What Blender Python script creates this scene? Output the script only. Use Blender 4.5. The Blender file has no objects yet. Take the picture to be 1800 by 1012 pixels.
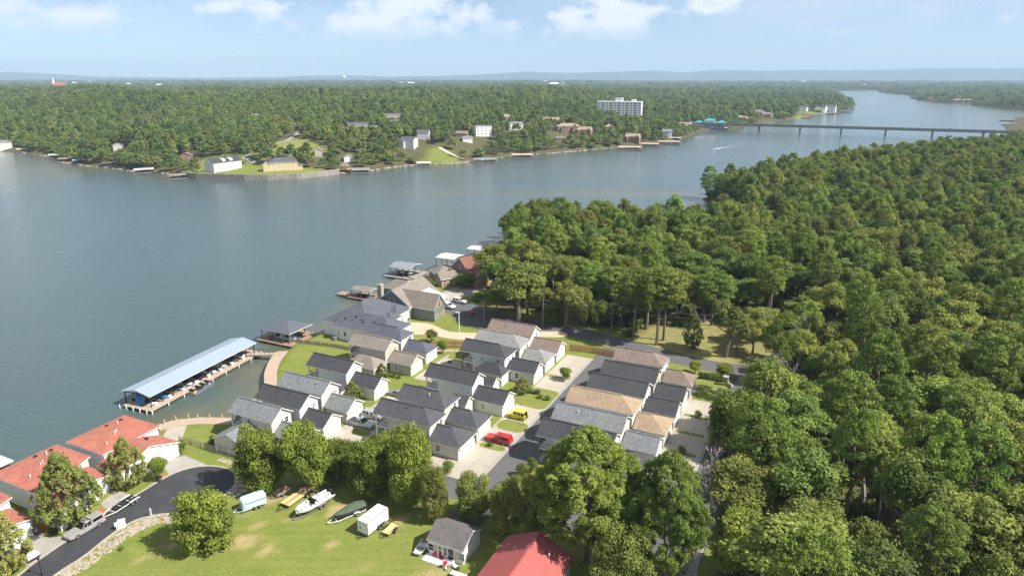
import bpy, math, random
import numpy as np
from mathutils import Vector, Matrix
from mathutils.geometry import tessellate_polygon

S = bpy.context.scene
COL = S.collection
R = math.radians
# ------------------------------------------------------------------ camera
CAMH, FPX = 68.0, 1200.0
PIT = math.atan((506 - 137) / FPX)
cd = bpy.data.cameras.new('camera')
cd.sensor_width = 36.0
cd.lens = 36.0 * FPX / 1800.0
cd.clip_start, cd.clip_end = 1.0, 60000.0
cam = bpy.data.objects.new('camera', cd)
cam.location = (0, 0, CAMH)
cam.rotation_euler = (math.pi / 2 - PIT, 0, 0)
COL.objects.link(cam)
S.camera = cam
# ------------------------------------------------------------------ sky, sun, exposure
SUN_EL, SUN_AZ = R(47.5), R(109)          # azimuth clockwise from +Y (straight ahead): right, a little behind the camera
w = bpy.data.worlds.new('World')
S.world = w
w.use_nodes = True
nt = w.node_tree
nt.nodes.clear()
N = nt.nodes.new
L = nt.links.new
out = N('ShaderNodeOutputWorld')
bg = N('ShaderNodeBackground')
bg.inputs['Strength'].default_value = 0.054
sky = N('ShaderNodeTexSky')
sky.sky_type = 'NISHITA'
sky.sun_disc = False
sky.sun_elevation = SUN_EL
sky.sun_rotation = SUN_AZ
sky.altitude = 3000
sky.air_density = 1.0
sky.dust_density = 0.0
sky.ozone_density = 3.5
tc = N('ShaderNodeTexCoord')
sep = N('ShaderNodeSeparateXYZ')
L(tc.outputs['Generated'], sep.inputs[0])
def mth(op, a, b=None, c=None, tree=None):
    n = (tree or nt).nodes.new('ShaderNodeMath')
    n.operation = op
    for i, v in enumerate((a, b, c)):
        if v is None: continue
        if hasattr(v, 'links'): (tree or nt).links.new(v, n.inputs[i])
        else: n.inputs[i].default_value = v
    return n.outputs[0]
# clouds: broken cumulus and thin veil, drawn by noise on the view direction
vm_ = N('ShaderNodeVectorMath'); vm_.operation = 'MULTIPLY'
L(tc.outputs['Generated'], vm_.inputs[0]); vm_.inputs[1].default_value = (8.5, 8.5, 17.0)
cvec = vm_.outputs[0]
def noise(tree, vec, scale, detail, rough, dist=0.0):
    n = tree.nodes.new('ShaderNodeTexNoise')
    n.inputs['Scale'].default_value = scale
    n.inputs['Detail'].default_value = detail
    n.inputs['Roughness'].default_value = rough
    n.inputs['Distortion'].default_value = dist
    if vec is not None: tree.links.new(vec, n.inputs['Vector'])
    return n.outputs[0]
def ramp(tree, fac, stops):
    n = tree.nodes.new('ShaderNodeValToRGB')
    cr = n.color_ramp
    while len(cr.elements) < len(stops): cr.elements.new(0.5)
    for e, (p, c) in zip(cr.elements, stops):
        e.position = p
        e.color = (c, c, c, 1) if not isinstance(c, tuple) else (*c, 1)
    tree.links.new(fac, n.inputs[0])
    return n.outputs[0]
n1 = noise(nt, cvec, 1.0, 12, 0.60, 0.15)
puff = ramp(nt, n1, [(0.0, 0.0), (0.50, 0.0), (0.53, 0.5), (0.60, 1.0)])
n2 = noise(nt, cvec, 0.42, 6, 0.6, 0.3)
veil = ramp(nt, n2, [(0.0, 0.0), (0.36, 0.0), (0.66, 1.0)])
lift = ramp(nt, sep.outputs[2], [(0.0, 0.0), (0.040, 0.0), (0.068, 1.0)])
amt = mth('MAXIMUM', mth('MULTIPLY', mth('MULTIPLY', puff, 0.92), lift), mth('MULTIPLY', mth('MULTIPLY', veil, 0.55), ramp(nt, sep.outputs[2], [(0.0, 0.0), (0.02, 0.0), (0.09, 1.0)])))
mixc = N('ShaderNodeMix'); mixc.data_type = 'RGBA'
L(amt, mixc.inputs['Factor'])
L(sky.outputs[0], mixc.inputs['A'])
mixc.inputs['B'].default_value = (8.0, 8.4, 8.9, 1)
L(mixc.outputs['Result'], bg.inputs['Color'])
L(bg.outputs[0], out.inputs['Surface'])
sl = bpy.data.lights.new('sun', 'SUN')
sl.energy = 3.8
sl.angle = R(0.53)
sl.color = (1.0, 0.95, 0.86)
sun = bpy.data.objects.new('sun', sl)
COL.objects.link(sun)
sd_ = Vector((math.sin(SUN_AZ) * math.cos(SUN_EL), math.cos(SUN_AZ) * math.cos(SUN_EL), math.sin(SUN_EL)))
sun.rotation_euler = (-sd_).to_track_quat('-Z', 'Y').to_euler()
sun.location = (0, 0, 300)
S.view_settings.view_transform = 'Standard'
S.view_settings.look = 'None'
S.view_settings.gamma = 1.0
S.view_settings.use_curve_mapping = False
S.view_settings.exposure = 1.22
S.cycles.max_bounces = 8
S.cycles.transparent_max_bounces = 16
HAZE_DENSITY = 9.0e-5
# ------------------------------------------------------------------ helpers
rnd = random.Random(7)
def P(u, v, z=0.0):
    """point at height z that the photograph shows at pixel (u, v)"""
    a = (u - 900) / FPX; b = -(v - 506) / FPX
    d = (a, math.cos(PIT) + b * math.sin(PIT), -math.sin(PIT) + b * math.cos(PIT))
    t = (z - CAMH) / d[2]
    return Vector((d[0] * t, d[1] * t, z))
TH = R(-25.6)                                   # the estate's house axis
AX = np.array([math.cos(TH), math.sin(TH)]); BX = np.array([-math.sin(TH), math.cos(TH)])
def W(a, b, z=0.0):
    p = a * AX + (b + 100 * BX[1]) * BX
    return Vector((p[0], p[1], z))
def AB(p):
    return float(p[0] * AX[0] + p[1] * AX[1]), float(p[0] * BX[0] + (p[1] - 100) * BX[1])

class MB:
    def __init__(s): s.v = []; s.f = []; s.m = []
    def add(s, vs, fs, mi=0):
        o = len(s.v); s.v += [tuple(p) for p in vs]
        s.f += [tuple(i + o for i in f) for f in fs]; s.m += [mi] * len(fs)
    def box(s, x0, x1, y0, y1, z0, z1, mi=0):
        s.add([(x0,y0,z0),(x1,y0,z0),(x1,y1,z0),(x0,y1,z0),(x0,y0,z1),(x1,y0,z1),(x1,y1,z1),(x0,y1,z1)],
              [(3,2,1,0),(4,5,6,7),(0,1,5,4),(1,2,6,5),(2,3,7,6),(3,0,4,7)], mi)
    def bar(s, p, q, wx, wz=None, mi=0):
        """square bar from p to q"""
        wz = wz or wx
        p, q = Vector(p), Vector(q); d = (q - p).normalized()
        up = Vector((0,0,1)) if abs(d.z) < 0.95 else Vector((1,0,0))
        r = d.cross(up).normalized() * wx / 2; u = r.cross(d).normalized() * wz / 2
        vs = [p-r-u, p+r-u, p+r+u, p-r+u, q-r-u, q+r-u, q+r+u, q-r+u]
        s.add(vs, [(0,1,2,3),(7,6,5,4),(0,4,5,1),(1,5,6,2),(2,6,7,3),(3,7,4,0)], mi)
    def tube(s, p, q, r0, r1=None, n=8, mi=0, cap=True):
        r1 = r0 if r1 is None else r1
        p, q = Vector(p), Vector(q); d = (q - p).normalized()
        up = Vector((0,0,1)) if abs(d.z) < 0.95 else Vector((1,0,0))
        x = d.cross(up).normalized(); y = x.cross(d)
        vs = []
        for c, r in ((p, r0), (q, r1)):
            for i in range(n):
                t = 2 * math.pi * i / n
                vs.append(c + x * (r * math.cos(t)) + y * (r * math.sin(t)))
        fs = [(i, (i+1) % n, n + (i+1) % n, n + i) for i in range(n)]
        if cap: fs += [tuple(range(n-1, -1, -1)), tuple(range(n, 2*n))]
        s.add(vs, fs, mi)
    def loft(s, rings, mi=0, cap=True):
        n = len(rings[0]); o = [p for r in rings for p in r]; fs = []
        for k in range(len(rings)-1):
            for i in range(n):
                j = (i+1) % n
                fs.append((k*n+i, k*n+j, (k+1)*n+j, (k+1)*n+i))
        if cap: fs += [tuple(range(n-1, -1, -1)), tuple((len(rings)-1)*n+i for i in range(n))]
        s.add(o, fs, mi)
    def prism(s, pts, z0, z1, mi=0):
        """vertical prism over a polygon given as (x, y) points"""
        n = len(pts)
        tri = tessellate_polygon([[Vector((p[0], p[1], 0)) for p in pts]])
        vs = [(p[0], p[1], z0) for p in pts] + [(p[0], p[1], z1) for p in pts]
        ar = sum(pts[i][0]*pts[(i+1)%n][1]-pts[(i+1)%n][0]*pts[i][1] for i in range(n))
        fs = []
        for t in tri:
            a, b, c = [pts[i] for i in t]
            cw = (b[0]-a[0])*(c[1]-a[1])-(b[1]-a[1])*(c[0]-a[0]) > 0
            t = t if cw else t[::-1]
            fs.append(tuple(n+i for i in t)); fs.append(tuple(i for i in t[::-1]))
        for i in range(n):
            j = (i+1) % n
            fs.append((i, j, n+j, n+i) if ar > 0 else (j, i, n+i, n+j))
        s.add(vs, fs, mi)
    def sheet(s, pts, z, mi=0):
        tri = tessellate_polygon([[Vector((p[0], p[1], 0)) for p in pts]])
        fs = []
        for t in tri:
            a, b, c = [pts[i] for i in t]
            cw = (b[0]-a[0])*(c[1]-a[1])-(b[1]-a[1])*(c[0]-a[0]) > 0
            fs.append(tuple(t) if cw else tuple(t[::-1]))
        s.add([(p[0], p[1], z) for p in pts], fs, mi)
    def mesh(s, name, mats, smooth=False):
        me = bpy.data.meshes.new(name)
        me.from_pydata(s.v, [], s.f)
        for m in (mats if isinstance(mats, (list, tuple)) else [mats]): me.materials.append(m)
        if any(s.m): me.polygons.foreach_set('material_index', s.m)
        if smooth: me.polygons.foreach_set('use_smooth', [True]*len(s.f))
        me.update()
        return me
    def build(s, name, mats, parent=None, smooth=False):
        return obj(name, s.mesh(name, mats, smooth), parent)
def obj(name, me, parent=None, loc=None, rz=None, scale=None):
    o = bpy.data.objects.new(name, me)
    COL.objects.link(o)
    if parent is not None: o.parent = parent
    if loc is not None: o.location = loc
    if rz is not None: o.rotation_euler = (0, 0, rz)
    if scale is not None: o.scale = scale
    return o
def tag(o, label=None, cat=None, group=None, kind=None):
    if label: o['label'] = label
    if cat: o['category'] = cat
    if group: o['group'] = group
    if kind: o['kind'] = kind
    return o
def thing(name, label, cat, loc, rz=0.0, group=None, scale=None):
    return tag(obj(name, None, None, loc, rz, scale), label, cat, group)
def kids(o): return [c for c in COL.objects if c.parent == o]
CH = {}
def dup(root, loc, rz, label=None, group=None, children=None):
    c = root.copy(); COL.objects.link(c); c.location = loc; c.rotation_euler = (0, 0, rz)
    if label: c['label'] = label
    if group: c['group'] = group
    for ch in list(root.children):
        d = ch.copy(); COL.objects.link(d); d.parent = c
        for g in list(ch.children):
            e = g.copy(); COL.objects.link(e); e.parent = d
    return c
def struct(name, mb, mats): return tag(mb.build(name, mats), kind='structure')
def smooth_poly(pts, k=4, closed=True):
    """Catmull-Rom through 2-D points"""
    n = len(pts); o = []
    for i in range(n if closed else n-1):
        g = lambda j: Vector(pts[j % n][:2]) if closed else Vector(pts[min(max(j, 0), n-1)][:2])
        p0, p1, p2, p3 = g(i-1), g(i), g(i+1), g(i+2)
        for t in range(k):
            t /= k
            o.append(0.5*((2*p1)+(p2-p0)*t+(2*p0-5*p1+4*p2-p3)*t*t+(3*p1-p0-3*p2+p3)*t**3))
    if not closed: o.append(Vector(pts[-1][:2]))
    return o
def ribbon_edges(pts, wd):
    pts = [Vector(p[:2]) for p in pts]; l = []; r = []
    for i, p in enumerate(pts):
        d = (pts[min(i+1, len(pts)-1)] - pts[max(i-1, 0)]).normalized(); nn = Vector((-d.y, d.x))
        l.append(p + nn*wd/2); r.append(p - nn*wd/2)
    return l, r
# ------------------------------------------------------------------ materials
def newmat(name):
    m = bpy.data.materials.new(name); m.use_nodes = True
    t = m.node_tree; b = t.nodes['Principled BSDF']
    return m, t, b
def mat(name, col, rough=0.8, var=0.12, scale=0.6, fine=0.10, fscale=6.0, metal=0.0, bump=0.0, spec=0.5, wave=None, stain=0.0, coat=0.0):
    """procedural paint: base colour with broad and fine mottling, optional lapped lines, stains"""
    m, t, b = newmat(name)
    tcn = t.nodes.new('ShaderNodeTexCoord'); v = tcn.outputs['Object']
    hi = noise(t, v, fscale, 4, 0.6); lo = noise(t, v, scale, 4, 0.6)
    f = mth('ADD', mth('MULTIPLY', mth('SUBTRACT', lo, 0.5, tree=t), var*2.4, tree=t), mth('MULTIPLY', mth('SUBTRACT', hi, 0.5, tree=t), fine*2.4, tree=t), tree=t)
    f = mth('ADD', f, 1.0, tree=t)
    if stain:
        st = ramp(t, noise(t, v, scale*2.3, 5, 0.65, 0.4), [(0.0, 1.0), (0.52, 1.0), (0.72, 1.0 - stain)])
        f = mth('MULTIPLY', f, st, tree=t)
    mx = t.nodes.new('ShaderNodeVectorMath'); mx.operation = 'SCALE'
    mx.inputs[0].default_value = col
    t.links.new(f, mx.inputs['Scale'])
    t.links.new(mx.outputs[0], b.inputs['Base Color'])
    b.inputs['Roughness'].default_value = rough
    b.inputs['Metallic'].default_value = metal
    b.inputs['Specular IOR Level'].default_value = spec
    b.inputs['Coat Weight'].default_value = coat
    hgt = None
    if wave:
        ax, sp, dep = wave
        wn = t.nodes.new('ShaderNodeTexWave'); wn.bands_direction = ax; wn.wave_profile = 'SAW'
        wn.inputs['Scale'].default_value = 0.314 / sp
        t.links.new(v, wn.inputs['Vector']); hgt = wn.outputs['Fac']
        bp = t.nodes.new('ShaderNodeBump'); bp.inputs['Distance'].default_value = dep; bp.inputs['Strength'].default_value = 0.8
        t.links.new(hgt, bp.inputs['Height']); t.links.new(bp.outputs[0], b.inputs['Normal'])
    elif bump:
        bp = t.nodes.new('ShaderNodeBump'); bp.inputs['Distance'].default_value = bump; bp.inputs['Strength'].default_value = 0.7
        t.links.new(hi, bp.inputs['Height']); t.links.new(bp.outputs[0], b.inputs['Normal'])
    return m
def shingle(name, col, var=0.16, warm=0.0):
    """asphalt shingles: courses of tabs, each tab a slightly different tone"""
    m, t, b = newmat(name)
    v = t.nodes.new('ShaderNodeTexCoord').outputs['Object']
    mp = t.nodes.new('ShaderNodeMapping'); mp.inputs['Scale'].default_value = (2.6, 4.6, 4.6)
    t.links.new(v, mp.inputs['Vector'])
    wn = t.nodes.new('ShaderNodeTexWhiteNoise'); wn.noise_dimensions = '3D'
    fl = t.nodes.new('ShaderNodeVectorMath'); fl.operation = 'FLOOR'
    t.links.new(mp.outputs[0], fl.inputs[0]); t.links.new(fl.outputs[0], wn.inputs['Vector'])
    lo = noise(t, v, 0.35, 4, 0.6); hi = noise(t, v, 9, 3, 0.6)
    mid = noise(t, v, 1.6, 5, 0.7)
    f = mth('ADD', mth('MULTIPLY', mth('SUBTRACT', wn.outputs['Value'], 0.5, tree=t), var*2.2, tree=t), 1.0, tree=t)
    f = mth('ADD', f, mth('MULTIPLY', mth('SUBTRACT', lo, 0.5, tree=t), 0.5, tree=t), tree=t)
    f = mth('ADD', f, mth('MULTIPLY', mth('SUBTRACT', mid, 0.5, tree=t), 0.45, tree=t), tree=t)
    f = mth('ADD', f, mth('MULTIPLY', mth('SUBTRACT', hi, 0.5, tree=t), 0.5, tree=t), tree=t)
    mx = t.nodes.new('ShaderNodeVectorMath'); mx.operation = 'SCALE'; mx.inputs[0].default_value = col
    t.links.new(f, mx.inputs['Scale']); t.links.new(mx.outputs[0], b.inputs['Base Color'])
    b.inputs['Roughness'].default_value = 0.93; b.inputs['Specular IOR Level'].default_value = 0.3
    bp = t.nodes.new('ShaderNodeBump'); bp.inputs['Distance'].default_value = 0.03; bp.inputs['Strength'].default_value = 0.6
    t.links.new(wn.outputs['Value'], bp.inputs['Height']); t.links.new(bp.outputs[0], b.inputs['Normal'])
    return m
def foliage(name, col, col2, trans=0.32, hue=0.12, rough=0.75, lv=1.0, vv=0.46):
    """leaves: tone differs from leaf to leaf (attribute 'tone') and from tree to tree (object random)"""
    m, t, b = newmat(name)
    at = t.nodes.new('ShaderNodeAttribute'); at.attribute_name = 'tone'
    oi = t.nodes.new('ShaderNodeObjectInfo')
    mx = t.nodes.new('ShaderNodeMix'); mx.data_type = 'RGBA'
    mx.inputs['A'].default_value = (*col, 1); mx.inputs['B'].default_value = (*col2, 1)
    f = mth('ADD', mth('MULTIPLY', at.outputs['Fac'], 0.75, tree=t), mth('MULTIPLY', oi.outputs['Random'], 0.60, tree=t), tree=t)
    f = mth('SUBTRACT', f, 0.08, tree=t); 
    t.links.new(f, mx.inputs['Factor'])
    hs = t.nodes.new('ShaderNodeHueSaturation')
    r2 = mth('FRACT', mth('MULTIPLY', oi.outputs['Random'], 17.31, tree=t), tree=t)
    r3 = mth('FRACT', mth('MULTIPLY', oi.outputs['Random'], 71.7, tree=t), tree=t)
    t.links.new(mth('ADD', 0.5 - hue*0.12, mth('MULTIPLY', r2, hue*0.27, tree=t), tree=t), hs.inputs['Hue'])
    t.links.new(mth('MULTIPLY', mth('ADD', 1.01-vv/2, mth('MULTIPLY', r3, vv, tree=t), tree=t), mth('ADD', 1-0.38*lv, mth('MULTIPLY', at.outputs['Fac'], 0.76*lv, tree=t), tree=t), tree=t), hs.inputs['Value'])
    hs.inputs['Saturation'].default_value = 0.98
    t.links.new(mx.outputs['Result'], hs.inputs['Color'])
    t.links.new(hs.outputs[0], b.inputs['Base Color'])
    b.inputs['Roughness'].default_value = rough; b.inputs['Specular IOR Level'].default_value = 0.25
    tr = t.nodes.new('ShaderNodeBsdfTranslucent'); t.links.new(hs.outputs[0], tr.inputs['Color'])
    ms = t.nodes.new('ShaderNodeMixShader'); ms.inputs[0].default_value = trans
    t.links.new(b.outputs[0], ms.inputs[1]); t.links.new(tr.outputs[0], ms.inputs[2])
    t.links.new(ms.outputs[0], t.nodes['Material Output'].inputs['Surface'])
    return m
M = {}
M['white'] = mat('white_siding', (0.74,0.73,0.71), 0.6, 0.05, 0.4, 0.03, wave=('Z',0.18,0.012))
M['cream'] = mat('cream_siding', (0.60,0.56,0.49), 0.65, 0.05, 0.4, 0.03, wave=('Z',0.18,0.012))
M['beige'] = mat('beige_siding', (0.47,0.43,0.36), 0.65, 0.05, 0.4, 0.03, wave=('Z',0.18,0.012))
M['greysid'] = mat('pale_grey_siding', (0.58,0.58,0.57), 0.65, 0.05, 0.4, 0.03, wave=('X',0.4,0.02))
M['stucco'] = mat('white_stucco', (0.80,0.79,0.77), 0.8, 0.05, 0.3, 0.04, bump=0.01)
M['trim'] = mat('white_trim_paint', (0.80,0.79,0.77), 0.5, 0.03)
M['brick'] = mat('brown_brick', (0.25,0.15,0.11), 0.85, 0.15, 0.8, 0.2, 10)
M['orangebrick'] = mat('tan_brick', (0.42,0.27,0.18), 0.85, 0.12, 0.8, 0.2, 10)
M['greenwall'] = mat('grey_green_siding', (0.15,0.18,0.17), 0.7, 0.06, wave=('Z',0.18,0.012))
M['cedar'] = mat('cedar_boards', (0.46,0.27,0.13), 0.8, 0.15, 0.5, 0.15)
M['black_roof'] = shingle('black_shingles', (0.055,0.056,0.061))
M['char_roof'] = shingle('charcoal_shingles', (0.070,0.072,0.078))
M['grey_roof'] = shingle('grey_shingles', (0.170,0.180,0.185))
M['pale_roof'] = shingle('pale_grey_shingles', (0.205,0.205,0.198))
M['brown_roof'] = shingle('brown_shingles', (0.195,0.150,0.125))
M['taupe_roof'] = shingle('taupe_shingles', (0.205,0.178,0.152))
M['tan_roof'] = shingle('tan_shingles', (0.30,0.222,0.150))
M['red_roof'] = shingle('red_shingles', (0.345,0.126,0.088), 0.12)
M['rust_roof'] = shingle('rust_brown_shingles', (0.185,0.088,0.062))
M['slate_roof'] = shingle('blue_grey_shingles', (0.085,0.092,0.112))
M['shed_roof'] = mat('worn_grey_shingles', (0.125,0.112,0.106), 0.95, 0.25, 0.6, 0.15, 5, stain=0.4)
M['red_metal'] = mat('red_metal_roofing', (0.34,0.085,0.073), 0.5, 0.12, 0.3, 0.05, wave=('Y',0.4,0.02))
M['blue_metal'] = mat('pale_blue_metal_roofing', (0.27,0.325,0.38), 0.45, 0.06, 0.15, 0.03, wave=('X',0.45,0.02))
M['dark_metal_roof'] = mat('dark_grey_metal_roofing', (0.095,0.10,0.12), 0.45, 0.08, wave=('X',0.45,0.02))
M['grey_metal'] = mat('grey_metal_roofing', (0.22,0.235,0.27), 0.4, 0.06, wave=('X',0.45,0.02))
M['white_metal'] = mat('white_metal_roofing', (0.50,0.48,0.45), 0.5, 0.06)
M['tan_metal'] = mat('tan_metal_roofing', (0.48,0.36,0.26), 0.6, 0.08)
M['steel'] = mat('galvanised_steel', (0.35,0.36,0.38), 0.4, 0.08, metal=0.6)
M['dark'] = mat('dark_metal', (0.02,0.02,0.022), 0.5, 0.1)
M['black'] = mat('black_rubber', (0.018,0.018,0.019), 0.7, 0.1)
M['alloy'] = mat('silver_alloy', (0.45,0.45,0.46), 0.35, 0.05, metal=0.7)
M['planks'] = mat('weathered_deck_boards', (0.38,0.29,0.215), 0.85, 0.14, 0.5, 0.12, 3, wave=('X',0.15,0.01))
M['lightwood'] = mat('new_yellow_lumber', (0.56,0.42,0.20), 0.8, 0.12, 0.7, 0.12)
M['greywood'] = mat('grey_weathered_wood', (0.27,0.24,0.21), 0.9, 0.15, 0.7, 0.15)
M['redwood'] = mat('reddish_deck_boards', (0.29,0.19,0.125), 0.85, 0.14, 0.5, 0.12)
M['concrete'] = mat('pale_concrete', (0.37,0.33,0.27), 0.9, 0.12, 0.16, 0.07, 2.5, stain=0.10)
M['grey_conc'] = mat('grey_concrete', (0.31,0.29,0.26), 0.9, 0.14, 0.25, 0.08, 2.5, stain=0.25)
M['tan_conc'] = mat('tan_concrete_drive', (0.46,0.37,0.265), 0.9, 0.08, 0.12, 0.05, 2.5, stain=0.08)
M['asphalt'] = mat('fresh_black_asphalt', (0.036,0.037,0.041), 0.85, 0.22, 0.10, 0.16, 4, stain=-0.5)
M['asphalt2'] = mat('worn_grey_asphalt', (0.100,0.098,0.098), 0.9, 0.22, 0.12, 0.1, 4, stain=0.2)
M['mulch'] = mat('orange_mulch', (0.33,0.13,0.06), 0.95, 0.2, 1.0, 0.3, 7)
M['far_stone'] = mat('rough_mortared_stone', (0.27,0.24,0.20), 0.95, 0.45, 0.25, 0.5, 0.9)
M['dirt'] = mat('bare_tan_dirt', (0.36,0.26,0.16), 0.95, 0.2, 0.4, 0.2, 5)
M['bark'] = mat('grey_brown_bark', (0.16,0.125,0.10), 0.95, 0.15, 1.5, 0.2, 8, bump=0.03)
M['palebark'] = mat('pale_bark', (0.30,0.26,0.22), 0.95, 0.15, 1.5, 0.2, 8)
M['pole'] = mat('weathered_pole_wood', (0.20,0.155,0.12), 0.9, 0.12)
M['shutter'] = mat('dark_shutter_paint', (0.03,0.03,0.035), 0.6)
def glassmat(name, col, rough=0.08):
    m, t, b = newmat(name)
    b.inputs['Base Color'].default_value = (*col, 1); b.inputs['Roughness'].default_value = rough
    b.inputs['Specular IOR Level'].default_value = 0.8
    v = t.nodes.new('ShaderNodeTexCoord').outputs['Object']
    bp = t.nodes.new('ShaderNodeBump'); bp.inputs['Distance'].default_value = 0.004
    t.links.new(noise(t, v, 2.0, 2, 0.5), bp.inputs['Height']); t.links.new(bp.outputs[0], b.inputs['Normal'])
    return m
M['glass'] = glassmat('window_glass', (0.03,0.04,0.045))
M['carglass'] = glassmat('tinted_car_glass', (0.012,0.014,0.016), 0.05)
M['lamp'] = glassmat('clear_lamp_lens', (0.6,0.6,0.58), 0.15)
M['redlamp'] = glassmat('red_lamp_lens', (0.35,0.01,0.01), 0.15)
def paint(name, col, metal=0.0, rough=0.3): return mat(name, col, rough, 0.02, 0.5, 0.02, metal=metal, coat=0.5)
M['p_silver'] = paint('silver_car_paint', (0.42,0.40,0.385), 0.3)
M['p_white'] = paint('white_car_paint', (0.78,0.78,0.77))
M['p_yellow'] = paint('yellow_car_paint', (0.72,0.60,0.02))
M['p_red'] = paint('red_car_paint', (0.42,0.012,0.02))
M['p_green'] = paint('pale_green_car_paint', (0.36,0.43,0.39), 0.2)
M['p_grey'] = paint('grey_car_paint', (0.22,0.23,0.25), 0.3)
M['p_dark'] = paint('dark_car_paint', (0.03,0.035,0.045))
M['p_blue'] = paint('pale_blue_trailer_paint', (0.50,0.60,0.68), 0.1, 0.4)
M['blue'] = mat('blue_plastic', (0.02,0.16,0.42), 0.4)
M['redp'] = mat('red_plastic', (0.50,0.02,0.025), 0.4)
M['canvas'] = mat('dark_canvas_cover', (0.035,0.04,0.05), 0.9, 0.2)
M['camo'] = mat('olive_canvas_cover', (0.07,0.095,0.06), 0.95, 0.35, 2.0, 0.3, 6)
M['gel'] = mat('white_gelcoat', (0.76,0.75,0.73), 0.25, 0.03)
M['teal'] = mat('turquoise_metal_roofing', (0.03,0.30,0.38), 0.45, 0.08)
M['stone'] = mat('grey_boulder_stone', (0.32,0.28,0.245), 0.95, 0.3, 0.8, 0.2, 5)
M['rubble'] = mat('pale_retaining_stone', (0.36,0.32,0.27), 0.95, 0.3, 0.5, 0.3, 3)

def add_joints(m, sx, sy, dark=0.72):
    """control joints across slabs, laid along the estate axis"""
    t = m.node_tree; b = t.nodes['Principled BSDF']; src = b.inputs['Base Color'].links[0].from_socket
    v = t.nodes.new('ShaderNodeTexCoord').outputs['Object']; mp = t.nodes.new('ShaderNodeMapping'); mp.inputs['Rotation'].default_value = (0, 0, -TH)
    t.links.new(v, mp.inputs['Vector']); sp = t.nodes.new('ShaderNodeSeparateXYZ'); t.links.new(mp.outputs[0], sp.inputs[0])
    f = None
    for ax, st in ((0, sx), (1, sy)):
        g = mth('LESS_THAN', mth('ABSOLUTE', mth('SUBTRACT', mth('FRACT', mth('DIVIDE', sp.outputs[ax], st, tree=t), tree=t), 0.5, tree=t), tree=t), 0.05/st, tree=t)
        f = g if f is None else mth('MAXIMUM', f, g, tree=t)
    k = mth('SUBTRACT', 1.0, mth('MULTIPLY', f, 1-dark, tree=t), tree=t)
    n = t.nodes.new('ShaderNodeVectorMath'); n.operation = 'SCALE'; t.links.new(src, n.inputs[0]); t.links.new(k, n.inputs['Scale']); t.links.new(n.outputs[0], b.inputs['Base Color'])
add_joints(M['concrete'], 3.1, 3.3); add_joints(M['grey_conc'], 3.4, 3.0, 0.8); add_joints(M['tan_conc'], 4.0, 4.0, 0.85)
# ------------------------------------------------------------------ the land
ZW = -1.8
def px(pts, z=0.0): return [P(u, v, z) for u, v in pts]
def xy(pts): return np.array([(p[0], p[1]) for p in pts], float)
near_shore = [W(-150,-120), W(-128,-80), W(-125,-40), W(-122,-26), W(-121.5,-13), W(-119.5,-9), W(-118,-3), W(-109.3,0.6), W(-108.5,5), W(-110.5,10),
  W(-113.2,14.6), W(-120.2,21.7), W(-126,31.5), W(-128.6,40), W(-127,47), W(-126,56), W(-128,66), W(-131,76), W(-132.5,84), W(-134,95), W(-135,104),
  W(-131,111), W(-129,121), W(-127,132), W(-126,142), W(-120,152)] + px([(872,428),(905,414),(935,404)], ZW) + \
  [Vector((18,300,0)), Vector((40,310,0)), Vector((66,300,0)), Vector((92,306,0)), Vector((112,330,0)), Vector((128,362,0)), Vector((114,398,0)), Vector((116,415,0)), Vector((140,428,0)),
   Vector((178,464,0)), Vector((215,498,0)), Vector((262,540,0)), Vector((330,585,0)), Vector((400,628,0)), Vector((462,655,0))] + \
  px([(1775,239),(1766,224),(1786,207),(1900,207),(2300,215)], ZW) + [Vector((2600,900,0)), Vector((2600,-150,0)), Vector((-260,-150,0))]
far_shore = px([(-700,250),(-300,260),(0,266),(40,268),(85,275),(100,283),(150,291),(200,296),(240,301),(270,302),(300,306),(340,312),(430,314),(500,314),(560,309),(600,304),
  (640,301),(700,293),(740,289),(800,287),(850,281),(900,274),(960,270),(1010,266),(1060,261),(1100,259),(1140,254),(1190,247),(1213,240),(1222,234),(1235,229),(1290,227),(1310,221),
  (1345,215),(1400,209),(1440,203),(1470,200),(1502,191),(1497,180),(1478,170),(1465,163),(1440,160.5),(1500,158.6),(1541,158),(1547,162),(1600,167),(1608,175),(1640,180),(1700,183),(1720,187),
  (1760,191),(1800,193),(2300,203)], ZW) + [Vector((19000,2500,0)), Vector((19000,19000,0)), Vector((-19000,19000,0)), Vector((-19000,900,0))]
NS, FS = xy(near_shore), xy(far_shore)
def sdf(X, Y, poly):
    """signed distance, positive inside"""
    X = np.asarray(X, float); Y = np.asarray(Y, float)
    d = np.full(X.shape, 1e18); ins = np.zeros(X.shape, bool)
    n = len(poly)
    for i in range(n):
        ax, ay = poly[i]; bx, by = poly[(i+1) % n]
        ex, ey = bx-ax, by-ay
        t = np.clip(((X-ax)*ex + (Y-ay)*ey) / (ex*ex+ey*ey+1e-12), 0, 1)
        d = np.minimum(d, (X-ax-t*ex)**2 + (Y-ay-t*ey)**2)
        c = ((ay > Y) != (by > Y))
        with np.errstate(divide='ignore', invalid='ignore'):
            xi = (bx-ax)*(Y-ay)/(by-ay+1e-30)+ax
        ins ^= c & (X < xi)
    d = np.sqrt(d)
    return np.where(ins, d, -d)
def sst(x, a, b):
    t = np.clip((x-a)/(b-a), 0, 1); return t*t*(3-2*t)
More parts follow.
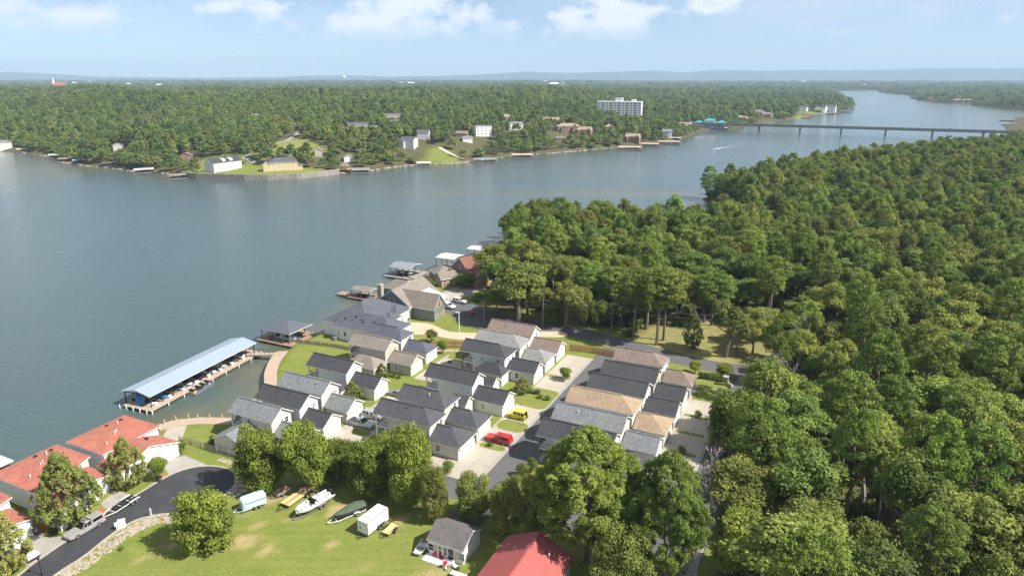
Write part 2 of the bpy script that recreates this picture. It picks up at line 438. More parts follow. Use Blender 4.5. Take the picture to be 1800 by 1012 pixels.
def ground_z(X, Y, full=False):
    X = np.asarray(X, float); Y = np.asarray(Y, float)
    sn = sdf(X, Y, NS); sf = sdf(X, Y, FS)
    hn = -1.8 + 1.8*sst(sn, 0, 2.6) + 3.5*sst(Y, 330, 460)*sst(sn, 6, 60)
    rat = X/np.maximum(Y, 1)
    low = 1 - 0.72*sst(rat, 0.02, 0.22)                       # the bank drops towards the bridge
    roll = np.sin(X*0.0061+1.3)*np.sin(Y*0.0043+0.4)*5 + np.sin(X*0.017+Y*0.011)*2.2
    kn = 1 - 0.0*X
    hf = -1.8 + 3.0*sst(sf, 0, 5) + low*(12*sst(sf, 22, 75) + 15*sst(sf, 80, 380)) + roll*sst(sf, 120, 420)
    hf = hf - 14*low*sst(Y, 1500, 2600)
    wat = np.maximum(np.maximum(sn, sf)*0.30, -3.6) - 1.8
    h = np.where(sn > 0, hn, np.where(sf > 0, hf, wat))
    return h
def gz(x, y): return float(ground_z(np.array([x]), np.array([y]))[0])
def hit(u, v):
    """where the ray through a pixel meets the ground"""
    a = (u - 900) / FPX; b = -(v - 506) / FPX
    d = np.array([a, math.cos(PIT) + b*math.sin(PIT), -math.sin(PIT) + b*math.cos(PIT)])
    t = np.concatenate([np.arange(60, 700, 1.0), np.arange(700, 3000, 3.0), np.arange(3000, 15000, 12.0)])
    X, Y, Z = d[0]*t, d[1]*t, CAMH + d[2]*t
    g = np.maximum(ground_z(X, Y), ZW)
    i = np.argmax(Z < g)
    return Vector((X[i], Y[i], g[i]))
# woods and clearings, as regions of the ground
hood = xy(px([(560,560),(700,470),(846,436),(852,520),(880,545),(1000,558),(1100,588),(1318,648),(1290,720),(1268,800),(1252,860),(1240,930),(1225,1012),(1195,1120),(-700,1120),(-700,700),(300,700)]))
clearing = xy(px([(1098,598),(1120,570),(1165,556),(1240,546),(1330,566),(1376,585),(1384,640),(1300,652),(1180,640)]))
knoll = xy([hit(u, v) for u, v in [(470,268),(478,252),(505,244),(550,246),(566,256),(560,272),(520,278)]])
bankgrass = xy([hit(u, v) for u, v in [(330,306),(345,282),(400,270),(440,276),(470,292),(540,296),(590,300),(560,309),(500,313),(400,313)]])
bank2 = xy([hit(u, v) for u, v in [(735,286),(760,262),(775,258),(815,278),(810,287)]])
point_lawn = xy(px([(1398,207),(1402,199),(1428,196),(1436,201)], 2))
dry_spots = [(430,950,34,14),(470,965,22,10),(450,925,14,6),(425,905,14,5),(500,870,16,8),(545,862,20,8),(600,892,24,8),(588,903,14,5),(700,915,24,8),(790,985,26,12),(760,1005,30,10),(585,958,10,3),(520,912,12,5),
  (530,878,10,4),(470,880,14,5),(770,968,14,5),(300,960,18,7),(250,985,16,6),(640,1000,30,6),(845,960,8,20)]
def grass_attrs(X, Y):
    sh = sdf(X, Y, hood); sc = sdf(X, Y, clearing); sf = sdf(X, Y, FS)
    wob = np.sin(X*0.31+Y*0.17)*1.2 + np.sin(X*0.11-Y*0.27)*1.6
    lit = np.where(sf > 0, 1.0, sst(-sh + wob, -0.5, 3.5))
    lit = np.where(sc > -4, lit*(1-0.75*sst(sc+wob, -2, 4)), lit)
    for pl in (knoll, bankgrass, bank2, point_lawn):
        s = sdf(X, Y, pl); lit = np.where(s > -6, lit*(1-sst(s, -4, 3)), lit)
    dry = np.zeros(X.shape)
    for u, v, ru, rv in dry_spots:
        c = P(u, v); e = abs(P(u+ru, v)[0]-c[0]); f = abs(P(u, v-rv)[1]-c[1])
        q = np.sqrt(((X-c[0])/e)**2 + ((Y-c[1])/f)**2)
        dry = np.maximum(dry, 1-sst(q, 0.25, 1.15))
    s = sdf(X, Y, clearing); dry = np.maximum(dry, 0.48*sst(s, -2, 5))
    s = sdf(X, Y, xy(knoll)); dry = np.maximum(dry, 0.25*sst(s, 2, 12))
    return lit, dry
def grid(x0, x1, y0, y1, st):
    xs = np.arange(x0, x1+st*0.5, st); ys = np.arange(y0, y1+st*0.5, st)
    X, Y = np.meshgrid(xs, ys); return X, Y
gv, gf, gl, gd = [], [], [], []
def add_grid(X, Y, skip=None, drop=0.0):
    Z = ground_z(X, Y) - drop
    ny, nx = X.shape
    o = sum(len(a) for a in gv)
    gv.append(np.stack([X.ravel(), Y.ravel(), Z.ravel()], 1))
    l, d = grass_attrs(X.ravel(), Y.ravel()); gl.append(l); gd.append(d)
    i = np.arange(ny*nx).reshape(ny, nx)
    q = np.stack([i[:-1,:-1], i[:-1,1:], i[1:,1:], i[1:,:-1]], -1).reshape(-1, 4)
    zc = Z.ravel()[q].max(1)
    cxs = X.ravel()[q].mean(1); cys = Y.ravel()[q].mean(1)
    keep = zc > -4.5
    if skip: keep &= ~((cxs > skip[0]) & (cxs < skip[1]) & (cys > skip[2]) & (cys < skip[3]))
    gf.append(q[keep] + o)
add_grid(*grid(-170, 130, 40, 330, 1.6))
add_grid(*grid(-1100, 1300, -100, 1300, 10), skip=(-165, 125, 45, 325), drop=0.02)
add_grid(*grid(-3600, 5200, 1290, 5200, 60), drop=0.1)
add_grid(*grid(-19000, 19000, 5150, 18900, 350), drop=0.3)
add_grid(*grid(-3600, -1090, 500, 1300, 60), drop=0.1)
add_grid(*grid(1290, 5200, -100, 1300, 60), drop=0.1)
V = np.concatenate(gv); F = np.concatenate(gf)
def np_mesh(name, V, F, mats, attrs=(), smooth=False):
    me = bpy.data.meshes.new(name)
    k = F.shape[1]
    me.vertices.add(len(V)); me.vertices.foreach_set('co', V.astype(np.float32).ravel())
    me.loops.add(F.size); me.loops.foreach_set('vertex_index', F.astype(np.int32).ravel())
    me.polygons.add(len(F)); me.polygons.foreach_set('loop_start', np.arange(0, F.size, k, dtype=np.int32))
    for m in (mats if isinstance(mats, (list, tuple)) else [mats]): me.materials.append(m)
    me.update(calc_edges=True)
    if smooth: me.polygons.foreach_set('use_smooth', np.ones(len(F), bool))
    for an, dom, dat in attrs:
        a = me.attributes.new(an, 'FLOAT', dom); a.data.foreach_set('value', dat.astype(np.float32))
    return me
def groundmat():
    m, t, b = newmat('lawn_and_forest_floor')
    v = t.nodes.new('ShaderNodeTexCoord').outputs['Object']
    lit = t.nodes.new('ShaderNodeAttribute'); lit.attribute_name = 'litter'
    dry = t.nodes.new('ShaderNodeAttribute'); dry.attribute_name = 'dry'
    big = noise(t, v, 0.06, 6, 0.65, 0.4); mid = noise(t, v, 0.42, 8, 0.72, 0.5); fin = noise(t, v, 3.2, 6, 0.8)
    def mix(a, b_, f):
        n = t.nodes.new('ShaderNodeMix'); n.data_type = 'RGBA'
        for k, c in (('A', a), ('B', b_)):
            if hasattr(c, 'links'): t.links.new(c, n.inputs[k])
            else: n.inputs[k].default_value = (*c, 1)
        t.links.new(f, n.inputs['Factor']); return n.outputs['Result']
    g = mix((0.125,0.165,0.030), (0.225,0.245,0.052), ramp(t, mid, [(0.3,0.0),(0.7,1.0)]))
    g = mix(g, (0.215,0.205,0.060), ramp(t, big, [(0.42,0.0),(0.68,0.75)]))
    g = mix(g, (0.085,0.125,0.022), ramp(t, fin, [(0.36,0.8),(0.56,0.0)]))
    smp = t.nodes.new('ShaderNodeMapping'); smp.inputs['Rotation'].default_value = (0, 0, -0.35); smp.inputs['Scale'].default_value = (0.05, 0.9, 1); t.links.new(v, smp.inputs['Vector'])
    g = mix(g, (0.245,0.250,0.075), ramp(t, noise(t, smp.outputs[0], 1.0, 4, 0.6, 0.6), [(0.48,0.0),(0.66,0.30)]))
    dfac = mth('MULTIPLY', dry.outputs['Fac'], ramp(t, mth('ADD', mth('MULTIPLY', mid, 0.6, tree=t), mth('MULTIPLY', fin, 0.4, tree=t), tree=t), [(0.34,0.15),(0.56,1.0)]), tree=t)
    g = mix(g, mix((0.36,0.26,0.135), (0.48,0.37,0.21), fin), dfac)
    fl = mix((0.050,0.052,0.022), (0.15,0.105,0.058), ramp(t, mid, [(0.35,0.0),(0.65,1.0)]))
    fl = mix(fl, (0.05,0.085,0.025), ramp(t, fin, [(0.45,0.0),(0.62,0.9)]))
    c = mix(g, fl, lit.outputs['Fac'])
    t.links.new(c, b.inputs['Base Color'])
    b.inputs['Roughness'].default_value = 0.95; b.inputs['Specular IOR Level'].default_value = 0.15
    bp = t.nodes.new('ShaderNodeBump'); bp.inputs['Distance'].default_value = 0.12; bp.inputs['Strength'].default_value = 0.6
    t.links.new(fin, bp.inputs['Height']); t.links.new(bp.outputs[0], b.inputs['Normal'])
    return m
M['ground'] = groundmat()
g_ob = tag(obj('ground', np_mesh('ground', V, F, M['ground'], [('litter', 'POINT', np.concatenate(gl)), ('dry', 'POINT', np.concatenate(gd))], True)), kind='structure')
# ------------------------------------------------------------------ water
def watermat():
    m, t, b = newmat('lake_water')
    v = t.nodes.new('ShaderNodeTexCoord').outputs['Object']
    sh = t.nodes.new('ShaderNodeAttribute'); sh.attribute_name = 'shallow'
    mx = t.nodes.new('ShaderNodeMix'); mx.data_type = 'RGBA'
    mx.inputs['A'].default_value = (0.058,0.090,0.090,1); mx.inputs['B'].default_value = (0.120,0.112,0.055,1)
    t.links.new(mth('MULTIPLY', sh.outputs['Fac'], ramp(t, noise(t, v, 0.12, 4, 0.6), [(0.25,0.45),(0.7,1.0)]), tree=t), mx.inputs['Factor'])
    t.links.new(mx.outputs['Result'], b.inputs['Base Color'])
    b.inputs['Roughness'].default_value = 0.10; b.inputs['IOR'].default_value = 1.33; b.inputs['Specular IOR Level'].default_value = 0.5
    mp = t.nodes.new('ShaderNodeMapping'); mp.inputs['Scale'].default_value = (1, 1.7, 1); mp.inputs['Rotation'].default_value = (0, 0, 0.6)
    t.links.new(v, mp.inputs['Vector'])
    rip = noise(t, mp.outputs[0], 0.85, 3, 0.6, 0.3); swl = noise(t, mp.outputs[0], 0.22, 3, 0.6)
    gust = ramp(t, noise(t, v, 0.006, 4, 0.6, 0.5), [(0.3,0.75),(0.7,1.15)])
    h = mth('MULTIPLY', mth('ADD', mth('MULTIPLY', rip, 0.20, tree=t), mth('MULTIPLY', swl, 0.45, tree=t), tree=t), gust, tree=t)
    bp = t.nodes.new('ShaderNodeBump'); bp.inputs['Distance'].default_value = 1.0; bp.inputs['Strength'].default_value = 0.55
    t.links.new(h, bp.inputs['Height']); t.links.new(bp.outputs[0], b.inputs['Normal'])
    return m
M['water'] = watermat()
wv, wf, ws = [], [], []
def add_water(X, Y, skip=None):
    ny, nx = X.shape; o = sum(len(a) for a in wv)
    wv.append(np.stack([X.ravel(), Y.ravel(), np.full(X.size, ZW)], 1))
    s = np.maximum(sdf(X.ravel(), Y.ravel(), NS), sdf(X.ravel(), Y.ravel(), FS)); ws.append(1 - sst(-s, 1, 15))
    i = np.arange(ny*nx).reshape(ny, nx); q = np.stack([i[:-1,:-1], i[:-1,1:], i[1:,1:], i[1:,:-1]], -1).reshape(-1, 4)
    cxs = X.ravel()[q].mean(1); cys = Y.ravel()[q].mean(1)
    keep = np.ones(len(q), bool)
    if skip: keep = ~((cxs > skip[0]) & (cxs < skip[1]) & (cys > skip[2]) & (cys < skip[3]))
    wf.append(q[keep] + o)
add_water(*grid(-160, 160, 60, 420, 4))
add_water(*grid(-19840, 19840, -19560, 19920, 320), skip=(-320.5, 320.5, -40.5, 600.5))
add_water(*grid(-320, 320, -40, 600, 40), skip=(-161, 161, 39, 441))
# ring between the fine patch and the coarse sheet
for x0, x1, y0, y1 in ((-160,160,40,60), (-160,160,420,440)): add_water(*[np.array(a, float) for a in ([[x0,x1],[x0,x1]], [[y0,y0],[y1,y1]])])
wat = tag(obj('water', np_mesh('water', np.concatenate(wv), np.concatenate(wf), M['water'], [('shallow', 'POINT', np.concatenate(ws))])), kind='structure')
# ------------------------------------------------------------------ distant hills
prof = [(-900,131),(-300,130),(0,129),(50,131),(95,126.5),(135,129),(175,132),(240,135),(400,137),(520,136),(560,134),(650,133),(700,135),(780,134),(850,131.5),(920,127),(1000,129),(1060,127),(1130,125),(1180,128),
  (1230,123.5),(1300,125.5),(1380,123.5),(1430,124.5),(1500,123),(1570,121),(1650,121.5),(1720,120.5),(1800,119.5),(2200,121),(2900,126)]
M['hill'] = mat('wooded_hillside', (0.035,0.055,0.026), 0.95, 0.35, 0.004, 0.3, 0.03)
hx = np.linspace(prof[0][0], prof[-1][0], 420)
hv = np.interp(hx, [p[0] for p in prof], [p[1] for p in prof])
rr = np.random.default_rng(3)
rows = []
for yy, k in ((12600, -0.02), (13300, 0.35), (14100, 0.72), (15000, 1.0), (16200, 0.8), (18000, 0.0)):
    r_ = []
    wig = np.convolve(rr.normal(0, 1, len(hx)+20), np.ones(9)/9, 'same')[:len(hx)]
    for u, v, wg in zip(hx, hv, wig):
        ang = math.atan((506-v)/FPX) - PIT
        top = CAMH + 15000*math.tan(ang)/math.cos(PIT)*1.0
        z = max(top, 20)*k + (wg*14 if 0 < k < 1 else wg*3 if k == 1 else -6)
        r_.append(((u-900)/FPX*15000*math.cos(0.0)*1.045, yy, z))
    rows.append(r_)
nx = len(hx)
hb = MB(); hb.add([p for r_ in rows for p in r_], [(k*nx+i, k*nx+i+1, (k+1)*nx+i+1, (k+1)*nx+i) for k in range(len(rows)-1) for i in range(nx-1)])
struct('hills', hb, M['hill']).data.polygons.foreach_set('use_smooth', [True]*((len(rows)-1)*(nx-1)))
# ------------------------------------------------------------------ haze: one box of pale air round everything
def hazemat():
    m = bpy.data.materials.new('pale_haze'); m.use_nodes = True; t = m.node_tree; t.nodes.clear()
    o = t.nodes.new('ShaderNodeOutputMaterial'); p = t.nodes.new('ShaderNodeVolumePrincipled')
    p.inputs['Color'].default_value = (0.56, 0.76, 1.0, 1); p.inputs['Density'].default_value = HAZE_DENSITY; p.inputs['Anisotropy'].default_value = 0.0
    t.links.new(p.outputs[0], o.inputs['Volume']); return m
hz = MB(); hz.box(-21000, 21000, -20500, 21000, -12, 420)
HZ = tag(hz.build('haze', hazemat()), kind='stuff')
# ------------------------------------------------------------------ roads, drives, paths
def sheet(name, pts, m, z): b = MB(); b.sheet([(p[0], p[1]) for p in pts], z); return struct(name, b, m)
def kerb(name, pts, m, wd=0.35, h=0.13, z=0.0):
    l, r = ribbon_edges(pts, wd); b = MB(); n = len(l)
    b.loft([[(l[i].x,l[i].y,z),(l[i].x,l[i].y,z+h),(r[i].x,r[i].y,z+h),(r[i].x,r[i].y,z)] for i in range(n)]); return struct(name, b, m)
left_edge = [(-40,1062),(34,1010),(56.7,991.5),(105.8,957.5),(120,948),(185,900.5),(234,873),(296,836),(336,822),(370,819),(398,823),(415,833),(417,846),(404,862),(384,878),(352,893),(321,902),(290,903.5),(265,907),(234,917),(197,939),(148,977.5),(95.6,1012),(40,1062)]
le = smooth_poly(px(left_edge), 4, False)
sheet('road', le, M['asphalt'], 0.03)
kerb('kerb', le, M['concrete'])
def rect(a0, a1, b0, b1): return [W(a0,b0), W(a1,b0), W(a1,b1), W(a0,b1)]
def rounded(a0, a1, b0, b1, r, k=5):
    o = []
    for cx_, cy_, t0 in ((a1-r,b0+r,-90),(a1-r,b1-r,0),(a0+r,b1-r,90),(a0+r,b0+r,180)):
        for i in range(k+1):
            t = R(t0+90*i/k); o.append(W(cx_+r*math.cos(t), cy_+r*math.sin(t)))
    return o
sheet('driveway', px([(305,806),(325,800),(367,818),(336,821.5),(297,835),(286,815)]), M['grey_conc'], 0.022)
sheet('driveway', px([(178,884),(205,860),(232,871.5),(186,899)]), M['grey_conc'], 0.022)
sheet('driveway', px([(40,955),(52,938),(71,934),(121,946),(106,956),(50,994),(20,985)]), M['grey_conc'], 0.022)
sheet('patio_slab', px([(296,749),(329,746),(318,777),(285,770)]), M['concrete'], 0.022)
# lakefront walks
def boards(name, pts, z, wd, m, th=0.25):
    l, r = ribbon_edges(pts, wd); b = MB(); b.prism([(p.x,p.y) for p in l] + [(p.x,p.y) for p in r[::-1]], z-th, z); return struct(name, b, m)
boards('boardwalk', smooth_poly([W(-125.2,32.8), W(-122.5,27.5), W(-118.2,21.5), W(-113.2,16.2), W(-110.4,10.8), W(-108.2,6), W(-107.8,2)], 4, False), 0.14, 2.9, M['planks'])
boards('boardwalk', [W(-118.6,-9.2), W(-117.2,-6.2), W(-113.6,-3.4), W(-107.2,-0.6)], 0.12, 2.9, M['planks'])
# estate lanes
sheet('lane', rect(-50.8, -44.6, -9, 72), M['asphalt2'], 0.010)
sheet('lane', rect(-76, -50.8, -4.4, 1.2), M['asphalt2'], 0.010)
sheet('lane', rect(-16.9, -11.2, -4, 73), M['asphalt2'], 0.010)
sheet('lane', rect(-50.8, -16.9, -4, 1.5), M['asphalt2'], 0.014)
sheet('court', rect(-85.2, -77.4, -8, 49.4), M['concrete'], 0.008)
sheet('lane', rect(-83.5, -77.8, -9, -4.4), M['asphalt2'], 0.016)
sheet('driveway', rect(-57.6, -50.8, 1.2, 63), M['concrete'], 0.012)
sheet('driveway', rect(-24.2, -16.9, 11.5, 58.5), M['concrete'], 0.012)
sheet('gutter', rect(-51.1, -50.5, -4.4, 63), M['grey_conc'], 0.018)
sheet('gutter', rect(-17.2, -16.6, 1.5, 58.5), M['grey_conc'], 0.022)
sheet('footpath', rect(-62.5, -57.6, 1.0, 6.4), M['concrete'], 0.006)
grassbits = [rounded(-82.5,-78.2,6.3,8.1,.8), rounded(-84.6,-77.3,13.9,18.8,1.4), rounded(-85.6,-77.0,25.6,33.6,.8), rounded(-84.5,-79.0,47.5,52.5,.5), rounded(-56.6,-51.3,12.7,14.6,.9), rounded(-57.2,-50.9,20.6,25.0,1.8),
  rounded(-57.9,-50.9,31.8,41.6,1.6), rounded(-57.2,-51.6,48.5,49.7,.5)] + [rounded(-23.4,-17.8,b-.55,b+.55,.5) for b in (19.3,27.0,35.2,43.0)] + [rounded(-23.6,-17.2,51,58,.4)]
gmb = MB()
for i, p in enumerate(grassbits): gmb.sheet([(q[0], q[1]) for q in p], 0.03)
gm_ = gmb.build('lawn', M['ground']); tag(gm_, kind='structure')
for an in ('litter', 'dry'): gm_.data.attributes.new(an, 'FLOAT', 'POINT')
# public road, private drives
def road(name, pts, wd, m, z):
    l, r = ribbon_edges(smooth_poly(pts, 5, False), wd); return sheet(name, l + r[::-1], m, z)
road('road', px([(770,534),(800,545),(850,557),(920,568),(1000,581),(1090,603),(1180,627),(1240,641),(1300,650),(1360,654),(1440,640)]), 7.0, M['asphalt2'], 0.004)
road('road', px([(1340,648),(1376,622),(1366,598),(1320,578),(1250,560),(1190,546),(1140,535)]), 5.0, M['asphalt2'], 0.0055)
sheet('parking_area', smooth_poly(px([(782,536),(800,528),(840,536),(870,552),(900,572),(860,581),(820,572),(800,560)]), 4), M['asphalt2'], 0.007)
road('driveway', px([(845,560),(815,545),(795,530),(800,512),(840,500)]), 7.0, M['grey_conc'], 0.0065)
sheet('forecourt', px([(776,520),(800,508),(838,489),(862,498),(840,515),(800,526)]), M['concrete'], 0.009)
sheet('driveway', smooth_poly(px([(718,568),(740,567),(760,570),(785,581),(810,584),(860,585),(930,583),(990,583),(990,592),(930,592),(860,597),(800,596),(765,590),(740,588),(722,586)]), 4), M['tan_conc'], 0.012)
for q in ([(875,508),(940,520),(1010,535)], [(930,505),(985,520)]): road('path', px(q), 3.0, M['grey_conc'], 0.006)
sheet('mulch_bed', px([(60,915),(80,922),(98,936),(80,942),(64,930)]), M['mulch'], 0.03)
sheet('mulch_bed', px([(168,896),(186,892),(190,901),(176,910)]), M['mulch'], 0.03)
sheet('mulch_bed', px([(276,838),(290,832),(294,836),(280,843)]), M['mulch'], 0.034)
# ------------------------------------------------------------------ houses
def roof_mb(x0, x1, y0, y1, ze, rise, kind, th=0.18, axis='x'):
    """gable / hip roof over a rectangle, outline at the eaves. kind: g, hr, hl, h, p. Slot 0 shingles, slot 1 trim"""
    mb = MB()
    sw = axis == 'y'
    if sw: x0, x1, y0, y1 = y0, y1, x0, x1
    hw = (y1-y0)/2; ym = (y0+y1)/2
    rl = x0 + (hw if kind in ('h', 'hl', 'p') else 0); rr_ = x1 - (hw if kind in ('h', 'hr', 'p') else 0)
    if rl > rr_: rl = rr_ = (rl+rr_)/2
    T = [(x0,y0,ze),(x1,y0,ze),(x1,y1,ze),(x0,y1,ze),(rl,ym,ze+rise),(rr_,ym,ze+rise)]
    B = [(p[0],p[1],p[2]-th) for p in T]
    vs = T + B
    if sw: vs = [(p[1],p[0],p[2]) for p in vs]
    top = [(0,1,5,4),(2,3,4,5)]
    if kind in ('h','hr','p'): top.append((1,2,5))
    if kind in ('h','hl','p'): top.append((3,0,4))
    rim = [(0,6,7,1),(2,8,9,3)]
    rim += [(1,7,8,2)] if kind in ('h','hr','p') else [(1,7,11,5),(5,11,8,2)]
    rim += [(3,9,6,0)] if kind in ('h','hl','p') else [(3,9,10,4),(4,10,6,0)]
    bot = [tuple(i+6 for i in f[::-1]) for f in top]
    if sw:
        top = [f[::-1] for f in top]; rim = [f[::-1] for f in rim]; bot = [f[::-1] for f in bot]
    mb.add(vs, top, 0); o = len(mb.v)
    mb.add(vs, rim, 1); mb.add(vs, bot, 1)
    # ridge cap
    return mb, (rl, rr_, ym)
def walls_mb(x0, x1, y0, y1, ze, rise, kind, ov=0.4, axis='x', z0=-0.3, mb=None, porch=0.0, hw_full=None):
    """box walls plus gable triangles under the roof of roof_mb"""
    mb = mb or MB()
    sw = axis == 'y'
    if sw: x0, x1, y0, y1 = y0, y1, x0, x1
    a0, a1, b0, b1 = x0+ov+porch, x1-ov, y0+ov, y1-ov
    hw = (y1-y0)/2; ym = (y0+y1)/2
    e = ze - 0.16 + ov*rise/hw; ap = ze - 0.20 + rise
    if kind in ('h', 'p'):
        pts = [[(a,b0,z0),(a,b1,z0),(a,b1,e-.02),(a,b0,e-.02)] for a in (a0, a1)]
        vs = pts[0]+pts[1]; fs = [(0,4,5,1),(1,5,6,2),(2,6,7,3),(3,7,4,0),(3,2,1,0)[::1],(4,7,6,5)]
        fs = [(0,3,2,1),(4,5,6,7),(0,4,7,3),(1,2,6,5)]
    else:
        L0 = kind in ('g', 'hr'); R0 = kind in ('g', 'hl')
        vs = [(a0,b0,z0),(a0,b1,z0),(a0,b1,e-.02),(a0,ym,ap if L0 else e-.02),(a0,b0,e-.02),
              (a1,b0,z0),(a1,b1,z0),(a1,b1,e-.02),(a1,ym,ap if R0 else e-.02),(a1,b0,e-.02)]
        fs = [(0,4,3,2,1),(5,6,7,8,9),(0,5,9,4),(1,2,7,6)]
    if sw: vs = [(p[1],p[0],p[2]) for p in vs]; fs = [f[::-1] for f in fs]
    mb.add(vs, fs, 0)
    return mb
WIN = {}
def window_meshes(wd, ht, fr=None):
    k = (round(wd,2), round(ht,2), (fr or M['trim']).name)
    if k not in WIN:
        f = MB(); t = 0.10
        f.box(-wd/2-t, wd/2+t, -0.06, 0.05, -ht/2-t, -ht/2); f.box(-wd/2-t, wd/2+t, -0.06, 0.05, ht/2, ht/2+t)
        f.box(-wd/2-t, -wd/2, -0.06, 0.05, -ht/2, ht/2); f.box(wd/2, wd/2+t, -0.06, 0.05, -ht/2, ht/2)
        f.box(-wd/2, wd/2, -0.04, 0.03, -0.03, 0.03)
        p = MB(); p.box(-wd/2, wd/2, -0.03, 0.0, -ht/2, ht/2)
        WIN[k] = (f.mesh('window', fr or M['trim']), p.mesh('pane', M['glass']))
    return WIN[k]
FACE = {'-y': R(180), '+y': 0.0, '-x': R(90), '+x': R(-90)}
def window(root, x, y, z, face, wd=0.9, ht=1.3, fr=None):
    """window in a wall facing -y, +y, -x or +x of the house's own axes"""
    f, p = window_meshes(wd, ht, fr)
    o = obj('window', f, root, (x, y, z), FACE[face]); obj('pane', p, o)
    return o
DOORS = {}
def garage_door(root, x, y, face='+x', wd=4.9, ht=2.2, m='trim'):
    k = (wd, ht, m)
    if k not in DOORS:
        d = MB(); n = 4
        for i in range(n):
            z0 = ht*i/n + 0.015; z1 = ht*(i+1)/n - 0.015
            d.box(-wd/2, wd/2, -0.08, 0.02, z0, z1)
            for j in range(4): d.box(-wd/2+wd*j/4+.12, -wd/2+wd*(j+1)/4-.12, 0.02, 0.035, z0+.1, z1-.1)
        d.box(-wd/2-.1, -wd/2, -0.08, 0.06, 0, ht+.1); d.box(wd/2, wd/2+.1, -0.08, 0.06, 0, ht+.1); d.box(-wd/2, wd/2, -0.08, 0.06, ht, ht+.1)
        DOORS[k] = d.mesh('garage_door', M[m])
    return obj('garage_door', DOORS[k], root, (x, y, 0.02), FACE[face])
def vent_mesh():
    if 'vent' not in DOORS:
        b = MB(); b.box(-.2,.2,-.2,.2,-.25,.14); b.box(-.27,.27,-.27,.27,.14,.2); DOORS['vent'] = b.mesh('roof_vent', M['dark'])
        c = MB(); c.tube((0,0,-.3),(0,0,.5),.07,n=8); c.tube((0,0,.5),(0,0,.56),.12,n=8); DOORS['pipe'] = c.mesh('vent_pipe', M['trim'])
        d = MB(); d.tube((0,0,-.3),(0,0,.35),.08,n=8); DOORS['dpipe'] = d.mesh('vent_pipe', M['dark'])
    return DOORS
def roof_z(blk, x, y):
    x0, x1, y0, y1, ze, rise = blk[:6]; hw = (y1-y0)/2
    return ze + rise*(1-abs(y-(y0+y1)/2)/hw)
HOUSES = []
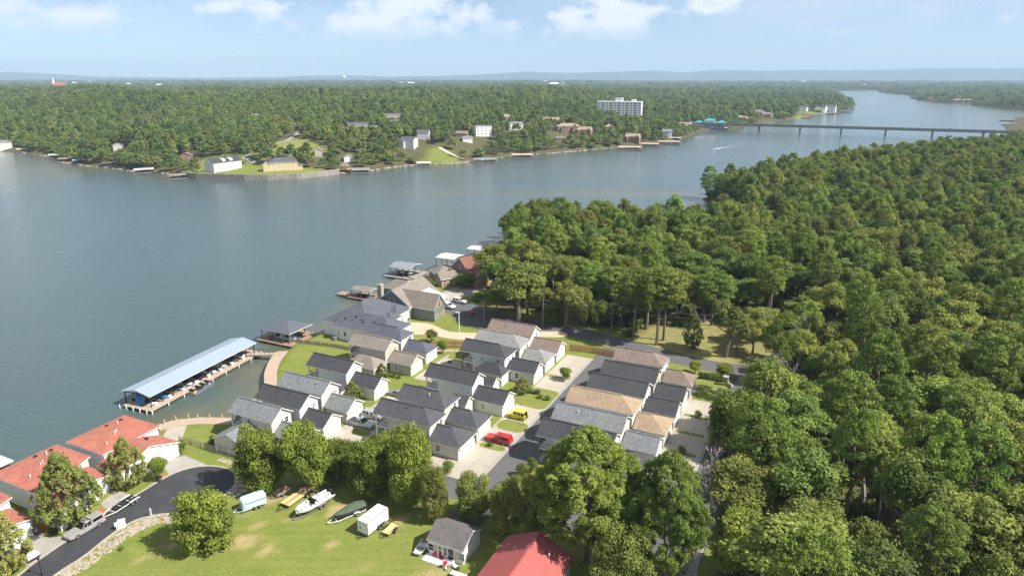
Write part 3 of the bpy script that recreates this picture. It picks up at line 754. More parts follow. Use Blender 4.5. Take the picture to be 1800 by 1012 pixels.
def estate_house(label, main, garage=None, conn=(), roofm='black_roof', wallm='white', groof=None, porch=3.0, wins=(), vents=(), gwin=True, group='estate houses', dormer=False, porchm='trim', gdoor=True, end_win=True, brickcol=False, cond=False):
    """two-storey lake-to-street house: main block with a porch at its lake end, a garage at its street end"""
    x0, x1, y0, y1 = main[:4]; ca, cb = (x0+x1)/2, (y0+y1)/2
    root = thing('house', label, 'house', W(ca, cb), TH, group)
    HOUSES.append(root)
    g = lambda q: (q[0]-ca, q[1]-ca, q[2]-cb, q[3]-cb) + tuple(q[4:])
    m = g(main); X0, X1, Y0, Y1, ze, rise, kind = m
    rm = M[roofm]; wm = M[wallm]
    r, (rl, rr_, ym) = roof_mb(*m)
    ro = r.build('roof', [rm, M['trim']], root)
    if kind == 'g' or True:
        c = MB(); c.bar((rl, ym, ze+rise+.03), (rr_, ym, ze+rise+.03), .34, .07); c.build('ridge_cap', rm, ro)
    walls_mb(*m, porch=porch).build('wall', wm, root)
    if porch:
        # two-level porch under the lake end of the roof
        px1 = X0+0.4+porch
        d = MB(); d.box(X0+.35, px1-.003, Y0+.4, Y1-.4, 2.62, 2.84); d.build('balcony_floor', M['trim'], root)
        d = MB(); d.box(X0+.2, px1-.003, Y0+.2, Y1-.2, -.1, 0.12); d.build('porch_floor', M['concrete'], root)
        pc = MB(); pc.box(-.13,.13,-.13,.13,0.12,ze-.14)
        pm = pc.mesh('post', M['brick'] if brickcol else M[porchm])
        for py in (Y0+.5, (Y0+Y1)/2, Y1-.5): obj('post', pm, root, (X0+.5, py, 0))
        rl_ = MB()
        for (p, q) in (((X0+.5,Y0+.5),(X0+.5,Y1-.5)), ((X0+.5,Y0+.5),(px1,Y0+.5)), ((X0+.5,Y1-.5),(px1,Y1-.5))):
            rl_.bar((*p,3.85),(*q,3.85),.08); rl_.bar((*p,2.98),(*q,2.98),.06)
            n = int((Vector(q)-Vector(p)).length/0.3)
            for i in range(n+1):
                t = Vector(p).lerp(Vector(q), i/n); rl_.bar((t.x,t.y,2.9),(t.x,t.y,3.85),.03)
        rl_.build('railing', M['dark'], root)
        # gable or eave screen above the porch
        if kind in ('g', 'hr'):
            gb = MB(); e = ze-.16+.4*rise/((Y1-Y0)/2)
            gb.add([(X0+.4,Y0+.4,ze-.3),(X0+.4,Y1-.4,ze-.3),(X0+.4,Y1-.4,e-.02),(X0+.4,ym,ze+rise-.2),(X0+.4,Y0+.4,e-.02)], [(0,4,3,2,1)])
            gb.build('gable_board', wm, root)
        window(root, px1-.02, Y0+1.7, 1.2, '-x', 1.6, 2.0); window(root, px1-.02, Y0+1.7, 4.0, '-x', 1.6, 2.0)
    for (wx, wz, ww, wh) in wins: window(root, wx-ca if abs(wx) > 20 else X0+wx, Y0+.4, wz, '-y', ww, wh)
    if end_win: window(root, X1-.4, ym+1.3, ze-1.1, '+x', .8, 1.1)
    vm = vent_mesh()
    for (fx, fy, kd) in vents:
        x = X0+(X1-X0)*fx; y = Y0+(Y1-Y0)*fy
        obj({'vent':'roof_vent','pipe':'vent_pipe','dpipe':'vent_pipe'}[kd], vm[kd], ro, (x, y, roof_z(m, x, y)))
    dn = MB()   # downpipe
    dn.bar((X1-.45, Y0+.33, 0), (X1-.45, Y0+.33, ze-.1), .09); dn.build('downpipe', M['trim'], root)
    if garage:
        q = g(garage); gm = M[groof or roofm]
        r, (rl, rr_, ym) = roof_mb(*q); go = r.build('garage_roof', [gm, M['trim']], root)
        c = MB(); c.bar((rl, ym, q[4]+q[5]+.03), (rr_, ym, q[4]+q[5]+.03), .34, .07); c.build('ridge_cap', gm, go)
        w_ = walls_mb(*q, ov=0.35); w_.build('garage_wall', wm, root)
        if gdoor: garage_door(root, q[1]-.35+.02, (q[2]+q[3])/2, '+x', min(4.9, q[3]-q[2]-1.5))
        if gwin: window(root, (q[0]+q[1])/2-1.2, q[2]+.35, 1.5, '-y', .8, 1.2)
        lm = MB(); lm.box(-.06,.12,-.08,.08,-.14,.14)
        for s in (-1, 1): obj('wall_lamp', lm.mesh('wall_lamp', M['dark']) if 'wl' not in DOORS else DOORS['wl'], root, (q[1]-.3, (q[2]+q[3])/2+s*2.75, 2.05))
        dn = MB(); dn.bar((q[1]-.42, q[2]+.28, 0), (q[1]-.42, q[2]+.28, q[4]-.1), .09); dn.build('downpipe', M['trim'], root)
        if dormer:
            d = MB(); x = q[1]-1.9; y = ym
            d.add([(q[1]-.9,y-1.0,q[4]+.55),(q[1]-.9,y+1.0,q[4]+.55),(q[1]-.9,y,q[4]+q[5]+.02),(x-.8,y,q[4]+q[5]+.02)], [(0,1,2),(0,2,3),(1,3,2)]); d.build('gablet', M['trim'], root)
    for cq in conn:
        q = g(cq)
        r, (rl, rr_, ym) = roof_mb(*q[:7], axis=(cq[7] if len(cq) > 7 else 'x')); r.build('link_roof', [rm, M['trim']], root)
        walls_mb(*q[:7], ov=.3, axis=(cq[7] if len(cq) > 7 else 'x')).build('link_wall', wm, root)
    if cond:
        a = MB(); a.box(-.4,.4,-.4,.4,0,.85); a.box(-.43,.43,-.43,.43,.85,.9); a.build('air_conditioner', M['steel'], root).location = ((X1+X0)/2+1, Y0-.3, .05)
    return root
Z2, RS, ZG, RG = 5.5, 2.0, 2.8, 1.9
# lake row, from the camera outwards
estate_house('cream house with light grey roof and gabled side wing, nearest end of the lake row', (-102.6,-91.1,-5.3,.55,Z2,RS,'g'), (-91.4,-84.6,-5.3,.5,ZG,RG,'g'),
  [(-101.5,-93.5,-10.6,-5.0,2.7,1.7,'g','y')], 'grey_roof', 'cream', wins=[(5.2,4.4,.5,1.0)], vents=[(.8,.6,'dpipe')], group='lake row houses')
estate_house('white house with black gable roof squeezed between two grey roofs, lake row', (-102.4,-90.2,1.35,7.3,Z2,RS,'g'), (-90.6,-84.5,1.1,7.1,ZG,RG,'g'), (), 'black_roof', 'white', vents=[(.62,.4,'dpipe')], group='lake row houses')
estate_house('cream house with grey gable roof and matching grey garage, third in lake row', (-102.7,-90.4,7.95,14.1,Z2,RS,'g'), (-90.7,-84.5,8.4,14.3,ZG,RG,'g'), (), 'grey_roof', 'cream', vents=[(.75,.3,'dpipe')], group='lake row houses')
estate_house('white house under a black gable roof standing alone by the lakeside lawn', (-104.5,-92.8,18.95,25.0,Z2,RS,'g'), (-93.7,-85.9,19.6,25.3,ZG,RG,'g'), [(-95.5,-91.5,15.0,19.2,3.0,1.2,'p')], 'black_roof', 'white', vents=[(.5,.3,'dpipe')], group='lake row houses', cond=True)
estate_house('beige house under a brown gable roof with a brown hipped link to its garage', (-104.4,-92.8,33.6,39.8,Z2,RS,'g'), (-92.7,-85.9,33.9,39.6,ZG,RG,'g'), [(-101.5,-92.5,28.2,33.9,2.8,2.0,'p')], 'taupe_roof', 'beige', wins=[(4.8,4.2,.55,.8),(9.6,4.2,.55,.8),(1.9+2,1.6,.7,.6)], group='lake row houses')
estate_house('white house under a black hipped roof at the far end of the lake row', (-104.2,-93.4,41.1,47.2,Z2,RS,'hr'), (-94.0,-86.6,41.6,47.4,ZG,RG,'hr'), (), 'slate_roof', 'white', vents=[(.85,.3,'dpipe')], group='lake row houses', porch=0)
# middle row
estate_house('cream house under a black hipped roof, nearest the trees in the middle row', (-76.6,-63.3,6.5,12.6,Z2,RS,'hr'), (-64.2,-56.9,6.1,13.0,ZG,RG,'hr'), (), 'char_roof', 'cream', vents=[(.5,.35,'dpipe')], wins=[(8.5,4.2,.6,.9)], group='middle row houses', porchm='trim')
estate_house('cream house with black hipped roof in the middle row, red pickup on its drive', (-76.2,-64.5,13.75,20.1,Z2,RS,'hr'), (-64.5,-57.3,13.9,20.4,ZG,RG,'hr'), [(-67.5,-63.6,20.4,24.2,3.4,1.4,'g')], 'char_roof', 'cream', vents=[(.6,.3,'pipe')], group='middle row houses', porch=0)
estate_house('white house with black gable roof in middle row, yellow car outside its open garage', (-77.0,-64.6,25.5,31.4,Z2,RS,'g'), (-64.8,-57.2,25.0,31.4,ZG,RG,'g'), [(-66.5,-63.0,31.6,35.6,3.2,1.4,'g')], 'black_roof', 'white', wins=[], group='middle row houses', gdoor=False)
estate_house('white board-sided house under a black roof with brick porch posts and a hipped entrance wing', (-77.3,-64.9,41.75,48.25,Z2,RS,'hr'), (-64.7,-57.6,42.1,48.1,ZG,RG,'g'), [(-71.4,-63.9,37.9,42.2,2.8,2.1,'h')], 'black_roof', 'greysid', vents=[(.35,.75,'dpipe'),(.5,.75,'dpipe')], wins=[(6.0,4.3,.5,.8),(10.3,4.3,.7,.9),(4.4,1.3,.6,1.3)], group='middle row houses', brickcol=True, dormer=True)
estate_house('cream house under a pale grey hipped roof behind the white board-sided house', (-77.4,-64.4,48.95,56.0,Z2,RS,'hr'), (-64.3,-57.8,49.3,55.9,ZG,RG,'hr'), (), 'pale_roof', 'cream', vents=[(.8,.5,'dpipe')], group='middle row houses', porch=0)
estate_house('white house under a brown gable roof at the far end of the middle row', (-78.0,-65.2,57.2,63.3,Z2,RS,'g'), (-65.5,-57.8,56.6,62.9,ZG,RG,'g'), (), 'brown_roof', 'white', group='middle row houses', porch=0)
# right row
estate_house('white house with black roof and shaded two-level porch, beside the huge round-topped pine', (-44.4,-30.0,12.4,19.2,Z2,RS,'g'), (-30.4,-23.5,12.4,19.2,ZG,RG,'hr'), (), 'black_roof', 'white', group='right row houses', wins=[(8,4.2,.7,1)], porchm='p_grey')
estate_house('cream house under a light grey gable roof, second in the right row', (-44.45,-30.2,19.75,26.5,Z2,RS,'g'), (-30.3,-23.7,19.6,26.2,ZG,RG,'g'), (), 'grey_roof', 'cream', vents=[(.35,.3,'pipe')], group='right row houses', dormer=True)
estate_house('white house under a tan hipped roof in the right row', (-44.6,-30.2,27.6,34.9,Z2,RS,'hr'), (-30.3,-23.8,27.3,34.9,ZG,RG,'hr'), (), 'tan_roof', 'white', vents=[(.75,.6,'dpipe')], group='right row houses', porch=0)
estate_house('white house under a black gable roof just behind the tan roof in the right row', (-43.0,-30.3,35.7,42.6,Z2,RS,'g'), (-30.3,-23.7,35.5,42.1,ZG,RG,'g'), (), 'black_roof', 'white', group='right row houses', porch=0)
estate_house('dark-roofed gable house between the black roof and the brown roof in the right row', (-42.6,-30.0,43.3,50.6,Z2,RS,'g'), (-30.2,-23.8,42.9,49.6,ZG,RG,'g'), (), 'black_roof', 'beige', group='right row houses', porch=0)
estate_house('white house with brown hipped roof by the public road, end of right row', (-42.5,-30.6,52.6,59.0,Z2,RS,'hr'), (-30.4,-23.7,51.4,57.9,ZG,RG,'hr'), [(-34.2,-30.9,58.6,61.0,3.6,.8,'g')], 'brown_roof', 'white', vents=[(.2,.5,'dpipe')], group='right row houses', porch=0)

def house_at(label, ca, cb, rz=TH, cat='house', name='house', group=None):
    return thing(name, label, cat, W(ca, cb), rz, group)
def blocks(root, lst, ca, cb):
    """blocks: (a0,a1,b0,b1,ze,rise,kind,axis,roof,wall,porch)"""
    for a0, a1, b0, b1, ze, rise, kind, ax, rm, wm in lst:
        q = (a0-ca, a1-ca, b0-cb, b1-cb, ze, rise, kind)
        r, rg = roof_mb(*q, axis=ax); r.build('roof', [M[rm], M['trim']], root)
        walls_mb(*q, axis=ax).build('wall', M[wm], root)
# lakefront houses beyond the estate
ca, cb = -110, 52
h = house_at('large white lakefront house with a sprawling blue-grey hipped roof', ca, cb)
blocks(h, [(-124.3,-108.5,47.4,67.5,4.0,4.4,'h','y','slate_roof','white'), (-118.9,-100.2,45.6,56.0,3.95,3.0,'hr','x','slate_roof','white'),
   (-112.0,-107.6,58.5,66.5,3.9,2.4,'h','x','slate_roof','white'), (-109.8,-106.6,55.6,60.6,3.7,1.6,'hr','x','slate_roof','white')], ca, cb)
for a in (-117.4,-115.3,-112.6,-110.4): window(h, a-ca, 46.0-cb, 1.9, '-y', .75, 1.2)
for b in (49, 52.5): window(h, -100.6-ca, b-cb, 1.8, '+x', .9, 1.4)
window(h, -107.0-ca, 58.2-cb, 2.0, '+x', .8, 1.2); window(h, -108.0-ca, 62.5-cb, 2.0, '+x', .8, 1.2)
vm = vent_mesh()
for a, b in ((-116.4,48.2),(-115.0,49.0),(-113.6,49.2),(-114.0,48.2),(-111.2,48.6),(-110.4,48.0),(-107.2,48.6)):
    obj('roof_vent', vm['vent'] if a % 1 > .3 else vm['dpipe'], h, (a-ca, b-cb, 3.95+3.0*(b-45.6)/5.2))
for a in (-118.0, -103.5):
    ac = MB(); ac.box(-.45,.45,-.45,.45,0,1.0); ac.build('air_conditioner', M['steel'], h).location = (a-ca, 45.0-cb if a < -110 else 44.9-cb, 0)
ca, cb = -110, 76
h = house_at('grey-green house with steep taupe gables, orange shutters and a stone chimney', ca, cb)
blocks(h, [(-121.6,-108.6,67.6,84.6,3.7,4.6,'g','y','taupe_roof','greenwall'), (-114.5,-100.9,68.6,75.4,3.72,4.0,'g','x','taupe_roof','greenwall'), (-128.0,-119.8,80.4,86.8,3.9,2.4,'hl','x','taupe_roof','greenwall')], ca, cb)
c = MB(); c.box(-.75,.75,-.75,.75,0,4.9); c.box(-.85,.85,-.85,.85,4.9,5.1); c.box(-.4,.4,-.4,.4,5.1,5.4); c.build('chimney', M['rubble'], h).location = (-127.9-ca, 79.6-cb, 0)
c = MB(); c.box(-.6,.6,-.6,.6,0,4.9); c.box(-.7,.7,-.7,.7,4.9,5.1); c.build('chimney', M['rubble'], h).location = (-122.0-ca, 86.6-cb, 0)
window(h, -115.3-ca, 68.0-cb, 5.0, '-y', .8, 1.3, M['lightwood'])
sh = MB(); sh.box(-.22,.22,-.04,.02,-.7,.7); shm = sh.mesh('shutter', M['cedar'])
for dx in (-.75,.75): obj('shutter', shm, h, (-115.3-ca+dx, 68.0-cb, 5.0), FACE['-y'])
for b, z in ((70.4,1.4),(73.6,1.4),(72.0,4.6)):
    window(h, -101.3-ca, b-cb, z, '+x', .8, 1.2, M['lightwood'])
    for d in (-.72,.72): obj('shutter', shm, h, (-101.3-ca, b-cb+d, z), FACE['+x'])
w_ = MB(); w_.add([(-111.2-ca,76.5-cb,5.6),(-104.8-ca,77.6-cb,3.3),(-104.8-ca,83.4-cb,3.3),(-111.2-ca,82.0-cb,5.6)], [(0,1,2,3)]); 
w_.add([(p[0],p[1],p[2]-.12) for p in w_.v[:4]], [(3,2,1,0)]); w_.build('porch_roof', M['white_metal'], h)
pp = MB(); pp.box(-.08,.08,-.08,.08,0,3.25)
for b in (78.0,83.0): obj('post', pp.mesh('post', M['trim']), h, (-105.0-ca,b-cb,0))
ca, cb = -113.5, 100
h = house_at('low tan-brick house with a taupe hipped roof and white front porch posts', ca, cb, TH+R(24), 'house')
def local_house(h, lst):
    for x0, x1, y0, y1, ze, rise, kind, ax, rm, wm in lst:
        r, _ = roof_mb(x0, x1, y0, y1, ze, rise, kind, axis=ax); r.build('roof', [M[rm], M['trim']], h); walls_mb(x0, x1, y0, y1, ze, rise, kind, axis=ax).build('wall', M[wm], h)
h.location = P(803, 497); h.location.z = 0; h.rotation_euler.z = R(27)
local_house(h, [(-7.2,7.2,-3.4,3.2,2.9,1.9,'g','x','taupe_roof','orangebrick'), (-6.5,1.0,2.0,11.0,2.95,2.0,'h','y','taupe_roof','brick')])
for x in (-5.6,-3.6,0.2,2.6): window(h, x, -3.0, 1.5, '-y', .9, 1.4)
garage_door(h, 5.0, -3.02, '-y', 3.0, 2.1)
d = MB(); d.box(-.5,.5,-.04,.06,0,2.1); d.build('door', M['brick'], h).location = (-1.2,-3.06,0)
for x in (-2.2,-.2,1.6): obj('post', pp.mesh('post', M['trim']), h, (x,-3.3,0), scale=(1,1,.85))
h = thing('house', 'two-storey brown-brick house under a rust-red gable roof by the water', 'house', W(-111.8, 112.3), R(38))
h.location.z = 0
local_house(h, [(-6.2,6.2,-5.4,5.2,5.0,4.0,'g','x','rust_roof','brick'), (-5.6,1.5,-9.4,-3.2,4.2,3.0,'g','y','rust_roof','orangebrick')])
for y in (-2, 2): window(h, -5.82, y, 2.6, '-x', .9, 1.5)
window(h, -5.82, 0, 5.6, '-x', .9, 1.3)
d = MB(); d.box(-9.2,-5.9,-4.5,4.8,2.6,2.8)
d.build('balcony_floor', M['greywood'], h); pb = MB(); pb.box(-.1,.1,-.1,.1,0,2.6); pbm = pb.mesh('post', M['greywood'])
for y in (-4.2,0,4.5): obj('post', pbm, h, (-9.0,y,0))

# red-roofed townhouses by the cul-de-sac
def red_house(label, a0, a1, b0, b1, third=False, skew=0.0):
    ca, cb = (a0+a1)/2, (b0+b1)/2
    h = house_at(label, ca, cb, group='red-roofed townhouses')
    q = (a0-ca, a1-ca, b0-cb, b1-cb, 4.3, .75, 'h')
    def sk(mb):         # wedge-shaped plan: the street side runs out towards the left end
        mb.v = [(x + skew*(q[3]-y)*min(1.0, max(0.0, (x-q[0])/(q[1]-q[0]))), y, z) for x, y, z in mb.v]; return mb
    def skp(o):
        x, y, z = o.location; o.location.x = x + skew*(q[3]-y)*min(1.0, max(0.0, (x-q[0])/(q[1]-q[0]))); o.rotation_euler.z += math.atan(skew); return o
    r, _ = roof_mb(*q, axis='y'); ro = sk(r).build('roof', [M['red_roof'], M['trim']], h)
    sk(walls_mb(*q, axis='y')).build('wall', M['stucco'], h)
    vm = vent_mesh()
    for fx, fy, k in ((.15,.6,'vent'),(.2,.82,'vent'),(.62,.45,'pipe'),(.58,.5,'pipe'),(.3,.7,'pipe'),(.8,.2,'pipe')):
        if k == 'vent': 
            if third: continue
        obj('roof_vent' if k == 'vent' else 'vent_pipe', vm[k], ro, (q[0]+fx*(q[1]-q[0]), q[2]+fy*(q[3]-q[2]), 4.3+.75*(1-abs(fx-.5)*2)))
    g = (a1-.3-ca, a1+5.9-ca, b0-1.2-cb, b1-.7-cb, 2.7, 2.3, 'g')
    r, _ = roof_mb(*g); go = sk(r).build('garage_roof', [M['red_roof'], M['trim']], h); sk(walls_mb(*g, ov=.3)).build('garage_wall', M['stucco'], h)
    obj('roof_vent', vm['vent'], go, (g[0]+2.2, g[3]-3.8, 2.7+2.3*.7))
    skp(garage_door(h, g[1]-.3+.02, g[3]-3.4, '+x', 4.9, 2.2))
    ar = MB(); n = 10
    pts = [(-.7,0)] + [(-.7*math.cos(math.pi*i/n), 1.6+.7*math.sin(math.pi*i/n)) for i in range(n+1)] + [(.7,0)]
    ar.add([(x,0.0,z) for x, z in pts], [tuple(range(len(pts)))]); ar.add([(x*1.15,-.03,z*1.06) for x, z in pts], [tuple(range(len(pts)))[::-1]])
    skp(obj('arched_doorway', ar.mesh('arched_doorway', M['glass']), h, (g[1]-.26, g[2]+3.2, .1), FACE['+x']))
    for y in (-3.0, -.5): skp(window(h, q[1]-.38, y, 3.0, '+x', .9, 1.2))
    return h
red_house('white stucco townhouse with a red roof nearest the boat dock', -121.9,-111.4,-25.2,-13.5)
red_house('white stucco townhouse with a red roof behind the tall maple, middle of the red-roofed row', -122.6,-113.0,-37.6,-26.4, skew=.36)
red_house('white stucco townhouse with a red roof cut by the left edge of the photo', -122.2,-112.4,-51.5,-39.7, skew=.25)
# shed and red-roofed barn in the meadow
ca, cb = -45.4, -15.4
h = house_at('small white cottage with a worn grey roof and a row of front windows', ca, cb, cat='cottage', name='cottage')
q = (-48.6-ca,-42.2-ca,-18.3-cb,-12.5-cb,2.7,1.55,'g')
r, _ = roof_mb(*q); r.build('roof', [M['shed_roof'], M['trim']], h); walls_mb(*q, ov=.3).build('wall', M['white'], h)
y = q[2]+.3
for x in (-2.55, 2.6): window(h, x, y, 1.35, '-y', .95, 1.15)
for x in (-1.0, -.1): window(h, x, y, 1.35, '-y', .6, 1.2)
cu = MB(); cu.box(-.2,.2,-.03,.03,-.6,.6)
for x in (-1.75, 1.75): obj('curtain_panel', cu.mesh('curtain_panel', M['lightwood']), h, (x, y-.04, 1.3))
d = MB(); d.box(-.42,.42,-.05,.03,0,2.0); d.build('door', M['p_dark'], h).location = (.85, y-.02, .05)
st = MB()
for i in range(3): st.box(-.1,1.6,y-.5-.35*i,y-.2-.35*i,0,.45-.15*i)
st.build('steps', M['trim'], h)
ca, cb = -32, -18.5
h = house_at('large barn under a plain red metal gable roof, cut by the bottom edge', ca, cb, cat='barn', name='barn')
q = (-37.3-ca,-26.9-ca,-32-cb,-13.9-cb,4.0,2.5,'g')
r, _ = roof_mb(*q, axis='y'); r.build('roof', [M['red_metal'], M['red_metal']], h); walls_mb(*q, axis='y').build('wall', M['cream'], h)
c = MB(); c.bar((-32-ca,-32-cb,6.53),(-32-ca,-13.9-cb,6.53),.3,.06); c.build('ridge_cap', M['red_metal'], h)
obj('vent_pipe', vent_mesh()['pipe'], h, (2.6, 1.5, 5.2))
# ------------------------------------------------------------------ trees
M['leaf_oak'] = foliage('oak_leaves', (0.105,0.160,0.032), (0.255,0.290,0.056), 0.36, 0.20)
M['leaf_pine'] = foliage('pine_needles', (0.095,0.155,0.030), (0.225,0.285,0.042), 0.32, 0.12)
M['leaf_pine_near'] = foliage('bright_pine_needles', (0.120,0.185,0.030), (0.225,0.285,0.042), 0.34, 0.03, 0.75, 1.0, 0.1)
M['leaf_bright'] = foliage('bright_leaves', (0.125,0.180,0.026), (0.250,0.290,0.040), 0.38, 0.08)
M['leaf_maple'] = foliage('maple_leaves', (0.140,0.185,0.040), (0.280,0.285,0.075), 0.35, 0.05)
M['leaf_hedge'] = foliage('hedge_leaves', (0.070,0.115,0.022), (0.165,0.215,0.032), 0.25, 0.06)
M['leaf_red'] = foliage('dusky_leaves', (0.10,0.07,0.045), (0.09,0.11,0.04), 0.3, 0.05)
def unit(v): return v / (np.linalg.norm(v, axis=1, keepdims=True) + 1e-9)
def leaf_quads(C, Nn, sz, rg, asp=0.7, droop=None):
    """one quad per leaf spray, at C, facing Nn"""
    n = len(C); Nn = unit(Nn)
    t = unit(np.cross(Nn, rg.normal(0, 1, (n, 3)))); b = np.cross(Nn, t)
    s = sz[:, None] if np.ndim(sz) else sz
    u = t*s; v = b*s*asp
    q = np.stack([C-u, C-v*1.0, C+u, C+v*1.0], 1)      # rhombus
    return q.reshape(-1, 3), np.arange(n*4).reshape(n, 4)
def crown_mesh(name, kind, seed, n, size, m):
    rg = np.random.default_rng(seed)
    if kind == 'oak':
        k = int(48 + rg.integers(0, 16)); ml = unit(rg.normal(0, 1, (8, 3))); d = unit(np.where(rg.random((k, 1)) < .68, ml[rg.integers(0, 8, k)] + rg.normal(0, .30, (k, 3)), rg.normal(0, 1, (k, 3)))); d[:, 2] = np.abs(d[:, 2])*1.15 - 0.40; d = unit(d)
        c = d * (0.42 + 0.40*rg.random((k, 1))**.8) * np.array([rg.uniform(.85, 1.15), rg.uniform(.85, 1.15), rg.uniform(.85, 1.1)]); r = 0.15 + 0.17*rg.random(k)
        c = c + np.array([rg.uniform(-.12,.12), rg.uniform(-.12,.12), 0])*(c[:, 2:3] > .1)
        c = np.concatenate([c, [[0,0,.1]]]); r = np.append(r, .5)
    elif kind == 'bush':
        k = 60; z = rg.random(k)*1.75 - 0.95; pr = np.where(z > -.1, np.sqrt(np.clip(1-((z+.1)/1.1)**2, 0.04, 1)), 1-.25*(z+.1)**2)
        a = rg.random(k)*2*np.pi; rad = pr*(.5+.42*np.sqrt(rg.random(k)))*(.85+.3*rg.random(k))
        c = np.stack([rad*np.cos(a)*.85, rad*np.sin(a)*.85, z*.9], 1); r = .17 + .13*rg.random(k); c = np.concatenate([c, [[0,0,-.3],[0,0,.25]]]); r = np.append(r, [.5,.5])
    elif kind == 'round':
        k = 14; d = unit(rg.normal(0, 1, (k, 3))); c = d*0.55; r = 0.40 + .08*rg.random(k); c = np.concatenate([c, [[0,0,0]]]); r = np.append(r, .6)
    elif kind == 'pine':                                # rounded top of an old pine: layered tufts, gaps between
        k = 130; z = rg.random(k)**0.8*2 - 1; pr = np.sqrt(np.clip(1 - np.abs(z)**2.2, 0.05, 1))
        a = rg.random(k)*2*np.pi; rad = pr*(0.45+0.55*np.sqrt(rg.random(k)))
        z = np.round(z*5)/5 + rg.normal(0, .05, k)
        c = np.stack([rad*np.cos(a)*.92, rad*np.sin(a)*.92, z*0.92], 1); r = 0.12 + 0.09*rg.random(k)
    elif kind == 'bigpine':                             # dense dome of needle tufts
        k = 430; z = rg.random(k)*1.95 - 1; pr = np.where(z > 0, np.clip(1-np.abs(z)**1.25, 0.02, 1)**0.72, 1-0.32*z*z)
        a = rg.random(k)*2*np.pi; rad = pr*(0.62+0.38*np.sqrt(rg.random(k)))
        lob = 1 + .16*np.sin(a*3+z*4+seed)
        c = np.stack([rad*np.cos(a)*lob*.9, rad*np.sin(a)*lob*.9, z*.95], 1); r = 0.065 + 0.055*rg.random(k)
    elif kind == 'cone':                                # upswept airy ornamental
        k = 280; z = rg.random(k)**1.25*2 - 1; pr = np.where(z > -.45, np.clip((1-z)/1.45, 0.03, 1)**0.75, np.clip(.55+(z+1)*.8, .2, 1))
        a = rg.random(k)*2*np.pi; rad = pr*(0.35+0.65*np.sqrt(rg.random(k)))
        c = np.stack([rad*np.cos(a), rad*np.sin(a), z], 1); r = 0.06 + 0.06*rg.random(k)
    w_ = r**2; cnt = rg.multinomial(n, w_/w_.sum())
    idx = np.repeat(np.arange(len(r)), cnt)
    d = unit(rg.normal(0, 1, (n, 3)))
    d[:, 2] = np.where(d[:, 2] < -0.35, -d[:, 2]*.8, d[:, 2]) if kind != 'bush' else d[:, 2]
    rad = r[idx]*(0.70 + 0.42*rg.random(n) + (0.55*rg.random(n)**2)*(rg.random(n) < .22))
    sq = np.array([1, 1, 0.62]) if kind in ('pine',) else np.array([.8, .8, 1.7]) if kind == 'cone' else np.array([1, 1, .85])
    C = c[idx] + d*rad[:, None]*sq
    nr = d*0.9 + rg.normal(0, .55, (n, 3)) + np.array([0, 0, .55])
    s = size*(0.65 + 0.8*rg.random(n))
    Vv, Ff = leaf_quads(C, nr, s, rg, 0.5 if kind in ('pine','bigpine') else 0.72)
    ltone = rg.random(len(r))*0.45
    tone = np.clip(ltone[idx] + rg.random(n)*0.55, 0, 1)
    return np_mesh(name, Vv, Ff, m, [('tone', 'FACE', tone)])
def trunk_mesh(name, seed, limbs=7, lean=0.03, lo=0.35, m='bark', rad=0.03, spread=.22):
    """unit-height trunk with tapering limbs"""
    r_ = random.Random(seed); b = MB()
    pts = [Vector((0, 0, 0))]
    for i in range(5): pts.append(Vector((r_.uniform(-lean, lean)*(i+1)*.5, r_.uniform(-lean, lean)*(i+1)*.5, (i+1)*0.19)))
    rr2 = [rad*1.25, rad, rad*.85, rad*.7, rad*.5, rad*.2]
    for i in range(5): b.tube(pts[i], pts[i+1], rr2[i], rr2[i+1], 7, cap=False)
    for i in range(limbs):
        h = lo + (0.9-lo)*(i+.5)/limbs; k = min(int(h/.19), 4); f = h/.19-k; p = pts[k].lerp(pts[k+1], f)
        a = i*2.4 + r_.uniform(-.4,.4); ln = spread*(1.15-h)*1.5
        q = p + Vector((math.cos(a)*ln*.6, math.sin(a)*ln*.6, ln*.35)); e = p + Vector((math.cos(a)*ln, math.sin(a)*ln, ln*.75))
        b.tube(p, q, rad*.38, rad*.25, 5, cap=False); b.tube(q, e, rad*.25, rad*.08, 5, cap=False)
    return b.mesh(name, M[m])
CR = {
 'oak': [crown_mesh('crown', 'oak', 10+i, 11500, 0.037, M['leaf_oak']) for i in range(8)],
 'pine': [crown_mesh('crown', 'pine', 30+i, 9000, 0.040, M['leaf_pine']) for i in range(5)],
 'bigpine': [crown_mesh('crown', 'bigpine', 50+i, 60000, 0.0235, M['leaf_pine_near']) for i in range(2)],
 'round': [crown_mesh('crown', 'round', 60+i, 8000, 0.045, M['leaf_bright']) for i in range(2)],
 'fine': [crown_mesh('crown', 'bush', 70+i, 20000, 0.034, M['leaf_bright']) for i in range(4)],
 'cone': [crown_mesh('crown', 'cone', 80+i, 13000, 0.034, M['leaf_maple']) for i in range(2)],
 'shrubby': [crown_mesh('crown', 'bush', 170+i, 16000, 0.032, M['leaf_oak']) for i in range(3)],
 'hedge': [crown_mesh('foliage', 'round', 90+i, 3000, 0.055, M['leaf_hedge']) for i in range(2)],
 'dusk': [crown_mesh('foliage', 'round', 95, 2200, 0.07, M['leaf_red'])],
}
TK = {'oak': [trunk_mesh('trunk', 5+i, 8, .04, .4, spread=.2) for i in range(3)], 'pine': [trunk_mesh('trunk', 15+i, 9, .015, .5, rad=.018, spread=.14) for i in range(3)],
      'pale': [trunk_mesh('trunk', 25, 8, .03, .35, 'palebark', .022, .3)]}
TREES = []
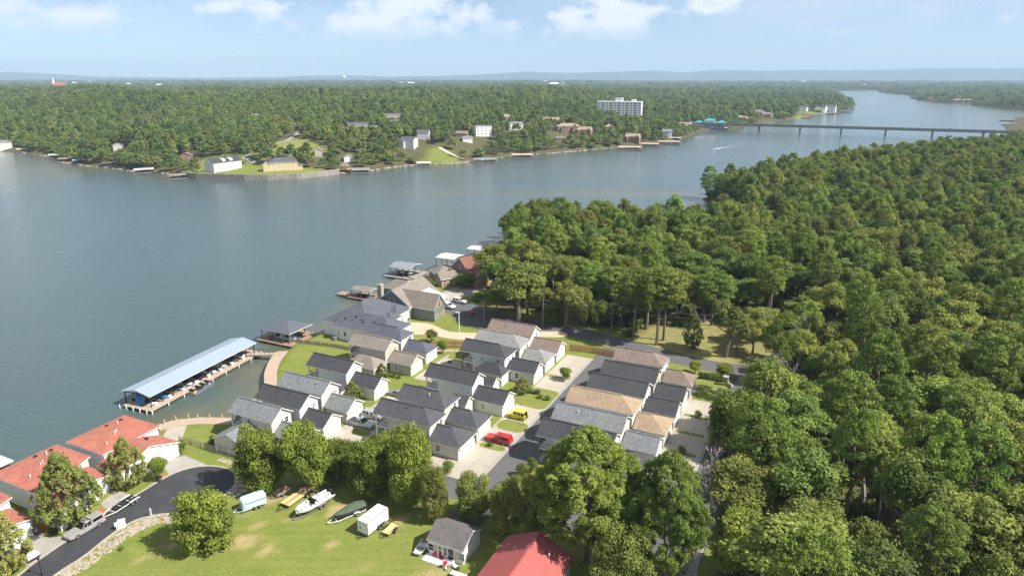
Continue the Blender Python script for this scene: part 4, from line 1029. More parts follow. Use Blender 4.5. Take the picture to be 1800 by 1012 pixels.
def tree(kind, x, y, H, Rr, label, group=None, depth=0.62, name=None, tk=None, z=None, var=None, trunk=True, wide=None):
    """H total height, Rr crown radius, depth share of the height that is crown"""
    z = gz(x, y) if z is None else z
    nm = name or ('pine_tree' if 'pine' in kind else 'broadleaf_tree')
    o = thing(nm, label, 'tree', (x, y, z), rnd.uniform(0, 6.28), group)
    i = rnd.randrange(99) if var is None else var
    cz = H*(1-depth/2); c = obj('crown', CR[kind][i % len(CR[kind])], o, (0, 0, cz))
    wy = wide or 1.0
    c.scale = (Rr, Rr*wy, H*depth/2)
    if trunk:
        T = TK[tk or ('pine' if 'pine' in kind else 'oak')]
        t = obj('trunk', T[i % len(T)], o, (0, 0, -.2)); t.scale = (H, H, H*(1 - depth*.25))
    TREES.append((x, y, Rr))
    return o
def tree_px(kind, u, v, vtop, wpx, label, group=None, depth=.62, **k):
    """tree whose foot stands at pixel (u, v), top at row vtop and crown wpx wide"""
    p = P(u, v); a = math.atan((506-vtop)/FPX) - PIT
    H = CAMH + p.y*math.tan(a)
    dep = (p.y*math.cos(PIT) + (CAMH-H*.6)*math.sin(PIT))
    return tree(kind, p.x, p.y, H, wpx/2*dep/FPX, label, group, depth, z=0.0, **k)
# trees one can single out
tree_px('bigpine', 1030, 985, 754, 196, 'huge dense round-topped pine standing before the right row of houses', depth=.76, var=0)
tree_px('bigpine', 1165, 1018, 796, 150, 'tall dense pine with a bare lower trunk, just right of the huge round-topped pine', depth=.80, var=1)
tree_px('fine', 366, 958, 853, 106, 'round bushy tree standing alone in the meadow beside the blacktop turning circle', depth=.93, var=0)
tree_px('cone', 124, 921, 803, 116, 'tall airy maple on red mulch in front of the middle red-roofed townhouse', depth=.88, var=0)
tree_px('cone', 227, 852, 774, 78, 'dark airy maple between two red-roofed townhouse garages', depth=.92, var=1)
tree_px('round', 281, 843, 802, 38, 'small bright lime-green tree beside the arched doorway', depth=.85, var=0)
tree_px('cone', 14, 1004, 903, 96, 'dark maple at the lower left edge of the photo', depth=.93, var=1)
for i, (u, v, vt, wp, d, kd, lb) in enumerate([(462,858,742,92,.9,'fine','leftmost bushy tree of the row along the top of the meadow'),(541,858,742,92,.9,'fine','second tree from the left in the row along the top of the meadow'),(598,842,772,70,.88,'fine','low rounded tree third from the left in the meadow row'),
    (655,868,766,84,.9,'fine','tree behind the green boat in the meadow row'),(722,884,748,88,.9,'fine','tall tree behind the white cargo trailer in the meadow row'),(762,912,808,58,.94,'shrubby','ragged tree left of the white cottage in the meadow row'),(690,842,752,76,.9,'fine','tree standing behind the others in the middle of the meadow row'),
    (834,912,828,72,.93,'shrubby','loose olive tree behind the white cottage'),(890,938,842,70,.93,'shrubby','dark broadleaf tree between the white cottage and the huge pine'),(938,945,822,64,.92,'shrubby','broadleaf tree at the left foot of the huge round-topped pine')]):
    tree_px(kd, u, v, vt, wp, lb, 'trees along the top of the meadow', d)
tree_px('shrubby', 1095, 1052, 918, 118, 'olive broadleaf tree rising from the bottom edge right of the red barn', depth=.85, var=1)
tree_px('shrubby', 1072, 1078, 986, 84, 'low bushy tree near the red barn at the bottom edge', depth=.85, var=3)
tree_px('fine', 1310, 1030, 905, 132, 'pale yellow-green tree at the bottom edge right of the stone path', depth=.85, var=1)
tree_px('fine', 1295, 795, 686, 120, 'yellow-green tree overhanging the concrete drives of the right row', depth=.88, var=2)
tree_px('pine', 1425, 790, 690, 100, 'rounded pine rising above the wood beside the right row', depth=.6, var=0)
tree_px('pine', 1392, 880, 768, 106, 'blue-green pine in the wood right of the bare grey tree', depth=.7, var=2)
tree_px('oak', 758, 602, 578, 25, 'small round tree on the grass between the tan drive and the cedar fence', depth=.85, var=0)
tree_px('round', 778, 622, 596, 20, 'small dark tree in front of the cedar fence', depth=.9, var=1)
tree_px('round', 1028 - 75 + 40, 668, 645, 24, 'small golden-green tree at the edge of the upper lane', depth=.9, var=1)
tree_px('round', 1222, 656, 632, 24, 'left one of two ball-shaped shrubs trees by the public road', depth=.9, var=0)
tree_px('round', 1272, 662, 638, 31, 'right one of two ball-shaped shrub trees by the public road', depth=.9, var=1)
tree_px('cone', 620, 705, 672, 38, 'dusky reddish small tree beside the pale garage in the lake row', depth=.92, var=0)
tree_px('cone', 672, 665, 640, 28, 'small dusky tree at the corner of the beige house', depth=.92, var=1)
tree_px('cone', 918, 690, 664, 34, 'purple-tinged small tree in the flower bed of the middle row', depth=.92, var=1)
tree_px('round', 820, 505, 478, 46, 'rounded tree shading the forecourt of the low tan-brick house', depth=.9, var=0)
tree_px('oak', 752, 508, 487, 30, 'bushy tree squeezed between the grey-green house and the low tan-brick house', depth=.95, var=2)
for u, v, vt, wp, kd, d, lb in [(912,566,455,110,'oak',.72,'tall white-trunked tree behind the brown roof of the middle row'),(854,556,508,46,'oak',.8,'slim tree by the road beside the small parking area'),(1037,560,462,70,'pine',.5,'tall leaning pine by the road, left of the grassy clearing'),
    (1114,598,472,72,'pine',.48,'tall slim pine at the left edge of the grassy clearing'),(1154,606,470,84,'pine',.5,'tall pine with a straight bare trunk in the grassy clearing'),(1166,598,482,66,'pine',.5,'thick-trunked pine just behind the straight bare-trunked pine'),
    (1219,548,448,90,'pine',.55,'spreading pine at the back of the grassy clearing'),(1216,612,550,40,'cone',.9,'thin wispy tree in the grassy clearing'),(1275,627,518,66,'oak',.8,'dark green leaning oak at the roadside corner of the clearing'),
    (1323,604,540,60,'oak',.6,'small oak by the bend of the road'),(994,574,488,64,'oak',.75,'leafy tree beside the road behind the lane'),(953,562,500,50,'oak',.8,'small tree on the verge behind the middle row'),(1075,566,470,66,'pine',.5,'pine set back from the road left of the clearing'),
    (1062,562,480,60,'oak',.7,'shady oak set back from the road left of the clearing'),(1135,578,480,62,'oak',.72,'oak behind the two tall pines of the clearing'),(1190,566,470,66,'oak',.7,'broad oak shading the middle of the clearing'),(1250,572,478,74,'pine',.6,'pine behind the dark green leaning oak'),(1015,572,500,56,'shrubby',.85,'bushy tree at the roadside behind the lane'),(928,556,478,66,'oak',.8,'tree close behind the white-trunked tree'),(975,566,520,44,'shrubby',.9,'low bushy tree left of the bushy roadside tree'),(1050,572,522,46,'shrubby',.9,'low bushy tree under the leaning pine'),(1092,574,515,50,'oak',.85,'low-branched oak at the left of the clearing'),(872,548,505,44,'oak',.85,'low oak between the slim tree and the white-trunked tree'),(1128,566,508,50,'oak',.85,'low-branched oak deep behind the two tall pines'),(1322,622,560,56,'oak',.85,'rounded oak by the roadside right of the brown utility pole'),(1238,566,500,60,'oak',.85,'low-branched oak at the back right of the clearing'),(1345,592,540,60,'oak',.8,'oak at the right-hand bend of the clearing road'),(1300,556,490,66,'oak',.8,'oak beyond the far branch of the clearing road'),(868,512,424,60,'oak',.85,'tall tree rising beside the rust-red house'),(888,530,450,70,'oak',.8,'broad tree between the rust-red house and the white-trunked tree')]:
    tree_px(kd, u, v, vt, wp, lb, 'roadside trees', d)
# bare grey tree
bt = thing('bare_tree', 'leafless grey tree with twisted branches by the end of the side lane', 'tree', P(1247, 905))
def bare(seed, H):
    r_ = random.Random(seed); b = MB()
    def grow(p, d, ln, rad, lv):
        q = p + d*ln; b.tube(p, q, max(rad, .05), max(rad*.62, .04), 6 if lv < 2 else 4, cap=False)
        if lv >= 5: return
        for _ in range(4 if lv in (1, 2) else 3):
            e = (d + Vector((r_.uniform(-.8,.8), r_.uniform(-.8,.8), r_.uniform(-.25,.6)))).normalized(); grow(q, e, ln*r_.uniform(.55,.85), rad*.58, lv+1)
    grow(Vector((0,0,-.2)), Vector((.1,.05,1)).normalized(), H*.28, .26, 0); return b
bare(4, 12.5).build('branches', M['palebark'], bt)
# the wood on the right: every tree large enough to tell apart stands by itself
def poisson(poly, dmin, keep, seed, box=None, tries=40000, taken=()):
    rg = np.random.default_rng(seed)
    x0, y0 = poly.min(0); x1, y1 = poly.max(0)
    if box: x0, x1, y0, y1 = box
    C = rg.random((tries, 2))*[x1-x0, y1-y0] + [x0, y0]
    C = C[sdf(C[:, 0], C[:, 1], poly) > 0]; C = C[keep(C)]
    cell = {}; outp = []
    for p in taken: cell.setdefault((int(p[0]//dmin), int(p[1]//dmin)), []).append(p)
    for p in C:
        k = (int(p[0]//dmin), int(p[1]//dmin)); ok = True
        for i in (-1,0,1):
            for j in (-1,0,1):
                for q in cell.get((k[0]+i, k[1]+j), ()):
                    if (p[0]-q[0])**2 + (p[1]-q[1])**2 < dmin*dmin: ok = False; break
                if not ok: break
            if not ok: break
        if ok: cell.setdefault(k, []).append(p); outp.append(p)
    return np.array(outp)
road_lines = [px([(1000,581),(1090,603),(1180,627),(1240,641),(1300,650),(1360,654)]), px([(1340,648),(1376,622),(1366,598),(1320,578),(1250,560)])]
def seg_d(C, pts):
    d = np.full(len(C), 1e9)
    for p, q in zip(pts[:-1], pts[1:]):
        ex, ey = q[0]-p[0], q[1]-p[1]; t = np.clip(((C[:,0]-p[0])*ex+(C[:,1]-p[1])*ey)/(ex*ex+ey*ey), 0, 1)
        d = np.minimum(d, np.hypot(C[:,0]-p[0]-t*ex, C[:,1]-p[1]-t*ey))
    return d
def keep_wood(C):
    k = (sdf(C[:,0], C[:,1], hood) < np.where(C[:,1] < 175, -5.5, -2.5)) & (sdf(C[:,0], C[:,1], NS) > 2.0)
    k &= sdf(C[:,0], C[:,1], clearing) < -1
    for rl in road_lines: k &= seg_d(C, rl) > 5
    k &= ~((C[:,0] < 33) & (C[:,1] < 84))
    k &= (C[:,1] > 62) & (C[:,0] < 0.80*(C[:,1]+25)+8) 
    k &= ~((C[:,0] > 20) & (C[:,0] < 32) & (C[:,1] < 96))            # the stone path
    return k
wood = poisson(NS, 6.1, keep_wood, 11, (0, 620, 55, 700), 60000, [(t[0], t[1]) for t in TREES])
wood = wood[np.argsort(np.hypot(wood[:,0], wood[:,1]))]
n_single = 300 - len(TREES)
kinds = {'pine': ('pine tree inside the dense wood on the right', 'pines inside the dense wood on the right'),
         'oak': ('broadleaf tree inside the dense wood on the right', 'broadleaf trees inside the dense wood on the right')}
singles, rest = wood[:n_single], wood[n_single:]
print('wood trees', len(wood), 'single', len(singles))
for x, y in singles:
    kd = 'pine' if rnd.random() < (0.30 if y < 200 else .34) else 'oak'
    lb, gp = kinds[kd]
    big_ = rnd.random(); H_ = rnd.uniform(15, 22.5) if kd == 'pine' else rnd.uniform(10, 19)
    d2 = y*math.cos(PIT) + (CAMH-H_*.7)*math.sin(PIT); uu = 900 + x*FPX/d2; vv = 506 + FPX*math.tan(math.atan2(CAMH-H_*.8, y) - PIT)
    where = 'at the bottom right' if vv > 790 else 'right of the side lane' if vv > 590 else 'beside the road and clearing' if (uu < 1330 and vv > 440) else 'at its lakeward left end' if uu < 1180 else 'toward its right middle'
    sz_ = ('tall ' if H_ > 18.5 else 'lower ') if kd == 'pine' else ('tall ' if H_ > 15 else 'lower ')
    lb = sz_ + ('pine' if kd == 'pine' else 'broadleaf tree') + ' in the dense wood, ' + where; gp = sz_ + ('pines' if kd == 'pine' else 'broadleaf trees') + ' of the wood ' + where
    if kd == 'pine': tree('pine', x, y, H_, rnd.uniform(3.4, 5.2), lb, gp, rnd.uniform(.5,.66))
    else: tree('oak', x, y, H_, rnd.uniform(3.6, 4.8)+ (2.6*big_**2), lb, gp, rnd.uniform(.66,.84), tk='pale' if rnd.random() < .3 else None, wide=rnd.uniform(.8, 1.2))
# ------------------------------------------------------------------ woods past the first 300 trees, and the far shore: one object each
def low_crown(kind, seed, n, size, m, z0):
    """crown and trunk in one mesh, foot at the origin, unit size about a metre"""
    return crown_mesh('far_crown', kind, seed, n, size, m)
def scatter(name, pts, scl, rot, meshes, pick):
    """one object: meshes instanced on points by geometry nodes"""
    me = bpy.data.meshes.new(name); me.vertices.add(len(pts)); me.vertices.foreach_set('co', np.asarray(pts, np.float32).ravel())
    a = me.attributes.new('scl', 'FLOAT_VECTOR', 'POINT'); a.data.foreach_set('vector', np.asarray(scl, np.float32).ravel())
    a = me.attributes.new('rot', 'FLOAT', 'POINT'); a.data.foreach_set('value', np.asarray(rot, np.float32))
    a = me.attributes.new('pick', 'INT', 'POINT'); a.data.foreach_set('value', np.asarray(pick, np.int32))
    me.update(); o = obj(name, me)
    g = bpy.data.node_groups.new(name + '_nodes', 'GeometryNodeTree'); g.is_modifier = True
    g.interface.new_socket('Geometry', in_out='INPUT', socket_type='NodeSocketGeometry'); g.interface.new_socket('Geometry', in_out='OUTPUT', socket_type='NodeSocketGeometry')
    gi = g.nodes.new('NodeGroupInput'); go = g.nodes.new('NodeGroupOutput')
    ip = g.nodes.new('GeometryNodeInstanceOnPoints'); jn = g.nodes.new('GeometryNodeJoinGeometry')
    m2p = g.nodes.new('GeometryNodeMeshToPoints'); g.links.new(gi.outputs[0], m2p.inputs['Mesh'])
    g.links.new(m2p.outputs[0], ip.inputs['Points']); g.links.new(jn.outputs[0], ip.inputs['Instance']); ip.inputs['Pick Instance'].default_value = True
    for so in meshes[::-1]:
        oi = g.nodes.new('GeometryNodeObjectInfo'); oi.inputs['Object'].default_value = so; oi.transform_space = 'ORIGINAL'
        gti = g.nodes.new('GeometryNodeGeometryToInstance'); g.links.new(oi.outputs['Geometry'], gti.inputs[0]); g.links.new(gti.outputs[0], jn.inputs[0])
    def att(n, dt):
        x = g.nodes.new('GeometryNodeInputNamedAttribute'); x.data_type = dt; x.inputs['Name'].default_value = n; return x.outputs['Attribute']
    g.links.new(att('scl', 'FLOAT_VECTOR'), ip.inputs['Scale']); g.links.new(att('pick', 'INT'), ip.inputs['Instance Index'])
    cx_ = g.nodes.new('ShaderNodeCombineXYZ'); g.links.new(att('rot', 'FLOAT'), cx_.inputs[2]); g.links.new(cx_.outputs[0], ip.inputs['Rotation'])
    g.links.new(ip.outputs[0], go.inputs[0])
    md = o.modifiers.new('scatter', 'NODES'); md.node_group = g
    return tag(o, kind='stuff')
rg = np.random.default_rng(5)
# far_tree: a real tree on the far bank whose crown mesh is shared by the woods
M['leaf_far'] = foliage('far_leaves', (0.105,0.155,0.040), (0.210,0.255,0.060), 0.3, 0.16, 0.75, 0.4)
M['leaf_farp'] = foliage('far_needles', (0.075,0.128,0.042), (0.150,0.205,0.056), 0.25, 0.08, 0.75, 0.4)
far_src = []
def tree_far(kind, seed, n, size, m, u, v, lb):
    p = hit(u, v); o = thing('broadleaf_tree' if kind == 'oak' else 'pine_tree', lb, 'tree', p, 0, None)
    c = obj('crown', crown_mesh('crown', kind, seed, n, size, m), o); c.scale = (5, 5, 6); c.location = (0, 0, 9)
    t = obj('trunk', TK['oak'][0], o, (0,0,-.3)); t.scale = (12,12,12); far_src.append(c); return o
tree_far('oak', 301, 900, 0.11, M['leaf_far'], 396, 283, 'rounded tree just behind the white lakeside house on the far shore')
tree_far('oak', 302, 900, 0.11, M['leaf_far'], 432, 289, 'tree standing between the two lakeside houses on the far shore')
tree_far('pine', 303, 900, 0.10, M['leaf_farp'], 408, 262, 'pine above the drive behind the white lakeside house on the far shore')
tree_far('oak', 304, 900, 0.11, M['leaf_far'], 541, 283, 'tree right of the yellow house on the far shore')
if len(rest):
    k = len(rest); hh = rg.uniform(5.5, 9.5, k); rr3 = rg.uniform(4.0, 5.8, k); zz3 = ground_z(rest[:,0], rest[:,1])
    mid = [c for o_ in COL.objects if o_.name.startswith(('broadleaf_tree', 'pine_tree')) for c in o_.children if c.name.startswith('crown') and c.data in CR['oak'][:3] + CR['pine'][:2]]
    srcs = []
    for me_ in CR['oak'][:3] + CR['pine'][:2]:
        srcs.append(next(c for c in mid if c.data == me_))
    pk = rg.integers(0, 5, k); pk = np.where(rg.random(k) < .7, rg.integers(0, 3, k), rg.integers(3, 5, k))
    scatter('peninsula_wood', np.stack([rest[:,0], rest[:,1], zz3+hh*1.15], 1), np.stack([rr3, rr3, hh*.95], 1), rg.random(k)*6.28, srcs, pk)

# low growth under the trees
shr_src = []
for i, (u, v, lb) in enumerate(((1105,590,'leafy roadside bush at the left corner of the clearing'),(1192,572,'leafy bush at the back of the clearing'))):
    o = thing('wild_bush', lb, 'bush', P(u, v)); c = obj('foliage', crown_mesh('foliage', 'bush', 140+i, 1100, .10, M['leaf_hedge']), o, (0,0,1.0)); c.scale = (1.8,1.6,1.2)
    st_ = MB(); st_.tube((0,0,-.1),(0,0,1.0),.06,.03,5); st_.build('stem', M['bark'], o); shr_src.append(c)
ug = poisson(NS, 2.9, lambda C: (sdf(C[:,0], C[:,1], hood) < -1.5) & (sdf(C[:,0], C[:,1], NS) > 1.5) & (sdf(C[:,0], C[:,1], clearing) < 1) & (seg_d(C, road_lines[0]) > 4.6) & (seg_d(C, road_lines[1]) > 3.6) & (C[:,0] < 0.80*(C[:,1]+25)+8) & ~((C[:,0] > 20) & (C[:,0] < 32) & (C[:,1] < 96)), 31, (0, 330, 62, 420), 26000)
k = len(ug); r_ = rg.uniform(.8, 2.0, k); h_ = rg.uniform(.8, 2.8, k)
hsrc = [c for c in shr_src]
scatter('undergrowth', np.stack([ug[:,0], ug[:,1], ground_z(ug[:,0], ug[:,1])+h_*.5], 1), np.stack([r_, r_, h_], 1), rg.random(k)*6.28, hsrc, rg.integers(0, 2, k))
for u, v, s_, lb in [(1352,760,1.25,'bare white snag standing in the wood right of the pale rounded pine'),(1545,915,1.0,'dead pale tree between crowns in the lower right wood'),(1405,650,1.1,'leafless pale tree at the bend of the road'),(1690,700,1.1,'grey dead treetop showing near the right edge of the wood')]:
    q = P(u, v); d_ = dup(bt, (q.x, q.y, gz(q.x, q.y)), rnd.uniform(0, 6.28), lb); d_.scale = (s_, s_, s_*1.15)
# ------------------------------------------------------------------ the far shore
FARB = []
_kc = knoll.mean(0); FARB.append((float(_kc[0]), float(_kc[1]), 20, 42))
def shift(p, back):
    """move a point straight away from the camera along the ground"""
    d = Vector((p.x, p.y, 0)).normalized(); q = Vector((p.x, p.y, 0)) + d*back; q.z = gz(q.x, q.y); return q
def far_house(name, label, cat, u, v, wpx, storeys, wallm, roofm, rise=2.5, kind='h', dep=9, rot=0, group=None, cols=None, back=0, clear=60, wall_h=None, extra=(), base=0.0, winw=1.1):
    p = shift(hit(u, v), back); dist = math.hypot(p.x, p.y)
    wd = wpx*math.sqrt(dist*dist+CAMH**2)/FPX*0.98
    rz = math.atan2(p.y, p.x) - math.pi/2 + R(rot)
    o = thing(name, label, cat, p, rz, group)
    hgt = (wall_h or 2.9*storeys) + .4; hw = wd/2
    blks = [(-hw, hw, -dep/2, dep/2, hgt, rise, kind)] + list(extra)
    for bk in blks:
        ax = 'x' if (bk[1]-bk[0]) >= (bk[3]-bk[2]) else 'y'
        if rise <= 0.05:
            b = MB(); b.box(*bk[:4], -3, bk[4]); b.build('wall', M[wallm], o)
            b = MB(); b.box(bk[0]-.2, bk[1]+.2, bk[2]-.2, bk[3]+.2, bk[4]+.002, bk[4]+.35); b.build('roof', M[roofm], o)
        else:
            r, _ = roof_mb(bk[0]-.4, bk[1]+.4, bk[2]-.4, bk[3]+.4, bk[4], bk[5], bk[6], axis=ax); r.build('roof', [M[roofm], M['trim']], o)
            walls_mb(bk[0]-.4, bk[1]+.4, bk[2]-.4, bk[3]+.4, bk[4], bk[5], bk[6], axis=ax, z0=-3).build('wall', M[wallm], o)
    n = cols or max(2, int(wd/3.2))
    for s in range(storeys):
        for i in range(n): window(o, -hw+wd*(i+.5)/n, -dep/2+.01 if rise > .05 else -dep/2, 1.6+2.9*s, '-y', winw, 1.4)
    FARB.append((p.x, p.y, wd/2+5, clear)); return o
o = far_house('house', 'white lakeside house with a black roof and two white dormers on the far shore', 'house', 394, 299, 54, 2, 'white', 'black_roof', 3.6, 'g', 10, 38, extra=(), cols=6, clear=90)
for x in (-2.5, 4.0):
    d = MB(); d.box(x-1.3, x+1.3, -4.2, -1.0, 5.9, 8.4); d.add([(x-1.5,-4.4,8.42),(x+1.5,-4.4,8.42),(x+1.5,1.6,9.6),(x-1.5,1.6,9.6)], [(0,1,2,3)]); d.build('dormer', M['white'], o)
o = far_house('house', 'yellow two-storey lakeside house with a blue-grey hipped roof on the far shore', 'house', 498, 299, 46, 2, 'tan_wall' if 'tan_wall' in M else 'beige', 'slate_roof', 3.2, 'h', 10, 4, extra=[(-14.5,-9.5,-6,2,5.0,2.6,'g'), (9,14,-4.5,3,3.4,1.8,'h')], cols=6, clear=90)
for c in o.children:
    if c.name.startswith('wall'): c.data.materials[0] = mat('pale_yellow_stucco', (0.56,0.44,0.24), 0.8)
far_house('house', 'tall white flat-roofed modern house on the far bank', 'house', 848, 238, 29, 3, 'white', 'steel', 0.0, 'h', 10, 18, cols=4, clear=60, back=0)
far_house('cottage', 'small white cottage just below the tall flat-roofed house', 'cottage', 821, 249, 17, 1, 'white', 'grey_roof', 1.8, 'g', 7, 10)
far_house('house', 'dark grey house half hidden in trees at the bank, left of the concrete ramp', 'house', 720, 258, 24, 2, 'greysid', 'slate_roof', 2.4, 'g', 10, -25, clear=45, extra=[(-9,-2,-8,0,5.2,2.2,'g')])
far_house('house', 'pair-gabled blue-roofed house high on the left of the far bank', 'house', 628, 225, 33, 1, 'beige', 'slate_roof', 2.6, 'g', 12, 10, clear=60)
far_house('building', 'long pale flat-roofed building among the trees high on the far bank', 'building', 685, 206, 40, 1, 'beige', 'steel', 0.0, 'h', 14, 0, clear=60)
far_house('house', 'white house with a pale roof right of the long flat-roofed building', 'house', 693, 219, 16, 1, 'white', 'pale_roof', 1.6, 'g', 8, 20, clear=50)
for i, (u, v, wp, lb) in enumerate([(890,214,17,'tan-roofed lodge standing alone left of the tan-roofed apartments'),(969,220,28,'large tan-roofed apartment block leftmost of its cluster'),(998,232,40,'long low tan-roofed apartment block in the middle of its cluster'),(1027,238,26,'tan-roofed apartment block with tall gables right of the long low one'),(1070,232,14,'narrow tan-roofed block directly before the white apartment slab'),(1112,250,24,'tan-roofed block lowest and rightmost of its cluster')]):
    far_house('apartment_block', lb, 'building', u, v, wp, 2, 'brick', 'tan_roof', 3.0, 'g' if i % 2 else 'h', 11, (-1)**i*12, 'tan-roofed blocks on the far bank', clear=34, extra=[(-9,-4,-8.5,1,4.6,2.6,'g'),(4,8.5,-7.5,1,5.4,3.0,'g')] if wp > 20 else ())
far_house('house', 'white gabled house between the tall flat-roofed house and the tan-roofed blocks', 'house', 905, 228, 26, 2, 'white', 'grey_roof', 2.4, 'g', 10, 15, clear=45, extra=[(-8,-2,-8,0,5.6,2.6,'g')])
far_house('house', 'brown-roofed cabin near the water below the tan-roofed blocks', 'house', 985, 249, 18, 1, 'orangebrick', 'brown_roof', 2.0, 'h', 9, 0, clear=40)
far_house('house', 'house with a white porch at the left edge of the far shore', 'house', 3, 262, 24, 2, 'white', 'grey_roof', 2.2, 'h', 9, -10, clear=70)
far_house('house', 'grey-roofed house buried in trees above the left boathouses', 'house', 208, 262, 15, 1, 'beige', 'grey_roof', 2.0, 'g', 9, 5, clear=50)
far_house('house', 'red-brown house deep in the wood above the left bank', 'house', 266, 222, 14, 2, 'brick', 'rust_roof', 2.4, 'g', 8, 5, clear=70)
for u, v, wp, st, wm, rm, lb in [(655,231,15,1,'white','pale_roof','pale low house left of the dark grey bank house, up the slope'),(745,244,20,2,'greysid','slate_roof','blue-grey house up the bank above the concrete ramp'),(812,240,20,1,'brick','brown_roof','brown-roofed carport just left of the tall flat-roofed house'),(872,224,14,1,'beige','tan_roof','small tan house right of the tall flat-roofed house, higher up'),
    (1143,236,18,1,'beige','grey_roof','grey-roofed house right of the apartment slab'),(1172,240,16,2,'white','grey_roof','white two-storey house among trees near the bank by the bridge'),(1194,222,22,1,'beige','taupe_roof','long taupe-roofed house left of the turquoise restaurant'),(1222,222,20,1,'orangebrick','tan_roof','low tan building directly left of the turquoise restaurant'),
    (330,280,16,1,'brick','brown_roof','dark cabin among trees left of the white lakeside house'),(560,272,12,1,'beige','pale_roof','small pale house on the slope right of the grassy knoll'),(612,283,14,1,'white','pale_roof','white cottage in trees above the thatched hut'),(448,208,13,1,'beige','grey_roof','grey roof deep in the wood behind the grassy knoll')]:
    far_house('house', lb, 'house', u, v, wp, st, wm, rm, 2.2, 'g', 9, rnd.uniform(-25, 25), clear=38)
# apartment slab
p = shift(hit(1083, 222), 0); p = Vector((183/1200*1085*1.0, 1085, 0)); p.z = gz(p.x, p.y)
o = thing('apartment_tower', 'white seven-storey apartment slab with rows of dark windows on the far bank', 'building', p, math.atan2(p.y, p.x)-math.pi/2 - R(8))
Wd = 68.0; topz = 33.5 - p.z
b = MB(); b.box(-Wd/2, Wd/2, -7, 7, -4, topz); b.build('wall', M['stucco'], o)
b = MB(); b.box(-6.5, 4.5, -4, 4, topz+.002, topz+5); b.box(18, 24.5, -3, 3, topz+.002, topz+3.2); b.box(-Wd/2-.2, Wd/2+.2, -7.2, 7.2, topz-.9, topz-.4); b.build('roof_structure', M['trim'], o)
fl = 3.55
wb = MB(); wb.box(-2.1,2.1,-.06,.05,-.75,.75); wbm = wb.mesh('window', M['glass'])
wb2 = MB(); wb2.box(-1.2,1.2,-.06,.05,-.6,.6); wbm2 = wb2.mesh('window', M['glass'])
for s in range(7):
    for i in range(11):
        obj('window', wbm if i % 2 else wbm2, o, (-Wd/2+3.2+i*6.15, -7.0, topz-2.6-s*fl))
FARB.append((p.x, p.y, 36, 90))
# turquoise-roofed restaurant on its quay
p = P(1246, 228, ZW); rz = math.atan2(p.y, p.x)-math.pi/2
o = thing('restaurant', 'white waterside restaurant with turquoise hipped roofs beside the bridge', 'restaurant', (p.x, p.y, 0.4), rz)
b = MB(); b.box(-26, 26, -2, 22, -4.5, 0.0); b.build('quay', M['grey_conc'], o)
b = MB(); b.box(-21, 21, 2, 16, 0, 3.4); b.box(-10, 20, 3, 15, 3.4, 7.0); b.build('wall', M['stucco'], o)
b = MB(); b.box(-22, 22, 0, 2.2, 3.1, 3.5); b.build('terrace_roof', M['trim'], o)
for x0, x1, ze in ((-21,-7,7.0), (9,23,7.4), (-8,9,10.0)):
    r, _ = roof_mb(x0, x1, 1.5, 15, ze, 3.0, 'h'); r.build('roof', [M['teal'], M['trim']], o)
    if ze > 8:
        b = MB(); b.box(x0+1, x1-1, 3.2, 14.5, 7.0, ze-.05); b.build('tower_wall', M['stucco'], o)
for i in range(10): window(o, -18+i*4, 2.0, 1.8, '-y', 2.2, 1.8)
for i in range(5): window(o, -7+i*6, 3.0, 5.2, '-y', 2.2, 1.6)
FARB.append((p.x, p.y+10, 30, 60))
# white mansions on the point past the bridge
for u, v, wp, st, wm, rm, rs, lb in [(1404,194,26,2,'white','slate_roof',3,'white mansion with a grey roof on the point past the bridge, left one'),(1442,197,16,3,'white','black_roof',4,'white turreted mansion nearest the water on the point past the bridge'),(1458,196,18,3,'white','slate_roof',5,'tall white gabled mansion at the tip of the point past the bridge'),
    (1385,186,22,2,'beige','taupe_roof',3,'beige house behind the mansions on the point past the bridge'),(1346,207,20,2,'orangebrick','taupe_roof',3,'brick house just left of the mansions beyond the bridge'),(1333,203,18,2,'beige','taupe_roof',4,'taupe-roofed house close above the bridge'),(1306,210,16,1,'orangebrick','tan_roof',2,'tan-roofed house right behind the bridge end'),
    (1646,177,26,2,'orangebrick','rust_roof',3,'red-roofed house left of two on the far right bank'),(1692,180,26,2,'orangebrick','tan_roof',3,'tan house right of two on the far right bank')]:
    far_house('house', lb, 'house', u, v, wp, st, wm, rm, rs, 'h' if st < 3 else 'g', 12, rnd.uniform(-20, 20), clear=70, extra=[(-8,-3,-9.5,1,2.9*st+.2,3.4,'g'),(2.5,8,-8.5,1,2.9*st-1.2,3.0,'g')])
bw = MB(); q = P(1441, 202, ZW); bw.box(-12, 12, -1, 2, -2, 2.4); o = bw.build('seawall', M['stucco']); o.location = q; o.rotation_euler.z = math.atan2(q.y, q.x)-math.pi/2; tag(o, 'bright white seawall below the mansions on the point', 'wall')
